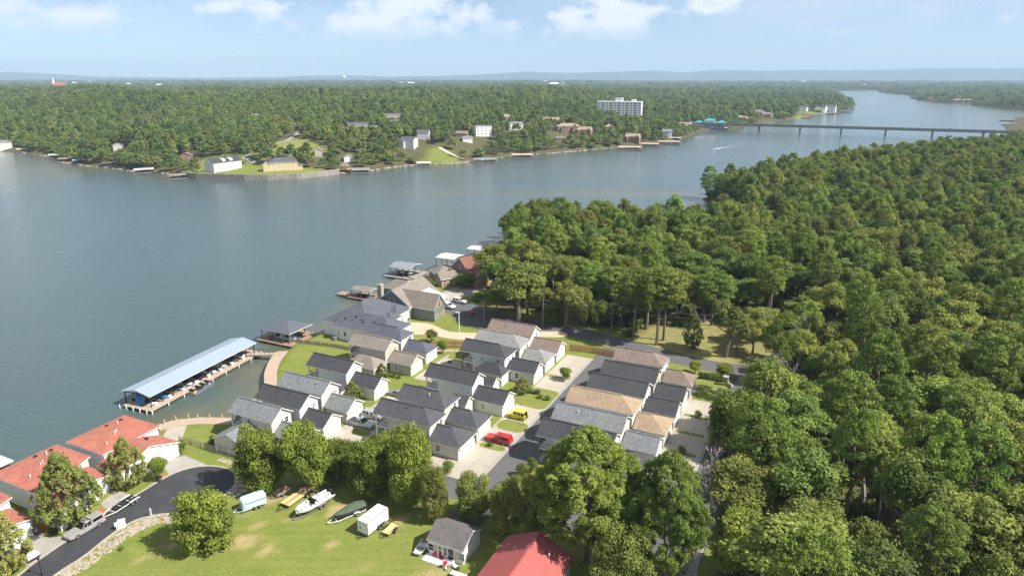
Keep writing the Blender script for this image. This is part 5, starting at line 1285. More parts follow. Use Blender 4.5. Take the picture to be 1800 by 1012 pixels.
# church, water tower and other landmarks at the horizon
p = hit(106, 163); o = thing('church', 'red-roofed church with a white spire above the wood at upper left', 'church', p, 0.3)
s_ = math.hypot(p.x, p.y)/FPX; z = 10
r, _ = roof_mb(-8*s_, 9*s_, -4*s_, 4*s_, 12+3*s_, 6*s_, 'g'); r.build('roof', [M['red_roof'], M['trim']], o)
walls_mb(-8*s_, 9*s_, -4*s_, 4*s_, 12+3*s_, 6*s_, 'g', z0=-5).build('wall', M['brick'], o)
b = MB(); b.box(-7.5*s_, -5*s_, -1.2*s_, 1.2*s_, 0, 12+9*s_); b.add([(-7.5*s_,-1.2*s_,12+9*s_),(-5*s_,-1.2*s_,12+9*s_),(-5*s_,1.2*s_,12+9*s_),(-7.5*s_,1.2*s_,12+9*s_),(-6.2*s_,0,12+16*s_)], [(0,1,4),(1,2,4),(2,3,4),(3,0,4)]); b.build('spire', M['trim'], o)
FARB.append((p.x, p.y, 10*s_, 300))
p = P(626, 148, 12); 
p = Vector(((626-900)/FPX*7200*1.03, 7200, 10)); o = thing('water_tower', 'white water tower on the horizon left of centre', 'water tower', p)
b = MB(); b.tube((0,0,0),(0,0,44),4,3,10); b.loft([[(r_*math.cos(t*math.pi/6), r_*math.sin(t*math.pi/6), z) for t in range(12)] for r_, z in ((3,42),(12,50),(17,60),(15,70),(7,77),(1,79))]); b.build('tank', M['trim'], o)
far_w = [(20,139.5,24,'long white shed at the far left horizon'),(46,140,30,'second long white shed at the far left horizon')]
for u, v, wp, lb in far_w:
    q = Vector(((u-900)/FPX*9000*1.03, 9000, 0)); q.z = gz(q.x, q.y); b = MB(); b.box(-wp*3.6, wp*3.6, -20, 20, -20, 34); b.add([(-wp*3.6,-21,34),(wp*3.6,-21,34),(wp*3.6,0,40),(-wp*3.6,0,40)],[(0,1,2,3)]); o = b.build('warehouse', M['stucco']); o.location = q; tag(o, lb, 'warehouse')
for i in range(26):
    u = rnd.choice([rnd.uniform(180, 330), rnd.uniform(700, 860), rnd.uniform(950, 1000), rnd.uniform(1340, 1500)]); yy = rnd.uniform(3200, 7500)
    q = Vector(((u-900)/FPX*yy*1.03, yy, 0)); q.z = gz(q.x, q.y)
    if sdf(np.array([q.x]), np.array([q.y]), FS)[0] < 30: continue
    b = MB(); s_ = rnd.uniform(8, 22); hh = rnd.uniform(14, 24); b.box(-s_, s_, -10, 10, -10, hh); b.add([(-s_-1,-11,hh),(s_+1,-11,hh),(s_+1,0,hh+5),(-s_-1,0,hh+5)], [(0,1,2,3)])
    o = b.build('distant_building', M['stucco'] if i % 3 else M['white_metal']); o.location = q; tag(o, 'tiny pale building on the wooded plain near the horizon', 'building', 'tiny pale buildings near the horizon')
# ------------------------------------------------------------------ far forest
rg = np.random.default_rng(8)
def far_keep(C):
    sf = sdf(C[:,0], C[:,1], FS); k = sf > 2.0
    rat = C[:,0]/np.maximum(C[:,1], 1); k &= (rat > -0.82) & (rat < 0.82)
    for pl, mg in ((knoll, 3), (bankgrass, 1), (bank2, 1), (point_lawn, 2)): k &= sdf(C[:,0], C[:,1], pl) < -mg
    for x, y, hw, cl in FARB:
        d = math.hypot(x, y); ux, uy = x/d, y/d
        al = (C[:,0]-x)*ux + (C[:,1]-y)*uy; ac = -(C[:,0]-x)*uy + (C[:,1]-y)*ux
        k &= ~((np.abs(ac) < hw) & (al > -cl) & (al < 12))
    # lie of the land seen through: drive behind the white house, ramp
    for pl in far_paths: k &= seg_d(C, pl) > 5.5
    return k
far_paths = [[hit(u, v) for u, v in ((452,289),(430,278),(440,268),(470,258),(505,248),(522,236),(524,226),(522,218))], [hit(u, v) for u, v in ((812,281),(790,270),(772,260))]]
fr = poisson(FS, 7.2, far_keep, 21, (-900, 900, 380, 1150), 60000)
fr2 = poisson(FS, 12, far_keep, 22, (-1500, 1900, 1150, 2100), 60000)
fr3 = poisson(FS, 20, far_keep, 23, (-3000, 4000, 2100, 4800), 60000)
fr4 = poisson(FS, 46, far_keep, 24, (-7000, 8500, 4800, 9800), 60000)
print('far trees', len(fr), len(fr2), len(fr3), len(fr4))
allp, sc_, pk_ = [], [], []
for C, r0, r1, h0, h1 in ((fr, 3.8, 6.0, 4.6, 8.0), (fr2, 6, 9, 6.5, 10), (fr3, 10, 16, 8, 12), (fr4, 24, 36, 10, 15)):
    k = len(C); z = ground_z(C[:,0], C[:,1]); hh = rg.uniform(h0, h1, k)*(0.75 + .35*rg.random(k)); r_ = rg.uniform(r0, r1, k)
    sh = 1 - 0.35*(sdf(C[:,0], C[:,1], FS) < 22); hh = hh*sh
    allp.append(np.stack([C[:,0], C[:,1], z+hh*1.02], 1)); sc_.append(np.stack([r_, r_, hh], 1))
    fld = np.sin(C[:,0]*.0083+1)*np.sin(C[:,1]*.0061+2) + .7*np.sin(C[:,0]*.021+C[:,1]*.013) ; hh *= 1 + .14*fld
    sc_[-1][:, 2] = hh; allp[-1][:, 2] = z + hh*1.02
    q = np.clip(rg.random(k) + .22*fld, 0, .999); pk_.append(np.where(q < .4, 0, np.where(q < .66, 1, np.where(q < .8, 3, 2))))
allp = np.concatenate(allp); sc_ = np.concatenate(sc_); pk_ = np.concatenate(pk_)
scatter('far_forest', allp, sc_, rg.random(len(allp))*6.28, far_src, pk_)
for i, pl in enumerate(far_paths):
    l, r = ribbon_edges(pl, 5.0 if i else 4.0); b = MB(); n = len(l)
    b.add([(p.x, p.y, gz(p.x, p.y)+.25) for p in l+r], [(k, n+k, n+k+1, k+1) for k in range(n-1)]); struct('track', b, M['tan_conc' if i else 'grey_conc'])
# seawall on the far shore
sw = px([(318,311.5),(345,314),(430,316.5),(470,316.5),(520,314.5),(560,311),(596,306)], ZW)
o = thing('seawall', 'long rough stone seawall under the two lakeside houses on the far shore', 'wall', sw[3])
for a_, b_ in zip(sw[:-1], sw[1:]):
    b = MB(); b.bar(a_-sw[3]+Vector((0,0,1.2)), b_-sw[3]+Vector((0,0,1.2)), 1.2, 5.4); b.build('wall_section', M['far_stone'], o)
# bridge
A_, B_ = P(1286, 229.5, ZW), P(1830, 245.5, ZW)
p1, p6 = P(1334, 230.5, ZW), P(1727, 243, ZW)
dr = (p6-p1).normalized(); A_ = p1 - dr*60; Lb = (p6-p1).length + 160
o = thing('bridge', 'long concrete road bridge on tapered piers crossing the lake', 'bridge', A_, math.atan2(dr.y, dr.x))
b = MB(); b.box(-30, Lb, -5.2, 5.2, 8.2, 8.7); b.build('deck', M['grey_conc'], o)
b = MB(); b.box(-30, Lb, -4.0, -3.2, 6.4, 8.2); b.box(-30, Lb, 3.2, 4.0, 6.4, 8.2); b.box(-30, Lb, -.4, .4, 6.4, 8.2); b.build('girders', M['grey_conc'], o)
for s in (-1, 1):
    b = MB(); b.box(-30, Lb, s*5.0-.15, s*5.0+.15, 8.7, 9.6); b.build('parapet', M['grey_conc'], o)
b = MB(); b.box(-30, Lb, -4.8, 4.8, 8.704, 8.712); b.build('roadway', M['asphalt2'], o)
pm = MB(); pm.loft([[(-1.2,-1.6,-4),(1.2,-1.6,-4),(1.2,1.6,-4),(-1.2,1.6,-4)],[(-1.0,-1.3,4.2),(1.0,-1.3,4.2),(1.0,1.3,4.2),(-1.0,1.3,4.2)],[(-1.1,-4.6,5.6),(1.1,-4.6,5.6),(1.1,4.6,5.6),(-1.1,4.6,5.6)],[(-1.1,-4.6,6.4),(1.1,-4.6,6.4),(1.1,4.6,6.4),(-1.1,4.6,6.4)]])
pmm = pm.mesh('pier', M['grey_conc'])
for u, v in ((1334,230.5),(1404,234),(1477,236.7),(1556,238.5),(1639,241),(1727,243)):
    q = P(u, v, ZW); obj('pier', pmm, o, ((q-A_).dot(dr), 0, 0))
BRIDGE = (A_, dr, Lb)
# causeway road bank at the left end
b = MB(); q0 = A_ - dr*30; b.loft([[(q0 - dr*t + Vector((-dr.y, dr.x, 0))*s) + Vector((0,0,z)) for s, z in ((-14,-3),(-5,8.6),(5,8.6),(14,-3))] for t in (0, 30, 60)]); struct('causeway', b, M['stone'])
# ------------------------------------------------------------------ boats and docks
def hull_mb(Lh, beam, dep, bow=.35, flat=False):
    mb = MB(); rings = []
    for t in (0, .25, .5, .7, .85, .95, 1.0):
        w_ = beam/2*(1 if t < .5 else max(0.04, math.sqrt(max(0, 1-((t-.5)/.5)**2.2)))) if not flat else beam/2*(1 if t < .8 else .8)
        k = -dep*(1 if t < .7 else 1-(t-.7)/.3*.75); s = dep*.25*t
        x = -Lh/2 + Lh*t
        rings.append([(x,-w_,s),(x,-w_*.9,k*.35),(x,-w_*.45,k),(x,w_*.45,k),(x,w_*.9,k*.35),(x,w_,s),(x,w_*.82,s-.02),(x,w_*.74,s-dep*.55),(x,-w_*.74,s-dep*.55),(x,-w_*.82,s-.02)])
    mb.loft(rings); return mb
def boat(name, label, cat, loc, rz, Lh=6.0, beam=2.3, dep=.9, hm='gel', inner='p_grey', shield=True, seats=3, motor=True, cover=None, group=None, bow=True):
    o = thing(name, label, cat, loc, rz, group)
    hull_mb(Lh, beam, dep).build('hull', M[hm], o)
    if cover:
        c = MB(); c.loft([[(-Lh*.5+Lh*t, -beam/2*w_, .2), (-Lh*.5+Lh*t, -beam*.2*w_, .2+h), (-Lh*.5+Lh*t, beam*.2*w_, .2+h), (-Lh*.5+Lh*t, beam/2*w_, .2)] for t, w_, h in ((.02,.98,.3),(.3,1.0,.75),(.55,.98,.6),(.8,.7,.35),(.97,.2,.12))]); c.build('boat_cover', M[cover], o)
        return o
    f = MB(); f.box(-Lh*.47, Lh*.12, -beam*.34, beam*.34, -dep*.32, -dep*.25); f.build('deck', M[inner], o)
    fd = MB(); fd.loft([[(Lh*.22,-beam*.38,.16),(Lh*.22,beam*.38,.16),(Lh*.22,beam*.38,.22),(Lh*.22,-beam*.38,.22)],[(Lh*.46,-beam*.10,.24),(Lh*.46,beam*.10,.24),(Lh*.46,beam*.10,.28),(Lh*.46,-beam*.10,.28)]]); fd.build('foredeck', M['gel'], o)
    s = MB(); s.box(-.3,.3,-.3,.3,-.1,.25); s.box(-.35,-.2,-.3,.3,.25,.65); sm = s.mesh('seat', M['gel'])
    for i in range(seats): obj('seat', sm, o, (-Lh*.36+i*Lh*.17, beam*.2*(-1)**i, -dep*.2))
    if shield:
        w_ = MB(); w_.add([(Lh*.1,-beam*.38,.2),(Lh*.1,beam*.38,.2),(Lh*.0,beam*.33,.75),(Lh*.0,-beam*.33,.75)],[(0,1,2,3),(3,2,1,0)]); w_.build('windscreen', M['carglass'], o)
    if motor:
        m = MB(); m.box(-Lh*.5-.55,-Lh*.5-.05,-.22,.22,0,.65); m.box(-Lh*.5-.4,-Lh*.5-.15,-.1,.1,-.9,0); m.build('outboard_motor', M['dark'], o)
    return o
def jetski(label, loc, rz, pm='p_red', group=None):
    o = thing('jet_ski', label, 'jet ski', loc, rz, group)
    hull_mb(3.0, 1.1, .45).build('hull', M[pm], o)
    s = MB(); s.loft([[(-1.3,-.3,.05),(-1.3,.3,.05),(-1.3,.22,.45),(-1.3,-.22,.45)],[(.1,-.25,.05),(.1,.25,.05),(.1,.16,.55),(.1,-.16,.55)]]); s.build('seat', M['black'], o)
    h = MB(); h.loft([[(.1,-.35,.1),(.1,.35,.1),(.1,.2,.75),(.1,-.2,.75)],[(1.2,-.2,.1),(1.2,.2,.1),(1.2,.1,.25),(1.2,-.1,.25)]]); h.bar((.15,-.4,.8),(.15,.4,.8),.06); h.build('cowl', M['gel'], o)
    return o
def frame3(Au, Bu, Cu, z):
    """roof corners by pixel: A-B is the end, B-C the near side"""
    a, b, c = P(*Au, z), P(*Bu, z), P(*Cu, z)
    d = (c-b).xy; L_ = d.length; d.normalize(); n = Vector((-d.y, d.x)); wd = (a-b).xy.dot(n)
    return b, math.atan2(d.y, d.x), L_, wd
def dock(label, A_, B_, C_, z, rise, kind, rm, cat='boat dock', deck=1.6, deckm='planks', posts=4, boats=(), name='boat_dock', closed=False, sides=(1,1,1,1), rail=False, pm='dark'):
    b, rz, L_, wd = frame3(A_, B_, C_, z)
    o = thing(name, label, cat, (b.x, b.y, ZW), rz)
    zz = z - ZW; y0, y1 = (0, wd) if wd > 0 else (wd, 0)
    ax = 'x' if L_ >= abs(wd) else 'y'
    r, rg_ = roof_mb(-.3, L_+.3, y0-.3, y1+.3, zz, rise, kind, .12, axis=ax); ro = r.build('roof', [M[rm], M['trim']], o)
    dz = 0.75
    s0, s1, s2, s3 = sides          # deck strips: near, far, left end, right end
    d = MB()
    if s0: d.box(-1.2, L_+1.2, y0-deck+.4, y0+.8, dz-.25, dz)
    if s1: d.box(-1.2, L_+1.2, y1-.8, y1+.6, dz-.25, dz)
    if s2: d.box(-1.2, .9, y0+.8, y1-.8, dz-.25, dz)
    if s3: d.box(L_-.9, L_+1.2, y0+.8, y1-.8, dz-.25, dz)
    d.build('deck', M[deckm], o)
    pb = MB(); pb.box(-.09,.09,-.09,.09,-2.2,zz-.1); pmm = pb.mesh('post', M[pm])
    for i in range(posts):
        for y in (y0+.25, y1-.25): obj('post', pmm, o, (.3+(L_-.6)*i/(posts-1), y, 0))
    f = MB()
    for i in range(max(2, posts)): f.bar((.3+(L_-.6)*i/(posts-1), y0+.2, zz-.22), (.3+(L_-.6)*i/(posts-1), y1-.2, zz-.22), .14)
    f.build('beams', M[pm], o)
    return o, L_, y0, y1
q = 270/1800
c4p = lambda x, y: (210+x*q, 580+y*q)
big, BL, by0, by1 = dock('very long community boat dock under a pale blue metal roof', c4p(30,712), c4p(350,775), c4p(1585,150), 1.75, 1.0, 'g', 'blue_metal', deck=1.6, posts=12, sides=(1,0,1,1))
Rz = big.rotation_euler.z; dv = Vector((math.cos(Rz), math.sin(Rz), 0)); nv = Vector((-dv.y, dv.x, 0))
wdk = by1-by0
fg = MB(); fg.box(-.12,.12,0,wdk-2.0,.5,.75); fgm = fg.mesh('finger_pier', M['planks'])
for i in range(1, 9): obj('finger_pier', fgm, big, (BL*i/9, by0+.8, 0))
fb = MB(); fb.tube((0,0,-.3),(0,0,.8),.12,n=8); fbm = fb.mesh('bumper_post', M['trim'])
for i in range(9): obj('bumper_post', fbm, big, (-1.0+(BL+2)*i/8, by0-1.3, 0))
for i in range(5): obj('bumper_post', fbm, big, (-1.3, by0+wdk*i/4, 0))
hulls = ['gel','p_dark','gel','p_blue','p_red','gel','p_dark','gel','gel']
covers = [None,'blue','canvas',None,'canvas',None,'p_blue','canvas',None]
nth = ['first','second','third','fourth','fifth','sixth','seventh','eighth','ninth']
for i in range(9):
    p = Vector(big.location) + dv*(BL*(i+.5)/9) + nv*(by0+wdk*.5); p.z = ZW+.35
    what = 'covered boat' if covers[i] else 'open boat'
    boat('boat', f'{what} in the {nth[i]} slip from the near end under the long blue roof', 'boat', p, Rz-math.pi/2, 6.2, 2.2, .9, hulls[i], cover=covers[i], group='boats under the long dock roof')
bl = MB(); bl.box(-.6,.6,-.5,.5,0,2.1); bl.box(-.65,.65,-.55,.55,2.1,2.2); p = Vector(big.location)+dv*.3+nv*(by0+wdk*.42); p.z = ZW+.75; o = bl.build('storage_locker', M['blue']); o.location = p; o.rotation_euler.z = Rz; tag(o, 'bright blue locker at the near end of the long dock', 'locker')
lc = MB(); lc.box(-.4,.4,-.28,.28,0,.6); lcm = lc.mesh('dock_box', M['trim'])
for i in range(8):
    p = Vector(big.location)+dv*(BL*(i+.35)/8.5)+nv*(by0+.2); p.z = ZW+.75; o = obj('dock_box', lcm, None, p, Rz); tag(o, nth[i] + ' white storage box from the near end along the long dock walkway', 'dock box', 'white boxes along the long dock walkway')
# floating jet-ski pad beside the walkway
p = [P(*c4p(x, y), ZW+.3) for x, y in ((740,710),(890,755),(1110,620))]
d_ = (p[2]-p[1]).xy; Lf = d_.length; rz = math.atan2(d_.y, d_.x); wf = (p[0]-p[1]).xy.length
o = thing('floating_pad', 'dark floating drive-on pad of plastic cubes beside the long dock', 'floating dock', (p[1].x, p[1].y, ZW), rz)
fl_ = MB(); nx_ = int(Lf/.55); ny_ = int(wf/.55)
for i in range(nx_):
    for j in range(ny_): fl_.box(i*.55+.02, i*.55+.53, j*.55+.02, j*.55+.53, -.1, .3)
tag(fl_.build('cube', M['p_grey'], o), kind='stuff')
dd = Vector((math.cos(rz), math.sin(rz), 0)); nn = Vector((-dd.y, dd.x, 0))
for i, (t, pmn, lb) in enumerate([(.12,'lightwood','yellow jet ski at the near end of the floating pad'),(.42,'p_dark','dark jet ski in the middle of the floating pad'),(.66,'p_grey','grey jet ski on the floating pad next to the purple one'),(.9,'p_purple','purple-covered jet ski at the far end of the floating pad')]):
    if pmn == 'p_purple': M['p_purple'] = mat('purple_cover', (0.30,0.27,0.45), 0.8)
    q_ = Vector((p[1].x, p[1].y, ZW+.62)) + dd*Lf*t + nn*wf*.5; jetski(lb, q_, rz+math.pi/2, pmn)
# gangway to the shore walk
a, b_ = P(*c4p(1500,285), -1.0), W(-124.2, 31.2, 0)
o = thing('gangway', 'short railed gangway joining the long dock to the lakeside walk', 'gangway', a); m_ = MB(); v_ = b_-a
nrm = Vector((-v_.y, v_.x, 0)).normalized()
m_.loft([[-nrm*.9+Vector((0,0,-.1)), nrm*.9+Vector((0,0,-.1)), nrm*.9+Vector((0,0,.05)), -nrm*.9+Vector((0,0,.05))], [v_-nrm*.9+Vector((0,0,.05)), v_+nrm*.9+Vector((0,0,.05)), v_+nrm*.9+Vector((0,0,.2)), v_-nrm*.9+Vector((0,0,.2))]]); m_.build('deck', M['planks'], o)
for s in (-1, 1):
    g_ = MB(); g_.bar(nrm*.85*s+Vector((0,0,1.1)), v_+nrm*.85*s+Vector((0,0,1.2)), .07); 
    for i in range(8): g_.bar(nrm*.85*s+v_*i/7, nrm*.85*s+v_*i/7+Vector((0,0,1.15)), .05)
    g_.build('railing', M['dark'], o)
k4 = 420/1635
cz = lambda x, y: (180+x*k4, 500+y*k4)
def dock_ab(label, a0, a1, b0, b1, z, rise, kind, rm, posts=4, deckm='planks', margin=1.0, rot=0.0, axis=None, pm='greywood', boats=None, sides=(1,1,1,1), rail=False, dz=.75):
    ca, cb = (a0+a1)/2, (b0+b1)/2; o = thing('boat_dock', label, 'boat dock', W(ca, cb, ZW), TH+rot)
    x0, x1, y0, y1 = a0-ca, a1-ca, b0-cb, b1-cb; zz = z-ZW
    r, _ = roof_mb(x0, x1, y0, y1, zz, rise, kind, .14, axis=axis or ('x' if x1-x0 >= y1-y0 else 'y')); r.build('roof', [M[rm], M['trim']], o)
    d = MB(); g = margin
    if sides[0]: d.box(x0-g, x1+g, y0-g, y0+.7, dz-.25, dz)
    if sides[1]: d.box(x0-g, x1+g, y1-.7, y1+g, dz-.25, dz)
    if sides[2]: d.box(x0-g, x0+.7, y0+.7, y1-.7, dz-.25, dz)
    if sides[3]: d.box(x1-.7, x1+g, y0+.7, y1-.7, dz-.25, dz)
    d.build('deck', M[deckm], o)
    pb = MB(); pb.box(-.11,.11,-.11,.11,-2.5,zz-.1); pmm = pb.mesh('post', M[pm])
    for i in range(posts):
        for y in (y0+.3, y1-.3): obj('post', pmm, o, (x0+.3+(x1-x0-.6)*i/(posts-1), y, 0))
    return o
dock_ab('wooden boathouse dock under a dark grey hipped roof beside the lawn', -139.2,-128.6,39.2,48.4,1.9,1.6,'h','dark_metal_roof',5,'redwood',.9)
boat('boat', 'white boat inside the dark hipped-roof boathouse dock', 'boat', W(-134,43.8,ZW+.4), TH, 6.5, 2.4, .9, 'gel')
st = MB(); st.box(-2.6,2.6,-.9,.9,-.25,0); o = st.build('footbridge', M['redwood']); o.location = W(-128.6,48.0,-.9); o.rotation_euler.z = TH+.5; tag(o, 'short plank footbridge from the hipped boathouse dock to the lawn', 'footbridge')
dock_ab('open boat dock under a pale grey metal gable roof, out from the grey-green house', -144.6,-135.4,107.4,115.6,2.2,1.0,'g','grey_metal',4,'greywood',1.6, pm='steel')
boat('boat', 'dark boat hanging under the pale grey metal dock roof', 'boat', W(-140,111.5,ZW+1.0), TH, 6, 2.2, .9, 'p_dark')
st = MB(); st.box(-4.5,4.5,-.8,.8,-.25,0); o = st.build('footbridge', M['greywood']); o.location = W(-132.5,107.0,-.7); o.rotation_euler.z = TH-.35; tag(o, 'grey plank footbridge from the pale metal-roofed dock to the bank', 'footbridge')
dock_ab('small boat dock under a brown roof beside the stone chimney', -141.0,-133.0,80.6,85.4,1.5,.6,'g','taupe_roof',3,'redwood',.8)
boat('boat', 'dark boat under the small brown dock roof', 'boat', W(-137,83,ZW+.5), TH, 5.5, 2.1, .8, 'p_dark', cover='canvas')
st = MB(); st.box(-3.5,3.0,-1.6,1.6,-.25,0); o = st.build('deck_platform', M['redwood']); o.location = W(-143.6,82.2,-.9); o.rotation_euler.z = TH; tag(o, 'reddish open deck at the lake end of the small brown-roofed dock', 'deck')
dock_ab('boat dock under a flat white metal roof behind the rust-red house', -133.5,-125.5,121.5,129.5,3.6,.5,'g','white_metal',4,'greywood',.6, pm='steel')
dock_ab('farthest near-shore dock roof, a white sliver beside the tall trees', -131.5,-124.5,142.0,148.5,2.6,.5,'g','white_metal',3,'greywood',.6, pm='steel')
st = MB(); st.box(-3.2,3.2,-2.2,2.2,1.0,1.25); st.loft([[(-3.2,-2.3,1.25),(3.2,-2.3,1.25),(3.2,2.3,1.25),(-3.2,2.3,1.25)],[(-3.0,-1.2,2.0),(3.0,-1.2,2.0),(3.0,1.2,2.0),(-3.0,1.2,2.0)]]); o = thing('covered_boat', 'boat under a pale cover cut by the left edge beside the red-roofed row', 'boat', P(-14, 822, ZW), TH); st.build('boat_cover', M['white_metal'], o); hull_mb(7,2.6,1.0).build('hull', M['p_dark'], o).location = (0,0,.6)
# boathouses along the far shore
def far_dock(u, v, wpx, rm, lb, dep=8, hgt=3.0):
    p = P(u, v, ZW); dist = p.length; wd = wpx*dist/FPX
    o = thing('boat_dock', lb, 'boat dock', (p.x, p.y, ZW), math.atan2(p.y, p.x)-math.pi/2)
    r, _ = roof_mb(-wd/2, wd/2, 0, dep, hgt, .7, 'g', .15); r.build('roof', [M[rm], M['trim']], o)
    d = MB(); d.box(-wd/2-1, wd/2+1, -1.2, .3, .3, .6); d.box(-wd/2-1, wd/2+1, dep-.3, dep+5, .3, .6); d.build('deck', M['greywood'], o)
    f = MB()
    for i in range(5): f.box(-wd/2+.2+(wd-.6)*i/4, -wd/2+.4+(wd-.6)*i/4, .2, .4, -2, hgt-.1); f.box(-wd/2+.2+(wd-.6)*i/4, -wd/2+.4+(wd-.6)*i/4, dep-.4, dep-.2, -2, hgt-.1)
    f.build('posts', M['dark'], o)
    b = MB(); b.box(-wd/2+1, wd/2-1, 1.2, dep-1, .2, 1.3); b.build('stored_boats', M['p_dark'], o); return o
for u, v, wp, rm, lb in [(40,268,14,'tan_metal','tan raft at the far left shore'),(97,278.5,16,'white_metal','white boathouse leftmost of three on the far left shore'),(119,285,23,'brown_roof','brown-roofed boathouse in the middle of three on the far left shore'),(144,288,23,'blue_metal','pale blue boathouse rightmost of three on the far left shore'),(190,292,16,'canvas','low dark dock under trees left of the lawn point'),
    (254,305,28,'white_metal','white-roofed dock with small boats left of the seawall'),(313,315,25,'brown_roof','brown-roofed dock at the left end of the stone seawall'),(635,305,30,'grey_metal','dark-roofed dock right of the stone seawall'),(745,293,25,'white_metal','pale dock below the bank left of the ramp foot'),(853,286,40,'grey_metal','wide grey-roofed dock below the steep bank'),
    (918,278,38,'tan_metal','long tan-roofed dock against the steep bank'),(1107,264,40,'tan_metal','tan-roofed dock leftmost of the three big ones near the bridge'),(1142,258,30,'tan_metal','tan-roofed dock in the middle of the three big ones near the bridge'),(1176,254,36,'tan_metal','tan-roofed dock rightmost of the three big ones near the bridge'),(1186,247,20,'white_metal','small white dock behind the three big ones'),
    (1417,208,12,'p_red','red-roofed dock below the point beyond the bridge'),(1460,201,14,'grey_metal','grey dock before the white seawall on the point'),(1487,198,12,'grey_metal','last dock at the tip of the point'),(1772,213,20,'brown_roof','brown dock at the right edge above the bridge'),(1775,221,18,'grey_metal','grey dock at the right edge close above the bridge')]:
    far_dock(u, v, wp, rm, lb)
p = hit(606, 296); o = thing('gazebo', 'orange thatch-roofed hut over the water at the right end of the seawall', 'hut', P(606, 303, ZW)); r, _ = roof_mb(-3.4,3.4,-3,3,5.2,2.4,'p'); r.build('roof', [M['taupe_roof'], M['cedar']], o)
b = MB(); b.box(-4.5,5,-4,4,2.4,2.7); b.build('deck', M['cedar'], o); b = MB()
for x in (-3,3):
    for y in (-2.6,2.6): b.box(x-.15,x+.15,y-.15,y+.15,-2,5.2)
b.build('posts', M['cedar'], o)
# breakwater near the restaurant
b = MB(); r_ = random.Random(2)
for i in range(60):
    t = i/59; c = P(1222+36*t, 241.5-1.2*t, ZW); s = r_.uniform(.6,1.6); x, y = c.x+r_.uniform(-1.5,1.5), c.y+r_.uniform(-3,3); b.loft([[(x-s,y-s,-2.4),(x+s,y-s,-2.4),(x+s,y+s,-2.4),(x-s,y+s,-2.4)],[(x-s*.6,y-s*.5,-1.0+s*.2),(x+s*.5,y-s*.6,-1.1+s*.2),(x+s*.6,y+s*.4,-1.0),(x-s*.5,y+s*.6,-.9)]])
o = b.build('breakwater', M['stone']); tag(o, 'low rock breakwater in front of the turquoise-roofed restaurant', 'breakwater')
# speedboat and its wake
hp = P(1254, 262.5, ZW); wk = [P(u, v, ZW) for u, v in ((1258,261.8),(1275,259),(1300,256),(1340,251.5),(1400,246))]
dw = (hp - wk[1]).xy; boat('speedboat', 'small speedboat trailing a white wake across the lake', 'boat', hp + Vector((0,0,.5)), math.atan2(dw.y, dw.x), 7, 2.6, 1.0)
def foammat():
    m, t, b = newmat('wake_foam'); b.inputs['Base Color'].default_value = (.85,.87,.88,1); b.inputs['Roughness'].default_value = .9
    v = t.nodes.new('ShaderNodeTexCoord').outputs['Object']; at = t.nodes.new('ShaderNodeAttribute'); at.attribute_name = 'foam'
    t.links.new(mth('MULTIPLY', ramp(t, noise(t, v, .5, 5, .7), [(.35,0.0),(.6,1.0)]), at.outputs['Fac'], tree=t), b.inputs['Alpha']); return m
fv, ff, fa = [], [], []
sm_ = smooth_poly(wk, 8, False)
for s, wdt in ((-1,1.0),(1,1.0),(0,1.5)):
    n = len(sm_); o_ = len(fv)
    for i, p in enumerate(sm_):
        t = i/(n-1); d = (sm_[min(i+1,n-1)]-sm_[max(i-1,0)]).normalized(); nr = Vector((-d.y, d.x)); off = s*(.8+9*t) ; w_ = wdt*(1.0+1.2*t)
        if s == 0: w_ = 2.2*(1-t)+.3
        z = ZW + .02 + .012*s
        fv += [tuple((p+nr*(off-w_)).to_tuple())+(z,), tuple((p+nr*(off+w_)).to_tuple())+(z,)]; fa += [max(0,(1-t)**(2.0 if s else 7.0))*(.38 if s else .9)]*2
    ff += [(o_+2*i, o_+2*i+1, o_+2*i+3, o_+2*i+2) for i in range(n-1)]
tag(obj('wake', np_mesh('wake', np.array(fv), np.array(ff), foammat(), [('foam','POINT',np.array(fa))])), kind='stuff')
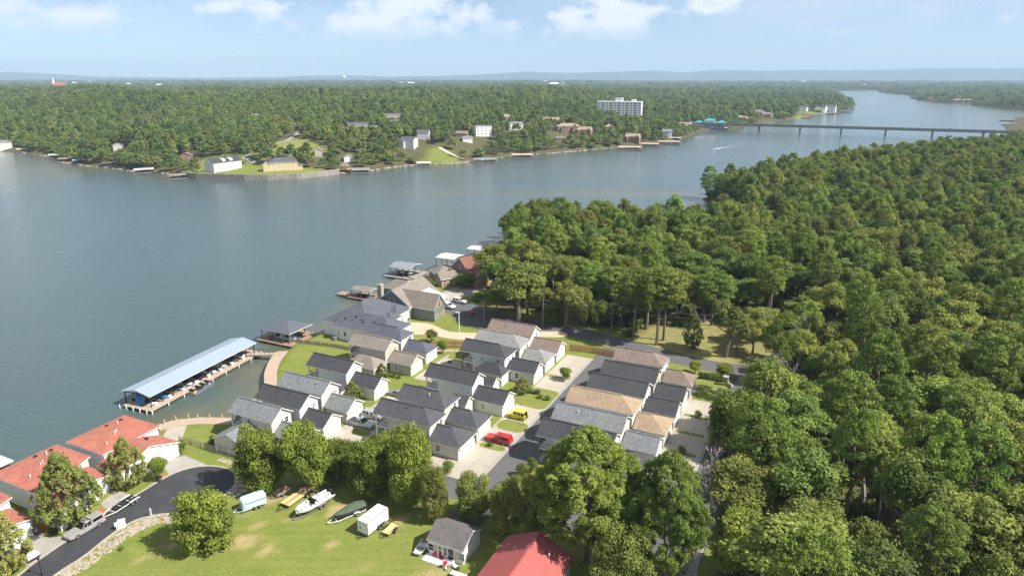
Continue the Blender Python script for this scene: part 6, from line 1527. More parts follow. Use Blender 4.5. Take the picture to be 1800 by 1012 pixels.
# ------------------------------------------------------------------ vehicles
WH = {}
def wheel(parent, x, y, r=.36, wd=.24):
    k = (round(r,2), wd)
    if k not in WH:
        t = MB(); t.tube((0,-wd/2,0),(0,wd/2,0),r,r,16); a = MB(); a.tube((0,-wd/2-.012,0),(0,wd/2+.012,0),r*.62,r*.62,10); WH[k] = (t.mesh('tyre', M['black']), a.mesh('rim', M['alloy']))
    o = obj('wheel', WH[k][0], parent, (x, y, r)); obj('rim', WH[k][1], o); return o
def car(name, label, cat, loc, rz, pm, kind='suv', Lc=4.7, wd=1.85, h=1.75, extras=(), z=0.03, group=None):
    o = thing(name, label, cat, (loc[0], loc[1], z), rz, group); w2 = wd/2; zb = .42; hood = 1.0 if kind != 'car' else .86
    belt = hood+.08
    def ring(x, k, z0, z1): return [(x,-w2*k,z0),(x,w2*k,z0),(x,w2*k,(z0+z1)/2),(x,w2*k*.95,z1),(x,-w2*k*.95,z1),(x,-w2*k,(z0+z1)/2)]
    f, bk = Lc/2, -Lc/2
    if kind == 'pickup': xs = (-.32*Lc+.0, .16*Lc); c0, c1 = -.12*Lc, .17*Lc
    elif kind == 'jeep': c0, c1 = -.47*Lc, .16*Lc
    elif kind == 'car': c0, c1 = -.36*Lc, .20*Lc
    else: c0, c1 = -.47*Lc, .20*Lc
    bd = MB(); bd.loft([ring(bk,.90,zb,belt-.08), ring(bk+.12,.99,zb-.06,belt), ring(c1-.1,1.0,zb-.1,belt), ring(f-.5,.99,zb-.08,hood-.04), ring(f-.1,.93,zb,hood-.12), ring(f,.88,zb+.05,hood-.3)])
    bd.build('body', M[pm], o)
    rk = .35 if kind != 'jeep' else .08
    g = MB(); t0, t1 = c0+(.18 if kind not in ('car',) else .7), c1-(.75 if kind != 'jeep' else .2); top = h-.07
    if kind == 'pickup': t0 = c0+.15
    g.loft([[(c0,-w2*.93,belt-.02),(c1,-w2*.93,belt-.02),(c1,w2*.93,belt-.02),(c0,w2*.93,belt-.02)],[(t0,-w2*.78,top),(t1,-w2*.78,top),(t1,w2*.78,top),(t0,w2*.78,top)]]); g.build('windows', M['carglass'], o)
    r = pl = MB(); r.loft([[(t0-.05,-w2*.80,top-.01),(t1+.05,-w2*.80,top-.01),(t1+.05,w2*.80,top-.01),(t0-.05,w2*.80,top-.01)],[(t0+.08,-w2*.72,h),(t1-.1,-w2*.72,h),(t1-.1,w2*.72,h),(t0+.08,w2*.72,h)]]); pass
    n = 2 if kind == 'pickup' else 3
    for s in (-1, 1):
        for i in range(n+1):
            a = i/n; pl.bar((c0+(c1-c0)*a, s*w2*.935, belt-.03), (t0+(t1-t0)*a, s*w2*.785, top), .09, .05)
    pl.build('cabin_roof', M[pm], o)
    for sx in (f-.19*Lc, bk+.21*Lc):
        for s in (-1, 1): wheel(o, sx, s*(w2-.10), .37 if kind != 'car' else .32)
    hl = MB(); hl.box(-.05,.05,-.2,.2,-.09,.09); hm_, tm_ = hl.mesh('headlight', M['lamp']), hl.mesh('tail_light', M['redlamp'])
    for s in (-1, 1): obj('headlight', hm_, o, (f-.04, s*w2*.62, hood-.27)); obj('tail_light', tm_, o, (bk+.02, s*w2*.72, belt-.22))
    for nm, x in (('front_bumper', f+.0), ('rear_bumper', bk-.0)):
        b = MB(); b.box(x-.08, x+.08, -w2*.86, w2*.86, zb-.05, zb+.17); b.build(nm, M['p_dark' if kind != 'pickup' else 'steel'], o)
    mr = MB(); mr.box(-.08,.08,-.1,.1,-.07,.07)
    for s in (-1, 1): obj('mirror', mr.mesh('mirror', M[pm]), o, (c1-.35, s*(w2+.06), belt+.1))
    if kind == 'pickup':
        if 'topper' in extras:
            t = MB(); t.loft([[(bk+.06,-w2*.93,belt-.01),(c0-.04,-w2*.93,belt-.01),(c0-.04,w2*.93,belt-.01),(bk+.06,w2*.93,belt-.01)],[(bk+.2,-w2*.80,h-.05),(c0-.06,-w2*.80,h-.05),(c0-.06,w2*.80,h-.05),(bk+.2,w2*.80,h-.05)]]); t.build('camper_shell', M[pm], o)
            for s in (-1, 1):
                q_ = MB(); q_.add([(bk+.35,s*w2*.925,belt+.1),(c0-.2,s*w2*.925,belt+.1),(c0-.24,s*w2*.845,h-.2),(bk+.42,s*w2*.845,h-.2)],[(0,1,2,3),(3,2,1,0)]); q_.build('shell_window', M['carglass'], o)
        else:
            t = MB(); t.box(bk+.12, c0-.1, -w2*.88, w2*.88, belt+.002, belt+.05); t.build('bed_cover', M['canvas'], o)
    if 'sunroof' in extras:
        t = MB(); t.box(t0+.25, t1-.25, -w2*.5, w2*.5, h+.002, h+.02); t.build('sunroof', M['carglass'], o)
    if 'rack' in extras:
        t = MB()
        for s in (-1, 1): t.bar((t0+.1,s*w2*.66,h+.06),(t1-.1,s*w2*.66,h+.06),.05)
        for a in (.15,.5,.85): t.bar((t0+(t1-t0)*a,-w2*.66,h+.08),(t0+(t1-t0)*a,w2*.66,h+.08),.05)
        t.build('roof_rack', M['steel'], o)
    if 'spare' in extras:
        s_ = wheel(o, bk-.2, 0, .38); s_.rotation_euler = (0, 0, math.pi/2); s_.location = (bk-.14, 0, .95); s_.name = 'spare_wheel'
    return o
def head(p, q): d = (q-p); return math.atan2(d.y, d.x)
fw, rw = P(139, 944, .1), P(173, 924, .1); mid = (fw+rw)/2; nrm = Vector((0,0,1)).cross((fw-rw).normalized())
rz = head(rw, fw); c = mid + Vector((-math.sin(rz), math.cos(rz), 0))*(-.82)*(1 if (Vector((-math.sin(rz), math.cos(rz), 0)).y < 0) else -1)
car('pickup_truck', 'silver pickup with a camper shell towing an empty boat trailer', 'pickup', c, rz, 'p_silver', 'pickup', 5.7, 1.9, 1.85, ('topper', 'rack'), .035)
TRK = (Vector((c.x, c.y, 0)), rz)
car('car', 'white car nose-out under the dark maple at the lower left', 'car', P(44, 972, .5), TH, 'p_white', 'car', 4.7, 1.82, 1.45)
car('jeep', 'bright yellow boxy off-roader with a spare wheel on its back', 'off-roader', P(909, 731, .4), TH+math.pi, 'p_yellow', 'jeep', 4.3, 1.9, 1.85, ('spare',))
car('pickup_truck', 'red pickup with a matching red camper shell on a concrete drive', 'pickup', P(876, 773, .4), TH+math.pi, 'p_red', 'pickup', 5.6, 1.95, 1.85, ('topper',))
car('pickup_truck', 'pale green pickup with a dark bed cover and glass roof panel', 'pickup', P(636, 745, .4), TH, 'p_green', 'pickup', 5.8, 2.0, 1.9, ('sunroof',))
car('suv', 'silver car parked behind the pale green pickup', 'car', P(656, 731, .4), TH, 'p_silver', 'suv', 4.8, 1.9, 1.7)
car('car', 'small grey car beside the ornamental strip in the middle court', 'car', P(697, 692, .4), TH+math.pi, 'p_grey', 'car', 4.4, 1.8, 1.42)
car('suv', 'white car on the driveway in front of the low tan-brick house', 'car', P(809, 530, .4), R(-30), 'p_white', 'suv', 4.7, 1.9, 1.65)
car('suv', 'white van-like car close to the grey-green house', 'car', P(789, 539, .4), R(-40), 'p_white', 'suv', 4.6, 1.9, 1.75)
o = thing('lawn_tractor', 'small red machine left in the grey parking area', 'machine', P(829, 554), .4)
b = MB(); b.box(-.8,.7,-.4,.4,.3,.75); b.box(.0,.7,-.35,.35,.75,1.05); b.build('body', M['redp'], o); b = MB(); b.box(-.7,-.2,-.3,.3,.75,.95); b.box(-.75,-.62,-.3,.3,.95,1.35); b.build('seat', M['redp'], o)
for x in (-.55,.5):
    for s in (-1,1): wheel(o, x, s*.45, .26, .2)
for i, (t, pm) in enumerate([(.12,'p_white'),(.2,'p_dark'),(.36,'p_grey'),(.44,'p_white'),(.6,'p_white'),(.68,'p_red'),(.8,'p_white'),(.9,'p_dark')]):
    A0, dr0, L0 = BRIDGE; q_ = A0 + dr0*(L0*t)
    b = MB(); b.loft([[(-2.3,-.9,.3),(2.3,-.9,.3),(2.3,.9,.3),(-2.3,.9,.3)],[(-2.3,-.9,.95),(2.2,-.9,.85),(2.2,.9,.85),(-2.3,.9,.95)]]); b.loft([[(-1.9,-.85,.95),(1.0,-.85,.95),(1.0,.85,.95),(-1.9,.85,.95)],[(-1.5,-.7,1.55),(.3,-.7,1.55),(.3,.7,1.55),(-1.5,.7,1.55)]], 1)
    o = b.build('car', [M[pm], M['carglass']]); o.location = (q_.x - dr0.y*(1.8 if i % 2 else -1.8), q_.y + dr0.x*(1.8 if i % 2 else -1.8), ZW+8.72); o.rotation_euler.z = math.atan2(dr0.y, dr0.x) + (0 if i % 2 else math.pi)
    tag(o, {'p_white':'white','p_dark':'dark','p_grey':'grey','p_red':'red'}[pm] + ' car crossing the long bridge, ' + ['first','second','third','fourth','fifth','sixth','seventh','eighth'][i] + ' from the left', 'car', 'cars on the bridge')
for u, v, pm, lb in [(1678, 391, 'p_blue', 'blue car glimpsed between trees in the right-hand wood')]:
    car('car', lb, 'car', P(u, v, 1.5), .3, pm, 'car', z=gz(*P(u, v, 1.5).xy))
# ------------------------------------------------------------------ trailers and boats in the meadow
def trailer_frame(o, Lt, wt, axles=1, r=.33, tong=1.5, zc=.55, m='dark', xo=0.0):
    f = MB()
    for s in (-1, 1): f.bar((-Lt/2, s*wt/2, zc), (Lt/2, s*wt/2, zc), .09); f.bar((Lt/2, s*wt/2, zc), (Lt/2+tong, 0, zc-.06), .08)
    for i in range(4): f.bar((-Lt/2+Lt*i/3, -wt/2, zc), (-Lt/2+Lt*i/3, wt/2, zc), .07)
    f.bar((Lt/2+tong-.25, 0, zc), (Lt/2+tong-.25, 0, .05), .06); f.build('frame', M[m], o)
    for i in range(axles):
        for s in (-1, 1): wheel(o, xo + (i-(axles-1)/2)*.8, s*(wt/2+.16), r, .2)
    fd = MB()
    for s in (-1, 1): fd.box(xo-.45-(axles-1)*.4, xo+.45+(axles-1)*.4, s*(wt/2+.16)-.14, s*(wt/2+.16)+.14, r*2+.06, r*2+.1)
    fd.build('mudguards', M[m], o)
# empty boat trailer behind the silver pickup
rz = TRK[1] + R(4); c = TRK[0] - Vector((math.cos(rz), math.sin(rz), 0))*7.0; 
o = thing('boat_trailer', 'empty white-framed boat trailer hitched behind the silver pickup', 'trailer', (c.x, c.y, .035), rz)
trailer_frame(o, 4.6, 1.7, 2, .32, 2.0, .5, 'trim', -1.1)
b = MB()
for s in (-1, 1): b.box(-2.3,1.8,s*.55-.12,s*.55+.12,.62,.7); b.bar((-2.0,s*.95,.5),(-2.0,s*.95,1.1),.06)
for x in (-1.8,-1.0,-.2,.6,1.3): b.box(x-.1,x+.1,-.8,.8,.56,.62)
b.build('bunks', M['dark'], o)
def tr(label, name, p0, p1, cat, Lt=None, z=0.0):
    """thing on the meadow with its tongue end at pixel p0 and tail at p1 (ground)"""
    a, b_ = P(*p0), P(*p1); c = (a+b_)/2; return thing(name, label, cat, (c.x, c.y, z), head(b_, a)), (a-b_).length
o, l = tr('pale blue horse trailer with a rounded nose', 'horse_trailer', (428,897), (463,884), 'trailer')
trailer_frame(o, 3.9, 1.75, 2, .33, 1.4, .45, 'p_blue', -.5)
b = MB(); rings = []
for x, w_, z1 in ((-1.95,.92,2.25),(1.5,.92,2.25),(1.85,.8,2.15),(2.0,.55,1.95)):
    rings.append([(x,-w_,.5),(x,w_,.5),(x,w_,z1-.28),(x,w_*.8,z1),(x,-w_*.8,z1),(x,-w_,z1-.28)])
b.loft(rings); b.build('box', M['p_blue'], o)
b = MB()
for s in (-1, 1): b.box(-1.9,1.4,s*.925-.01,s*.925+.01,1.52,1.6)
b.build('side_slot', M['dark'], o)
o, l = tr('small rusty utility trailer loaded with crates, nearest the row of trees', 'utility_trailer', (486,873), (507,862), 'trailer')
trailer_frame(o, 2.6, 1.4, 2, .26, .8, .45, 'steel'); b = MB(); b.box(-1.3,1.3,-.7,.7,.5,.58)
for s in (-1, 1): b.box(-1.3,1.3,s*.7-.03,s*.7+.03,.58,.9)
b.box(1.27,1.33,-.7,.7,.58,.9); b.build('bed', M['greywood'], o)
for i, (x, y) in enumerate(((-.8,-.3),(-.1,.25),(.6,-.2))):
    b = MB(); b.box(-.32,.32,-.28,.28,0,.45); cr_ = b.build('crate', M['cedar']); mw = Matrix.Translation(o.location) @ Matrix.Rotation(o.rotation_euler.z, 4, 'Z'); cr_.location = mw @ Vector((x, y, .585)); cr_.rotation_euler.z = o.rotation_euler.z + .2*i; tag(cr_, 'brown crate on the small rusty utility trailer, ' + ['rear','middle','front'][i] + ' one', 'crate')
o, l = tr('long flat trailer with a deck of yellow boards', 'flatbed_trailer', (505,889), (545,861), 'trailer')
trailer_frame(o, 6.0, 1.9, 2, .33, 1.6, .55, 'dark', -1.2)
bd = MB(); bd.box(-3.1,3.1,-.095,.095,0,.05); bm_ = bd.mesh('deck_board', M['lightwood'])
bd2 = MB(); bd2.box(-3.1,3.1,-.095,.095,0,.05); bm2 = bd2.mesh('deck_board', mat('brown_lumber', (.34,.22,.10), .85))
for i in range(10): obj('deck_board', bm2 if i in (4,5) else bm_, o, (0, -.95+.21*i+.0, .6))
o, l = tr('white open bowrider boat with seats sitting on a trailer', 'boat_trailer', (527,909), (577,879), 'trailer')
trailer_frame(o, 5.6, 1.7, 2, .33, 1.3, .45, 'steel', -1.0)
boat('boat', 'white open sports boat with cluttered seats on a trailer in the meadow', 'boat', Vector(o.location)+Vector((0,0,1.35)), o.rotation_euler.z, 7.0, 2.5, .85, 'gel', 'p_white', True, 5)
o['label'] = 'dark galvanised trailer under the white open sports boat'
o, l = tr('galvanised boat trailer under the olive-covered boat', 'boat_trailer', (590,916), (640,895), 'trailer')
trailer_frame(o, 5.0, 1.5, 1, .32, 1.4, .4, 'trim', -.8)
boat('boat', 'low boat with a dark hull under olive covers on a trailer', 'boat', Vector(o.location)+Vector((0,0,1.05)), o.rotation_euler.z, 5.6, 1.9, .6, 'p_dark', cover='camo')
o, l = tr('tall white enclosed cargo trailer with a small emblem on its nose', 'cargo_trailer', (638,941), (675,912), 'trailer')
trailer_frame(o, 4.6, 2.0, 2, .34, 1.2, .4, 'dark', -.5)
b = MB(); b.box(-2.4,2.4,-1.05,1.05,.45,2.6); b.build('box', M['p_white'], o)
b = MB()
for z in (.46,2.58):
    for s in (-1,1): b.bar((-2.42,s*1.05,z),(2.42,s*1.05,z),.09)
for x in (-2.4,2.4):
    for s in (-1,1): b.bar((x,s*1.05,.45),(x,s*1.05,2.6),.09)
for i in range(1,5): b.bar((-2.4+.96*i,-1.06,.5),(-2.4+.96*i,-1.06,2.55),.02); b.bar((-2.4+.96*i,1.06,.5),(-2.4+.96*i,1.06,2.55),.02)
b.build('edge_trim', M['alloy'], o)
b = MB(); b.tube((2.41,-.45,1.35),(2.43,-.45,1.35),.22,.22,12); b.box(2.41,2.425,-.8,.9,2.05,2.12); b.build('emblem', M['p_grey'], o)
b = MB(); b.box(-.6,1.1,-1.075,-1.055,1.5,1.56); b.box(-1.6,-.9,-1.075,-1.055,.8,1.15); b.box(1.0,1.7,-1.08,-1.055,.6,1.9); b.build('side_marking', M['p_grey'], o)
b = MB(); b.box(-.35,.35,-.35,.35,2.602,2.74); b.build('roof_vent', M['trim'], o)
o, l = tr('small single-axle trailer with a wooden floor beside the white cargo trailer', 'utility_trailer', (676,943), (697,925), 'trailer')
trailer_frame(o, 2.5, 1.4, 1, .34, .9, .48, 'dark', -.2)
bd = MB(); bd.box(-1.27,1.27,-.11,.11,0,.05); bm_ = bd.mesh('floor_board', M['lightwood'])
for i in range(6): obj('floor_board', bm_, o, (0,-.6+.24*i,.53))
b = MB()
for s in (-1,1): b.bar((-1.25,s*.72,.85),(1.25,s*.72,.85),.05)
b.build('side_rail', M['dark'], o)
o, l = tr('white flat jon boat resting left of the white cottage', 'jon_boat', (736,974), (748,956), 'boat')
hull_mb(3.6,1.5,.5,flat=True).build('hull', M['gel'], o).location = (0,0,.55)
b = MB(); b.box(-1.5,-1.1,-.6,.6,.45,.6); b.box(.2,.5,-.6,.6,.45,.6); b.bar((-.8,-.3,.7),(.8,.35,.75),.06); b.build('bench', M['p_grey'], o)
# cottage yard
def chair(label, p, rz, m, group=None):
    o = thing('garden_chair', label, 'chair', p, rz, group); b = MB(); b.box(-.28,.28,-.28,.28,.34,.4); b.build('seat', M[m], o); b = MB(); b.loft([[(-.3,-.26,.4),(-.3,.26,.4),(-.25,.26,.4),(-.25,-.26,.4)],[(-.48,-.24,1.0),(-.48,.24,1.0),(-.43,.24,1.0),(-.43,-.24,1.0)]]); b.build('backrest', M[m], o)
    l = MB(); l.box(-.03,.03,-.03,.03,0,.35); lm_ = l.mesh('leg', M[m])
    for x in (-.24,.24):
        for y in (-.24,.24): obj('leg', lm_, o, (x,y,0))
for u, v, m, lb in [(764,976,'redp','red chair on the cottage porch, left one'),(774,978,'trim','white chair on the cottage porch beside the steps'),(777,983,'redp','red chair at the foot of the cottage steps'),(786,1001,'trim','white chair beside the red kettle grill'),(801,998,'trim','white chair right of the red kettle grill'),(806,1001,'p_grey','grey chair at the right of the cottage yard')]:
    chair(lb, P(u, v), rnd.uniform(0, 6), m)
o = thing('kettle_grill', 'round red kettle grill in front of the white cottage', 'grill', P(783, 997)); b = MB(); b.loft([[(r_*math.cos(t*.5236), r_*math.sin(t*.5236), z) for t in range(12)] for r_, z in ((.12,.6),(.33,.78),(.36,.9),(.3,1.05),(.1,1.15))]); b.build('bowl', M['redp'], o); b = MB()
for t in range(3): b.bar((.2*math.cos(t*2.1), .2*math.sin(t*2.1), .75), (.34*math.cos(t*2.1), .34*math.sin(t*2.1), 0), .04)
b.build('legs', M['dark'], o)
o = thing('garden_table', 'white folding table at the bottom edge before the cottage', 'table', P(806, 1016), TH); b = MB(); b.box(-1.2,1.2,-.4,.4,.68,.74); b.build('tabletop', M['trim'], o); l = MB(); l.box(-.03,.03,-.03,.03,0,.68); lm_ = l.mesh('leg', M['steel'])
for x in (-1.1,1.1):
    for y in (-.35,.35): obj('leg', lm_, o, (x,y,0))
pd = MB(); pd.box(-1.6,1.6,-.8,.8,0,.15); o = pd.build('porch_slab', M['trim']); o.location = W(-47.0,-18.9); o.rotation_euler.z = TH; tag(o, 'low white plank porch at the front of the cottage', 'porch')
# ------------------------------------------------------------------ street furniture
def lamp_post(label, u, v, h, m='dark'):
    o = thing('street_lamp', label, 'street lamp', P(u, v)); b = MB(); b.tube((0,0,0),(0,0,h),.07,.05,8); b.tube((0,0,0),(0,0,.4),.13,.1,8); b.build('pole', M[m], o); b = MB(); b.tube((0,0,h),(0,0,h+.4),.12,.2,8); b.tube((0,0,h+.4),(0,0,h+.55),.22,.03,8); b.build('lantern', M['dark'], o)
lamp_post('black street lamp behind the round meadow tree at the turning circle', 349, 872, 2.6)
lamp_post('black street lamp at the lower left kerb', 74, 1010, 2.6)
o = thing('utility_box', 'large white utility cabinet on the verge of the blacktop road', 'cabinet', P(215, 926), R(25)); b = MB(); b.box(-.5,.5,-.35,.35,0,1.25); b.build('cabinet', M['trim'], o); b = MB(); b.box(-.54,.54,-.39,.39,1.25,1.31); b.build('lid', M['trim'], o)
o = thing('utility_pedestal', 'small white pedestal box left of the large cabinet', 'pedestal', P(206, 930), R(25)); b = MB(); b.box(-.08,.08,-.08,.08,0,.7); b.build('post', M['trim'], o); b = MB(); b.box(-.25,.25,-.2,.2,.7,1.2); b.build('box', M['trim'], o)
o = thing('marker_post', 'pale blue marker post at the kerb of the turning circle', 'post', P(266, 907)); b = MB(); b.box(-.12,.12,-.1,.1,0,1.5); b.build('post', M['p_blue'], o)
for u, v, m, lb in [(65,938,'camo','dark green wheeled bin beside the garage at lower left'),(281,846,'camo','dark green wheeled bin at the kerb by the lime-green tree')]:
    o = thing('wheeled_bin', lb, 'bin', P(u, v), TH); b = MB(); b.loft([[(-.25,-.25,.08),(.25,-.25,.08),(.25,.25,.08),(-.25,.25,.08)],[(-.32,-.32,1.0),(.32,-.32,1.0),(.32,.32,1.0),(-.32,.32,1.0)]]); b.build('body', M[m], o); b = MB(); b.box(-.36,.36,-.36,.36,1.0,1.09); b.build('lid', M['dark'], o); wheel(o, -.22, .3, .12, .06); wheel(o, -.22, -.3, .12, .06)
def pole(name, label, cat, u, v, vtop, m, r=.14, arms=(), pale=False):
    p = P(u, v); a = math.atan((506-vtop)/FPX)-PIT; h = CAMH + p.y*math.tan(a); o = thing(name, label, cat, p, R(-8)); b = MB(); b.tube((0,0,-.3),(0,0,h),r,r*.7,8); b.build('pole', M[m], o)
    for z in arms: b = MB(); b.bar((-1.2,0,h-z),(1.2,0,h-z),.12); b.build('crossarm', M[m], o)
    return o, Vector((p.x, p.y, h))
o, LP = pole('street_light', 'tall white light pole by the cedar fence', 'street light', 808, 608, 549, 'trim', .13); b = MB(); b.box(-.9,.2,-.15,.15,LP.z-.1,LP.z+.05); b.build('lamp_head', M['trim'], o)
up = []
for u, v, vt, lb in [(851,571,528,'utility pole by the small parking area'),(954,577,524,'utility pole behind the middle row of houses'),(1075,585,532,'utility pole left of the grassy clearing'),(1294,622,552,'brown utility pole in the grassy clearing beside the dark oak')]:
    up.append(pole('utility_pole', lb, 'utility pole', u, v, vt, 'pole', .15, (.5,))[1])
up.append(pole('utility_pole', 'pale short pole at the bend by the bare shrubs', 'utility pole', 1354, 646, 616, 'palebark', .12, (.4,))[1])
for k, (a, b_) in enumerate(zip(up[:-1], up[1:])):
    for j, dz in enumerate((-.4, -1.6)):
        b = MB(); prev = None
        for i in range(9):
            t = i/8; p = a.lerp(b_, t) + Vector((0,0,dz - 4*.9*t*(1-t)))
            if prev is not None: b.tube(prev, p, .03, .03, 4, cap=False)
            prev = p
        o = b.build('wire', M['p_grey']); tag(o, ('upper' if j == 0 else 'lower') + ' overhead wire in the ' + ['first','second','third','last'][k] + ' span of poles along the road', 'wire')
o = thing('gate_pillar', 'square stone pillar with a curved low wall at the side lane entrance', 'pillar', P(1275, 676), TH); b = MB(); b.box(-.5,.5,-.5,.5,0,2.0); b.build('shaft', M['rubble'], o); b = MB(); b.box(-.6,.6,-.6,.6,2.0,2.15); b.build('cap', M['rubble'], o); b = MB(); l_, r_ = ribbon_edges([(.5,-.2),(1.6,-1.0),(1.9,-2.4),(1.4,-3.6)], .35); n = len(l_); b.loft([[(l_[i].x,l_[i].y,0),(l_[i].x,l_[i].y,.8),(r_[i].x,r_[i].y,.8),(r_[i].x,r_[i].y,0)] for i in range(n)]); b.build('low_wall', M['rubble'], o)
# ------------------------------------------------------------------ fences
def fence(label, pts, h, kind, m, postm=None, gap=2.4):
    o = thing('fence', label, 'fence', Vector((pts[0][0], pts[0][1], 0))); o0 = Vector((pts[0][0], pts[0][1]))
    bd = MB(); po = MB(); po.box(-.07,.07,-.07,.07,0,h+.12); pm_ = po.mesh('post', M[postm or m]); rl = MB()
    for a, b_ in zip(pts[:-1], pts[1:]):
        a = Vector(a[:2])-o0; b_ = Vector(b_[:2])-o0; d = b_-a; L_ = d.length; d.normalize(); n = max(1, int(L_/gap)); nr = Vector((-d.y, d.x))
        for i in range(n+1): q_ = a + d*(L_*i/n); obj('post', pm_, o, (q_.x, q_.y, 0), math.atan2(d.y, d.x))
        if kind == 'rail':
            for z in (.3, .75, h-.03): rl.bar((a.x,a.y,z), (b_.x,b_.y,z), .05, .14)
        else:
            k = int(L_/.15)
            for i in range(k):
                q_ = a + d*(L_*(i+.5)/k) + nr*.06; z = h + .03*math.sin(i*12.9); bd.add([(q_.x-d.x*.068,q_.y-d.y*.068,.05),(q_.x+d.x*.068,q_.y+d.y*.068,.05),(q_.x+d.x*.068,q_.y+d.y*.068,z),(q_.x-d.x*.068,q_.y-d.y*.068,z)],[(0,1,2,3)])
            for z in (.4, h-.35): rl.bar((a.x,a.y,z),(b_.x,b_.y,z),.04,.1)
    rl.build('rails', M[m], o)
    if bd.v: tag(bd.build('boards', M[m], o), kind='stuff')
    return o
fence('long low tan board fence across the lakeside lawn', [W(-126.5,38.9), W(-113.8,40.8), W(-104.8,40.6)], 1.1, 'board', 'lightboard' if 'lightboard' in M else 'planks')
fence('tall orange cedar fence below the tan drive', [W(-91.5,52.0), W(-86,54.5), W(-80.5,56.6), W(-77.6,58.5)], 1.9, 'board', 'cedar')
fence('orange cedar fence at the top of the upper lane', [W(-58.0,65.5), W(-51.5,66.5), W(-44.0,66.0)], 1.8, 'board', 'cedar')
fence('grey rail fence between the lakeside lawn and the blacktop turning circle', px([(316,777),(336,781.5),(354,787),(382,797.5),(402,803),(421,808)]), 1.25, 'rail', 'greywood')
fence('black metal fence at the end of the side lane', px([(1226,888),(1243,882)]), 1.3, 'rail', 'dark', gap=.5)
for i, (u, v) in enumerate(((332,736),(348,736),(369,736),(391,736))):
    o = thing('mooring_post', ['leftmost','second','third','rightmost'][i] + ' of four wooden posts along the lakeside walk', 'post', P(u, v, -.2)); o.location.z = -1.8; b = MB(); b.tube((0,0,-.6),(0,0,2.7),.12,.11,8); b.build('post', M['lightwood'], o)
for i, (u, v) in enumerate(((290,747),(310,741))):
    o = thing('mooring_post', ['post','taller post'][i] + ' at the left corner of the lakeside walk', 'post', P(u, v, -.2)); o.location.z = -1.8; b = MB(); b.tube((0,0,-.6),(0,0,2.9),.12,.11,8); b.build('post', M['lightwood'], o)
# stone path at lower right
pth = [P(u, v) for u, v in ((1210,1030),(1222,985),(1236,945),(1249,915))]
l_, r_ = ribbon_edges(pth, 1.3); sheet('stone_path', l_ + r_[::-1], M['grey_conc'], .02)
fence('low dark stone-lined rail beside the path at the lower right', [p + Vector((-1.6,0,0)) for p in pth], .9, 'rail', 'greywood')
# ------------------------------------------------------------------ shrubs, hedges
def shrub(name, label, p, rx, ry, h, kind='hedge', rz=0.0, group=None, cat='shrub'):
    o = thing(name, label, cat, (p[0], p[1], 0), rz, group); c = obj('foliage', CR[kind][rnd.randrange(len(CR[kind]))], o, (0,0,h*.5)); c.scale = (rx, ry, h*.56)
    s = MB(); s.tube((0,0,-.1),(0,0,h*.5),.06,.04,5); s.build('stem', M['bark'], o); return o
shrub('evergreen_shrub', 'tall clipped cylindrical evergreen beside the end garage', P(318, 797), 1.15, 1.15, 2.8)
for u, v, lb in ((376,783,'leftmost'),(383,787,'second'),(394,791,'third'),(404,794,'rightmost')):
    shrub('clipped_hedge', lb + ' of the clipped rounded hedge blocks by the cream house', P(u, v), 1.25, 1.05, 2.1, group='clipped hedge blocks')
shrub('round_shrub', 'ball-clipped shrub at the corner of the bottom lane', P(787, 831), 1.35, 1.35, 2.3)
shrub('round_shrub', 'low yellow-green hedge before the middle row court', W(-81.0,14.9), 1.9, 1.0, 1.3, rz=TH)
shrub('round_shrub', 'small shrub on the grass island by the red pickup', W(-54.6,13.7), .75, .6, .8)
for i, (b_, lb) in enumerate(((43.0,'clipped ball shrub on the second grass strip of the right row'),(27.0,'clipped ball shrub on the third grass strip of the right row'))): shrub('round_shrub', lb, W(-20.6,b_), .95, .9, 1.5)
for i in range(4): shrub('garden_shrub', ['first','second','third','fourth'][i] + ' shrub from the left in the flower bed of the middle row', W(-57.0+1.6*i, 38.5-.9*i+(i%2)), .9, .8, 1.0, 'hedge' if i != 1 else 'dusk')
for i in range(5): shrub('hedge_shrub', ['first','second','third','fourth','fifth'][i] + ' shrub of the low hedge between the two ball-shaped trees', P(1232+9*i, 664+1.5*i), 1.1, .9, 1.5)
for i in range(6): shrub('flower_bush', ['first','second','third','fourth','fifth','sixth'][i] + ' bush of the dusky flower bed under the cream porch', P(392+5*i, 768+3*((i*2)%5)), .9, .8, 1.0, 'dusk' if i % 2 else 'hedge')
for u, v, lb, rx, h in [(213,967,'tiny round shrub on the riprap bank',.5,.7),(302,906,'tiny shrub at the kerb beside the meadow tree',.45,.6),(92,938,'yellow-green low bush beside the silver pickup',1.1,.9),(760,602,'low bush by the cedar fence',.8,.9),(684,661,'clipped shrub left of three on the middle lawn',.7,.8),(692,663,'clipped shrub in the middle of three on the middle lawn',.7,.8),(701,665,'clipped shrub right of three on the middle lawn',.7,.8),
    (762,543,'shrub at the corner of the grey-green house',1.0,1.1),(775,538,'second shrub along the grey-green house front',1.0,1.0),(717,567,'conical shrub at the front of the large white house',.6,1.6),(790,637,'low grass clump by the upper pad',.7,.5)]:
    shrub('low_shrub', lb, P(u, v), rx, rx*.9, h)
for u, v, lb, rx, h in [(918,838,'leafy shrub beside the lane left of the huge pine',1.5,2.6),(934,828,'pale tall shrub at the corner of the shaded porch',1.2,2.8),(906,852,'low shrub where the lane meets the trees',1.4,1.8),(950,842,'shrub under the left side of the huge pine',1.4,2.2)]:
    shrub('garden_shrub', lb, P(u, v), rx, rx*.9, h)
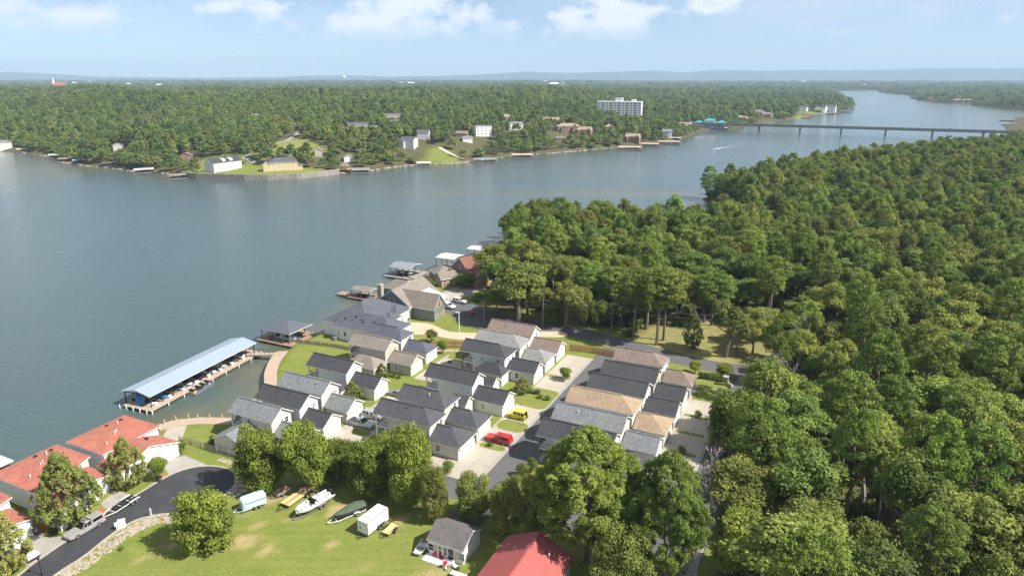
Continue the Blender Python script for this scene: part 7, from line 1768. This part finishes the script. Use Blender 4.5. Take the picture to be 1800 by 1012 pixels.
# boulders: stones lining the verge, and the rock wall by the cedar fence
r_ = random.Random(9)
sm3 = []
for k in range(4):
    b = MB(); rings = []
    for z, s in ((-.35,.75),(0,1.0),(.35,.8),(.5,.35)):
        rings.append([((s*(1+r_.uniform(-.2,.2)))*math.cos(t*1.047), (s*(1+r_.uniform(-.2,.2)))*math.sin(t*1.047), z+r_.uniform(-.08,.08)) for t in range(6)])
    b.loft(rings); sm3.append(b)
def stones(name, polyline, width, n, s0, s1, z=0.0):
    mb = MB(); pts = smooth_poly(polyline, 6, False)
    for _ in range(n):
        i = r_.randrange(len(pts)-1); p = pts[i].lerp(pts[i+1], r_.random()); d = (pts[i+1]-pts[i]).normalized(); p = p + Vector((-d.y, d.x))*r_.uniform(-width/2, width/2)
        s = r_.uniform(s0, s1); a = r_.random()*6.28; k = r_.choice(sm3)
        mb.add([(p.x+s*(v[0]*math.cos(a)-v[1]*math.sin(a)), p.y+s*(v[0]*math.sin(a)+v[1]*math.cos(a))*.8, z+s*v[2]*.8) for v in k.v], k.f, r_.choice((0,0,1,2)))
    o = mb.build(name, [M['stone'], M['rubble'], M['dirtstone']]); tag(o, kind='stuff'); return o
M['dirtstone'] = mat('orange_brown_stone', (.36,.24,.15), .95, .3, .8, .2, 5)
stones('riprap_stones', px([(110,1012),(155,985),(203,949),(242,925),(272,914),(318,908)]), 2.6, 620, .12, .34)
stones('riprap_stones', px([(405,868),(424,858),(428,840),(425,828)]), 2.6, 260, .15, .4)
stones('riprap_stones', [W(-90.5,50.4), W(-85,52.6), W(-79.5,55.0)], 1.2, 160, .2, .45)
stones('riprap_stones', px([(808,517),(832,515)]), 2.0, 60, .2, .5)
stones('riprap_stones', px([(386,806),(410,813)]), 1.4, 60, .1, .25)
stones('path_stones', [p + Vector((-1.2,0,0)) for p in pth], 1.2, 140, .15, .4)
stones('shore_stones', [W(-127.3,41), W(-127.0,47), W(-126.2,56), W(-128.2,66), W(-131,76), W(-133,84), W(-134,95)], 1.6, 260, .15, .45, -1.7)
stones('shore_stones', [W(-124,-30), W(-121.6,-14), W(-119.8,-9.6)], 1.4, 100, .2, .5, -1.6)
fsh = [Vector((x, y, 0)) for x, y in FS[2:26]]
stones('shore_stones', fsh, 3.0, 900, .5, 1.6, -1.8)
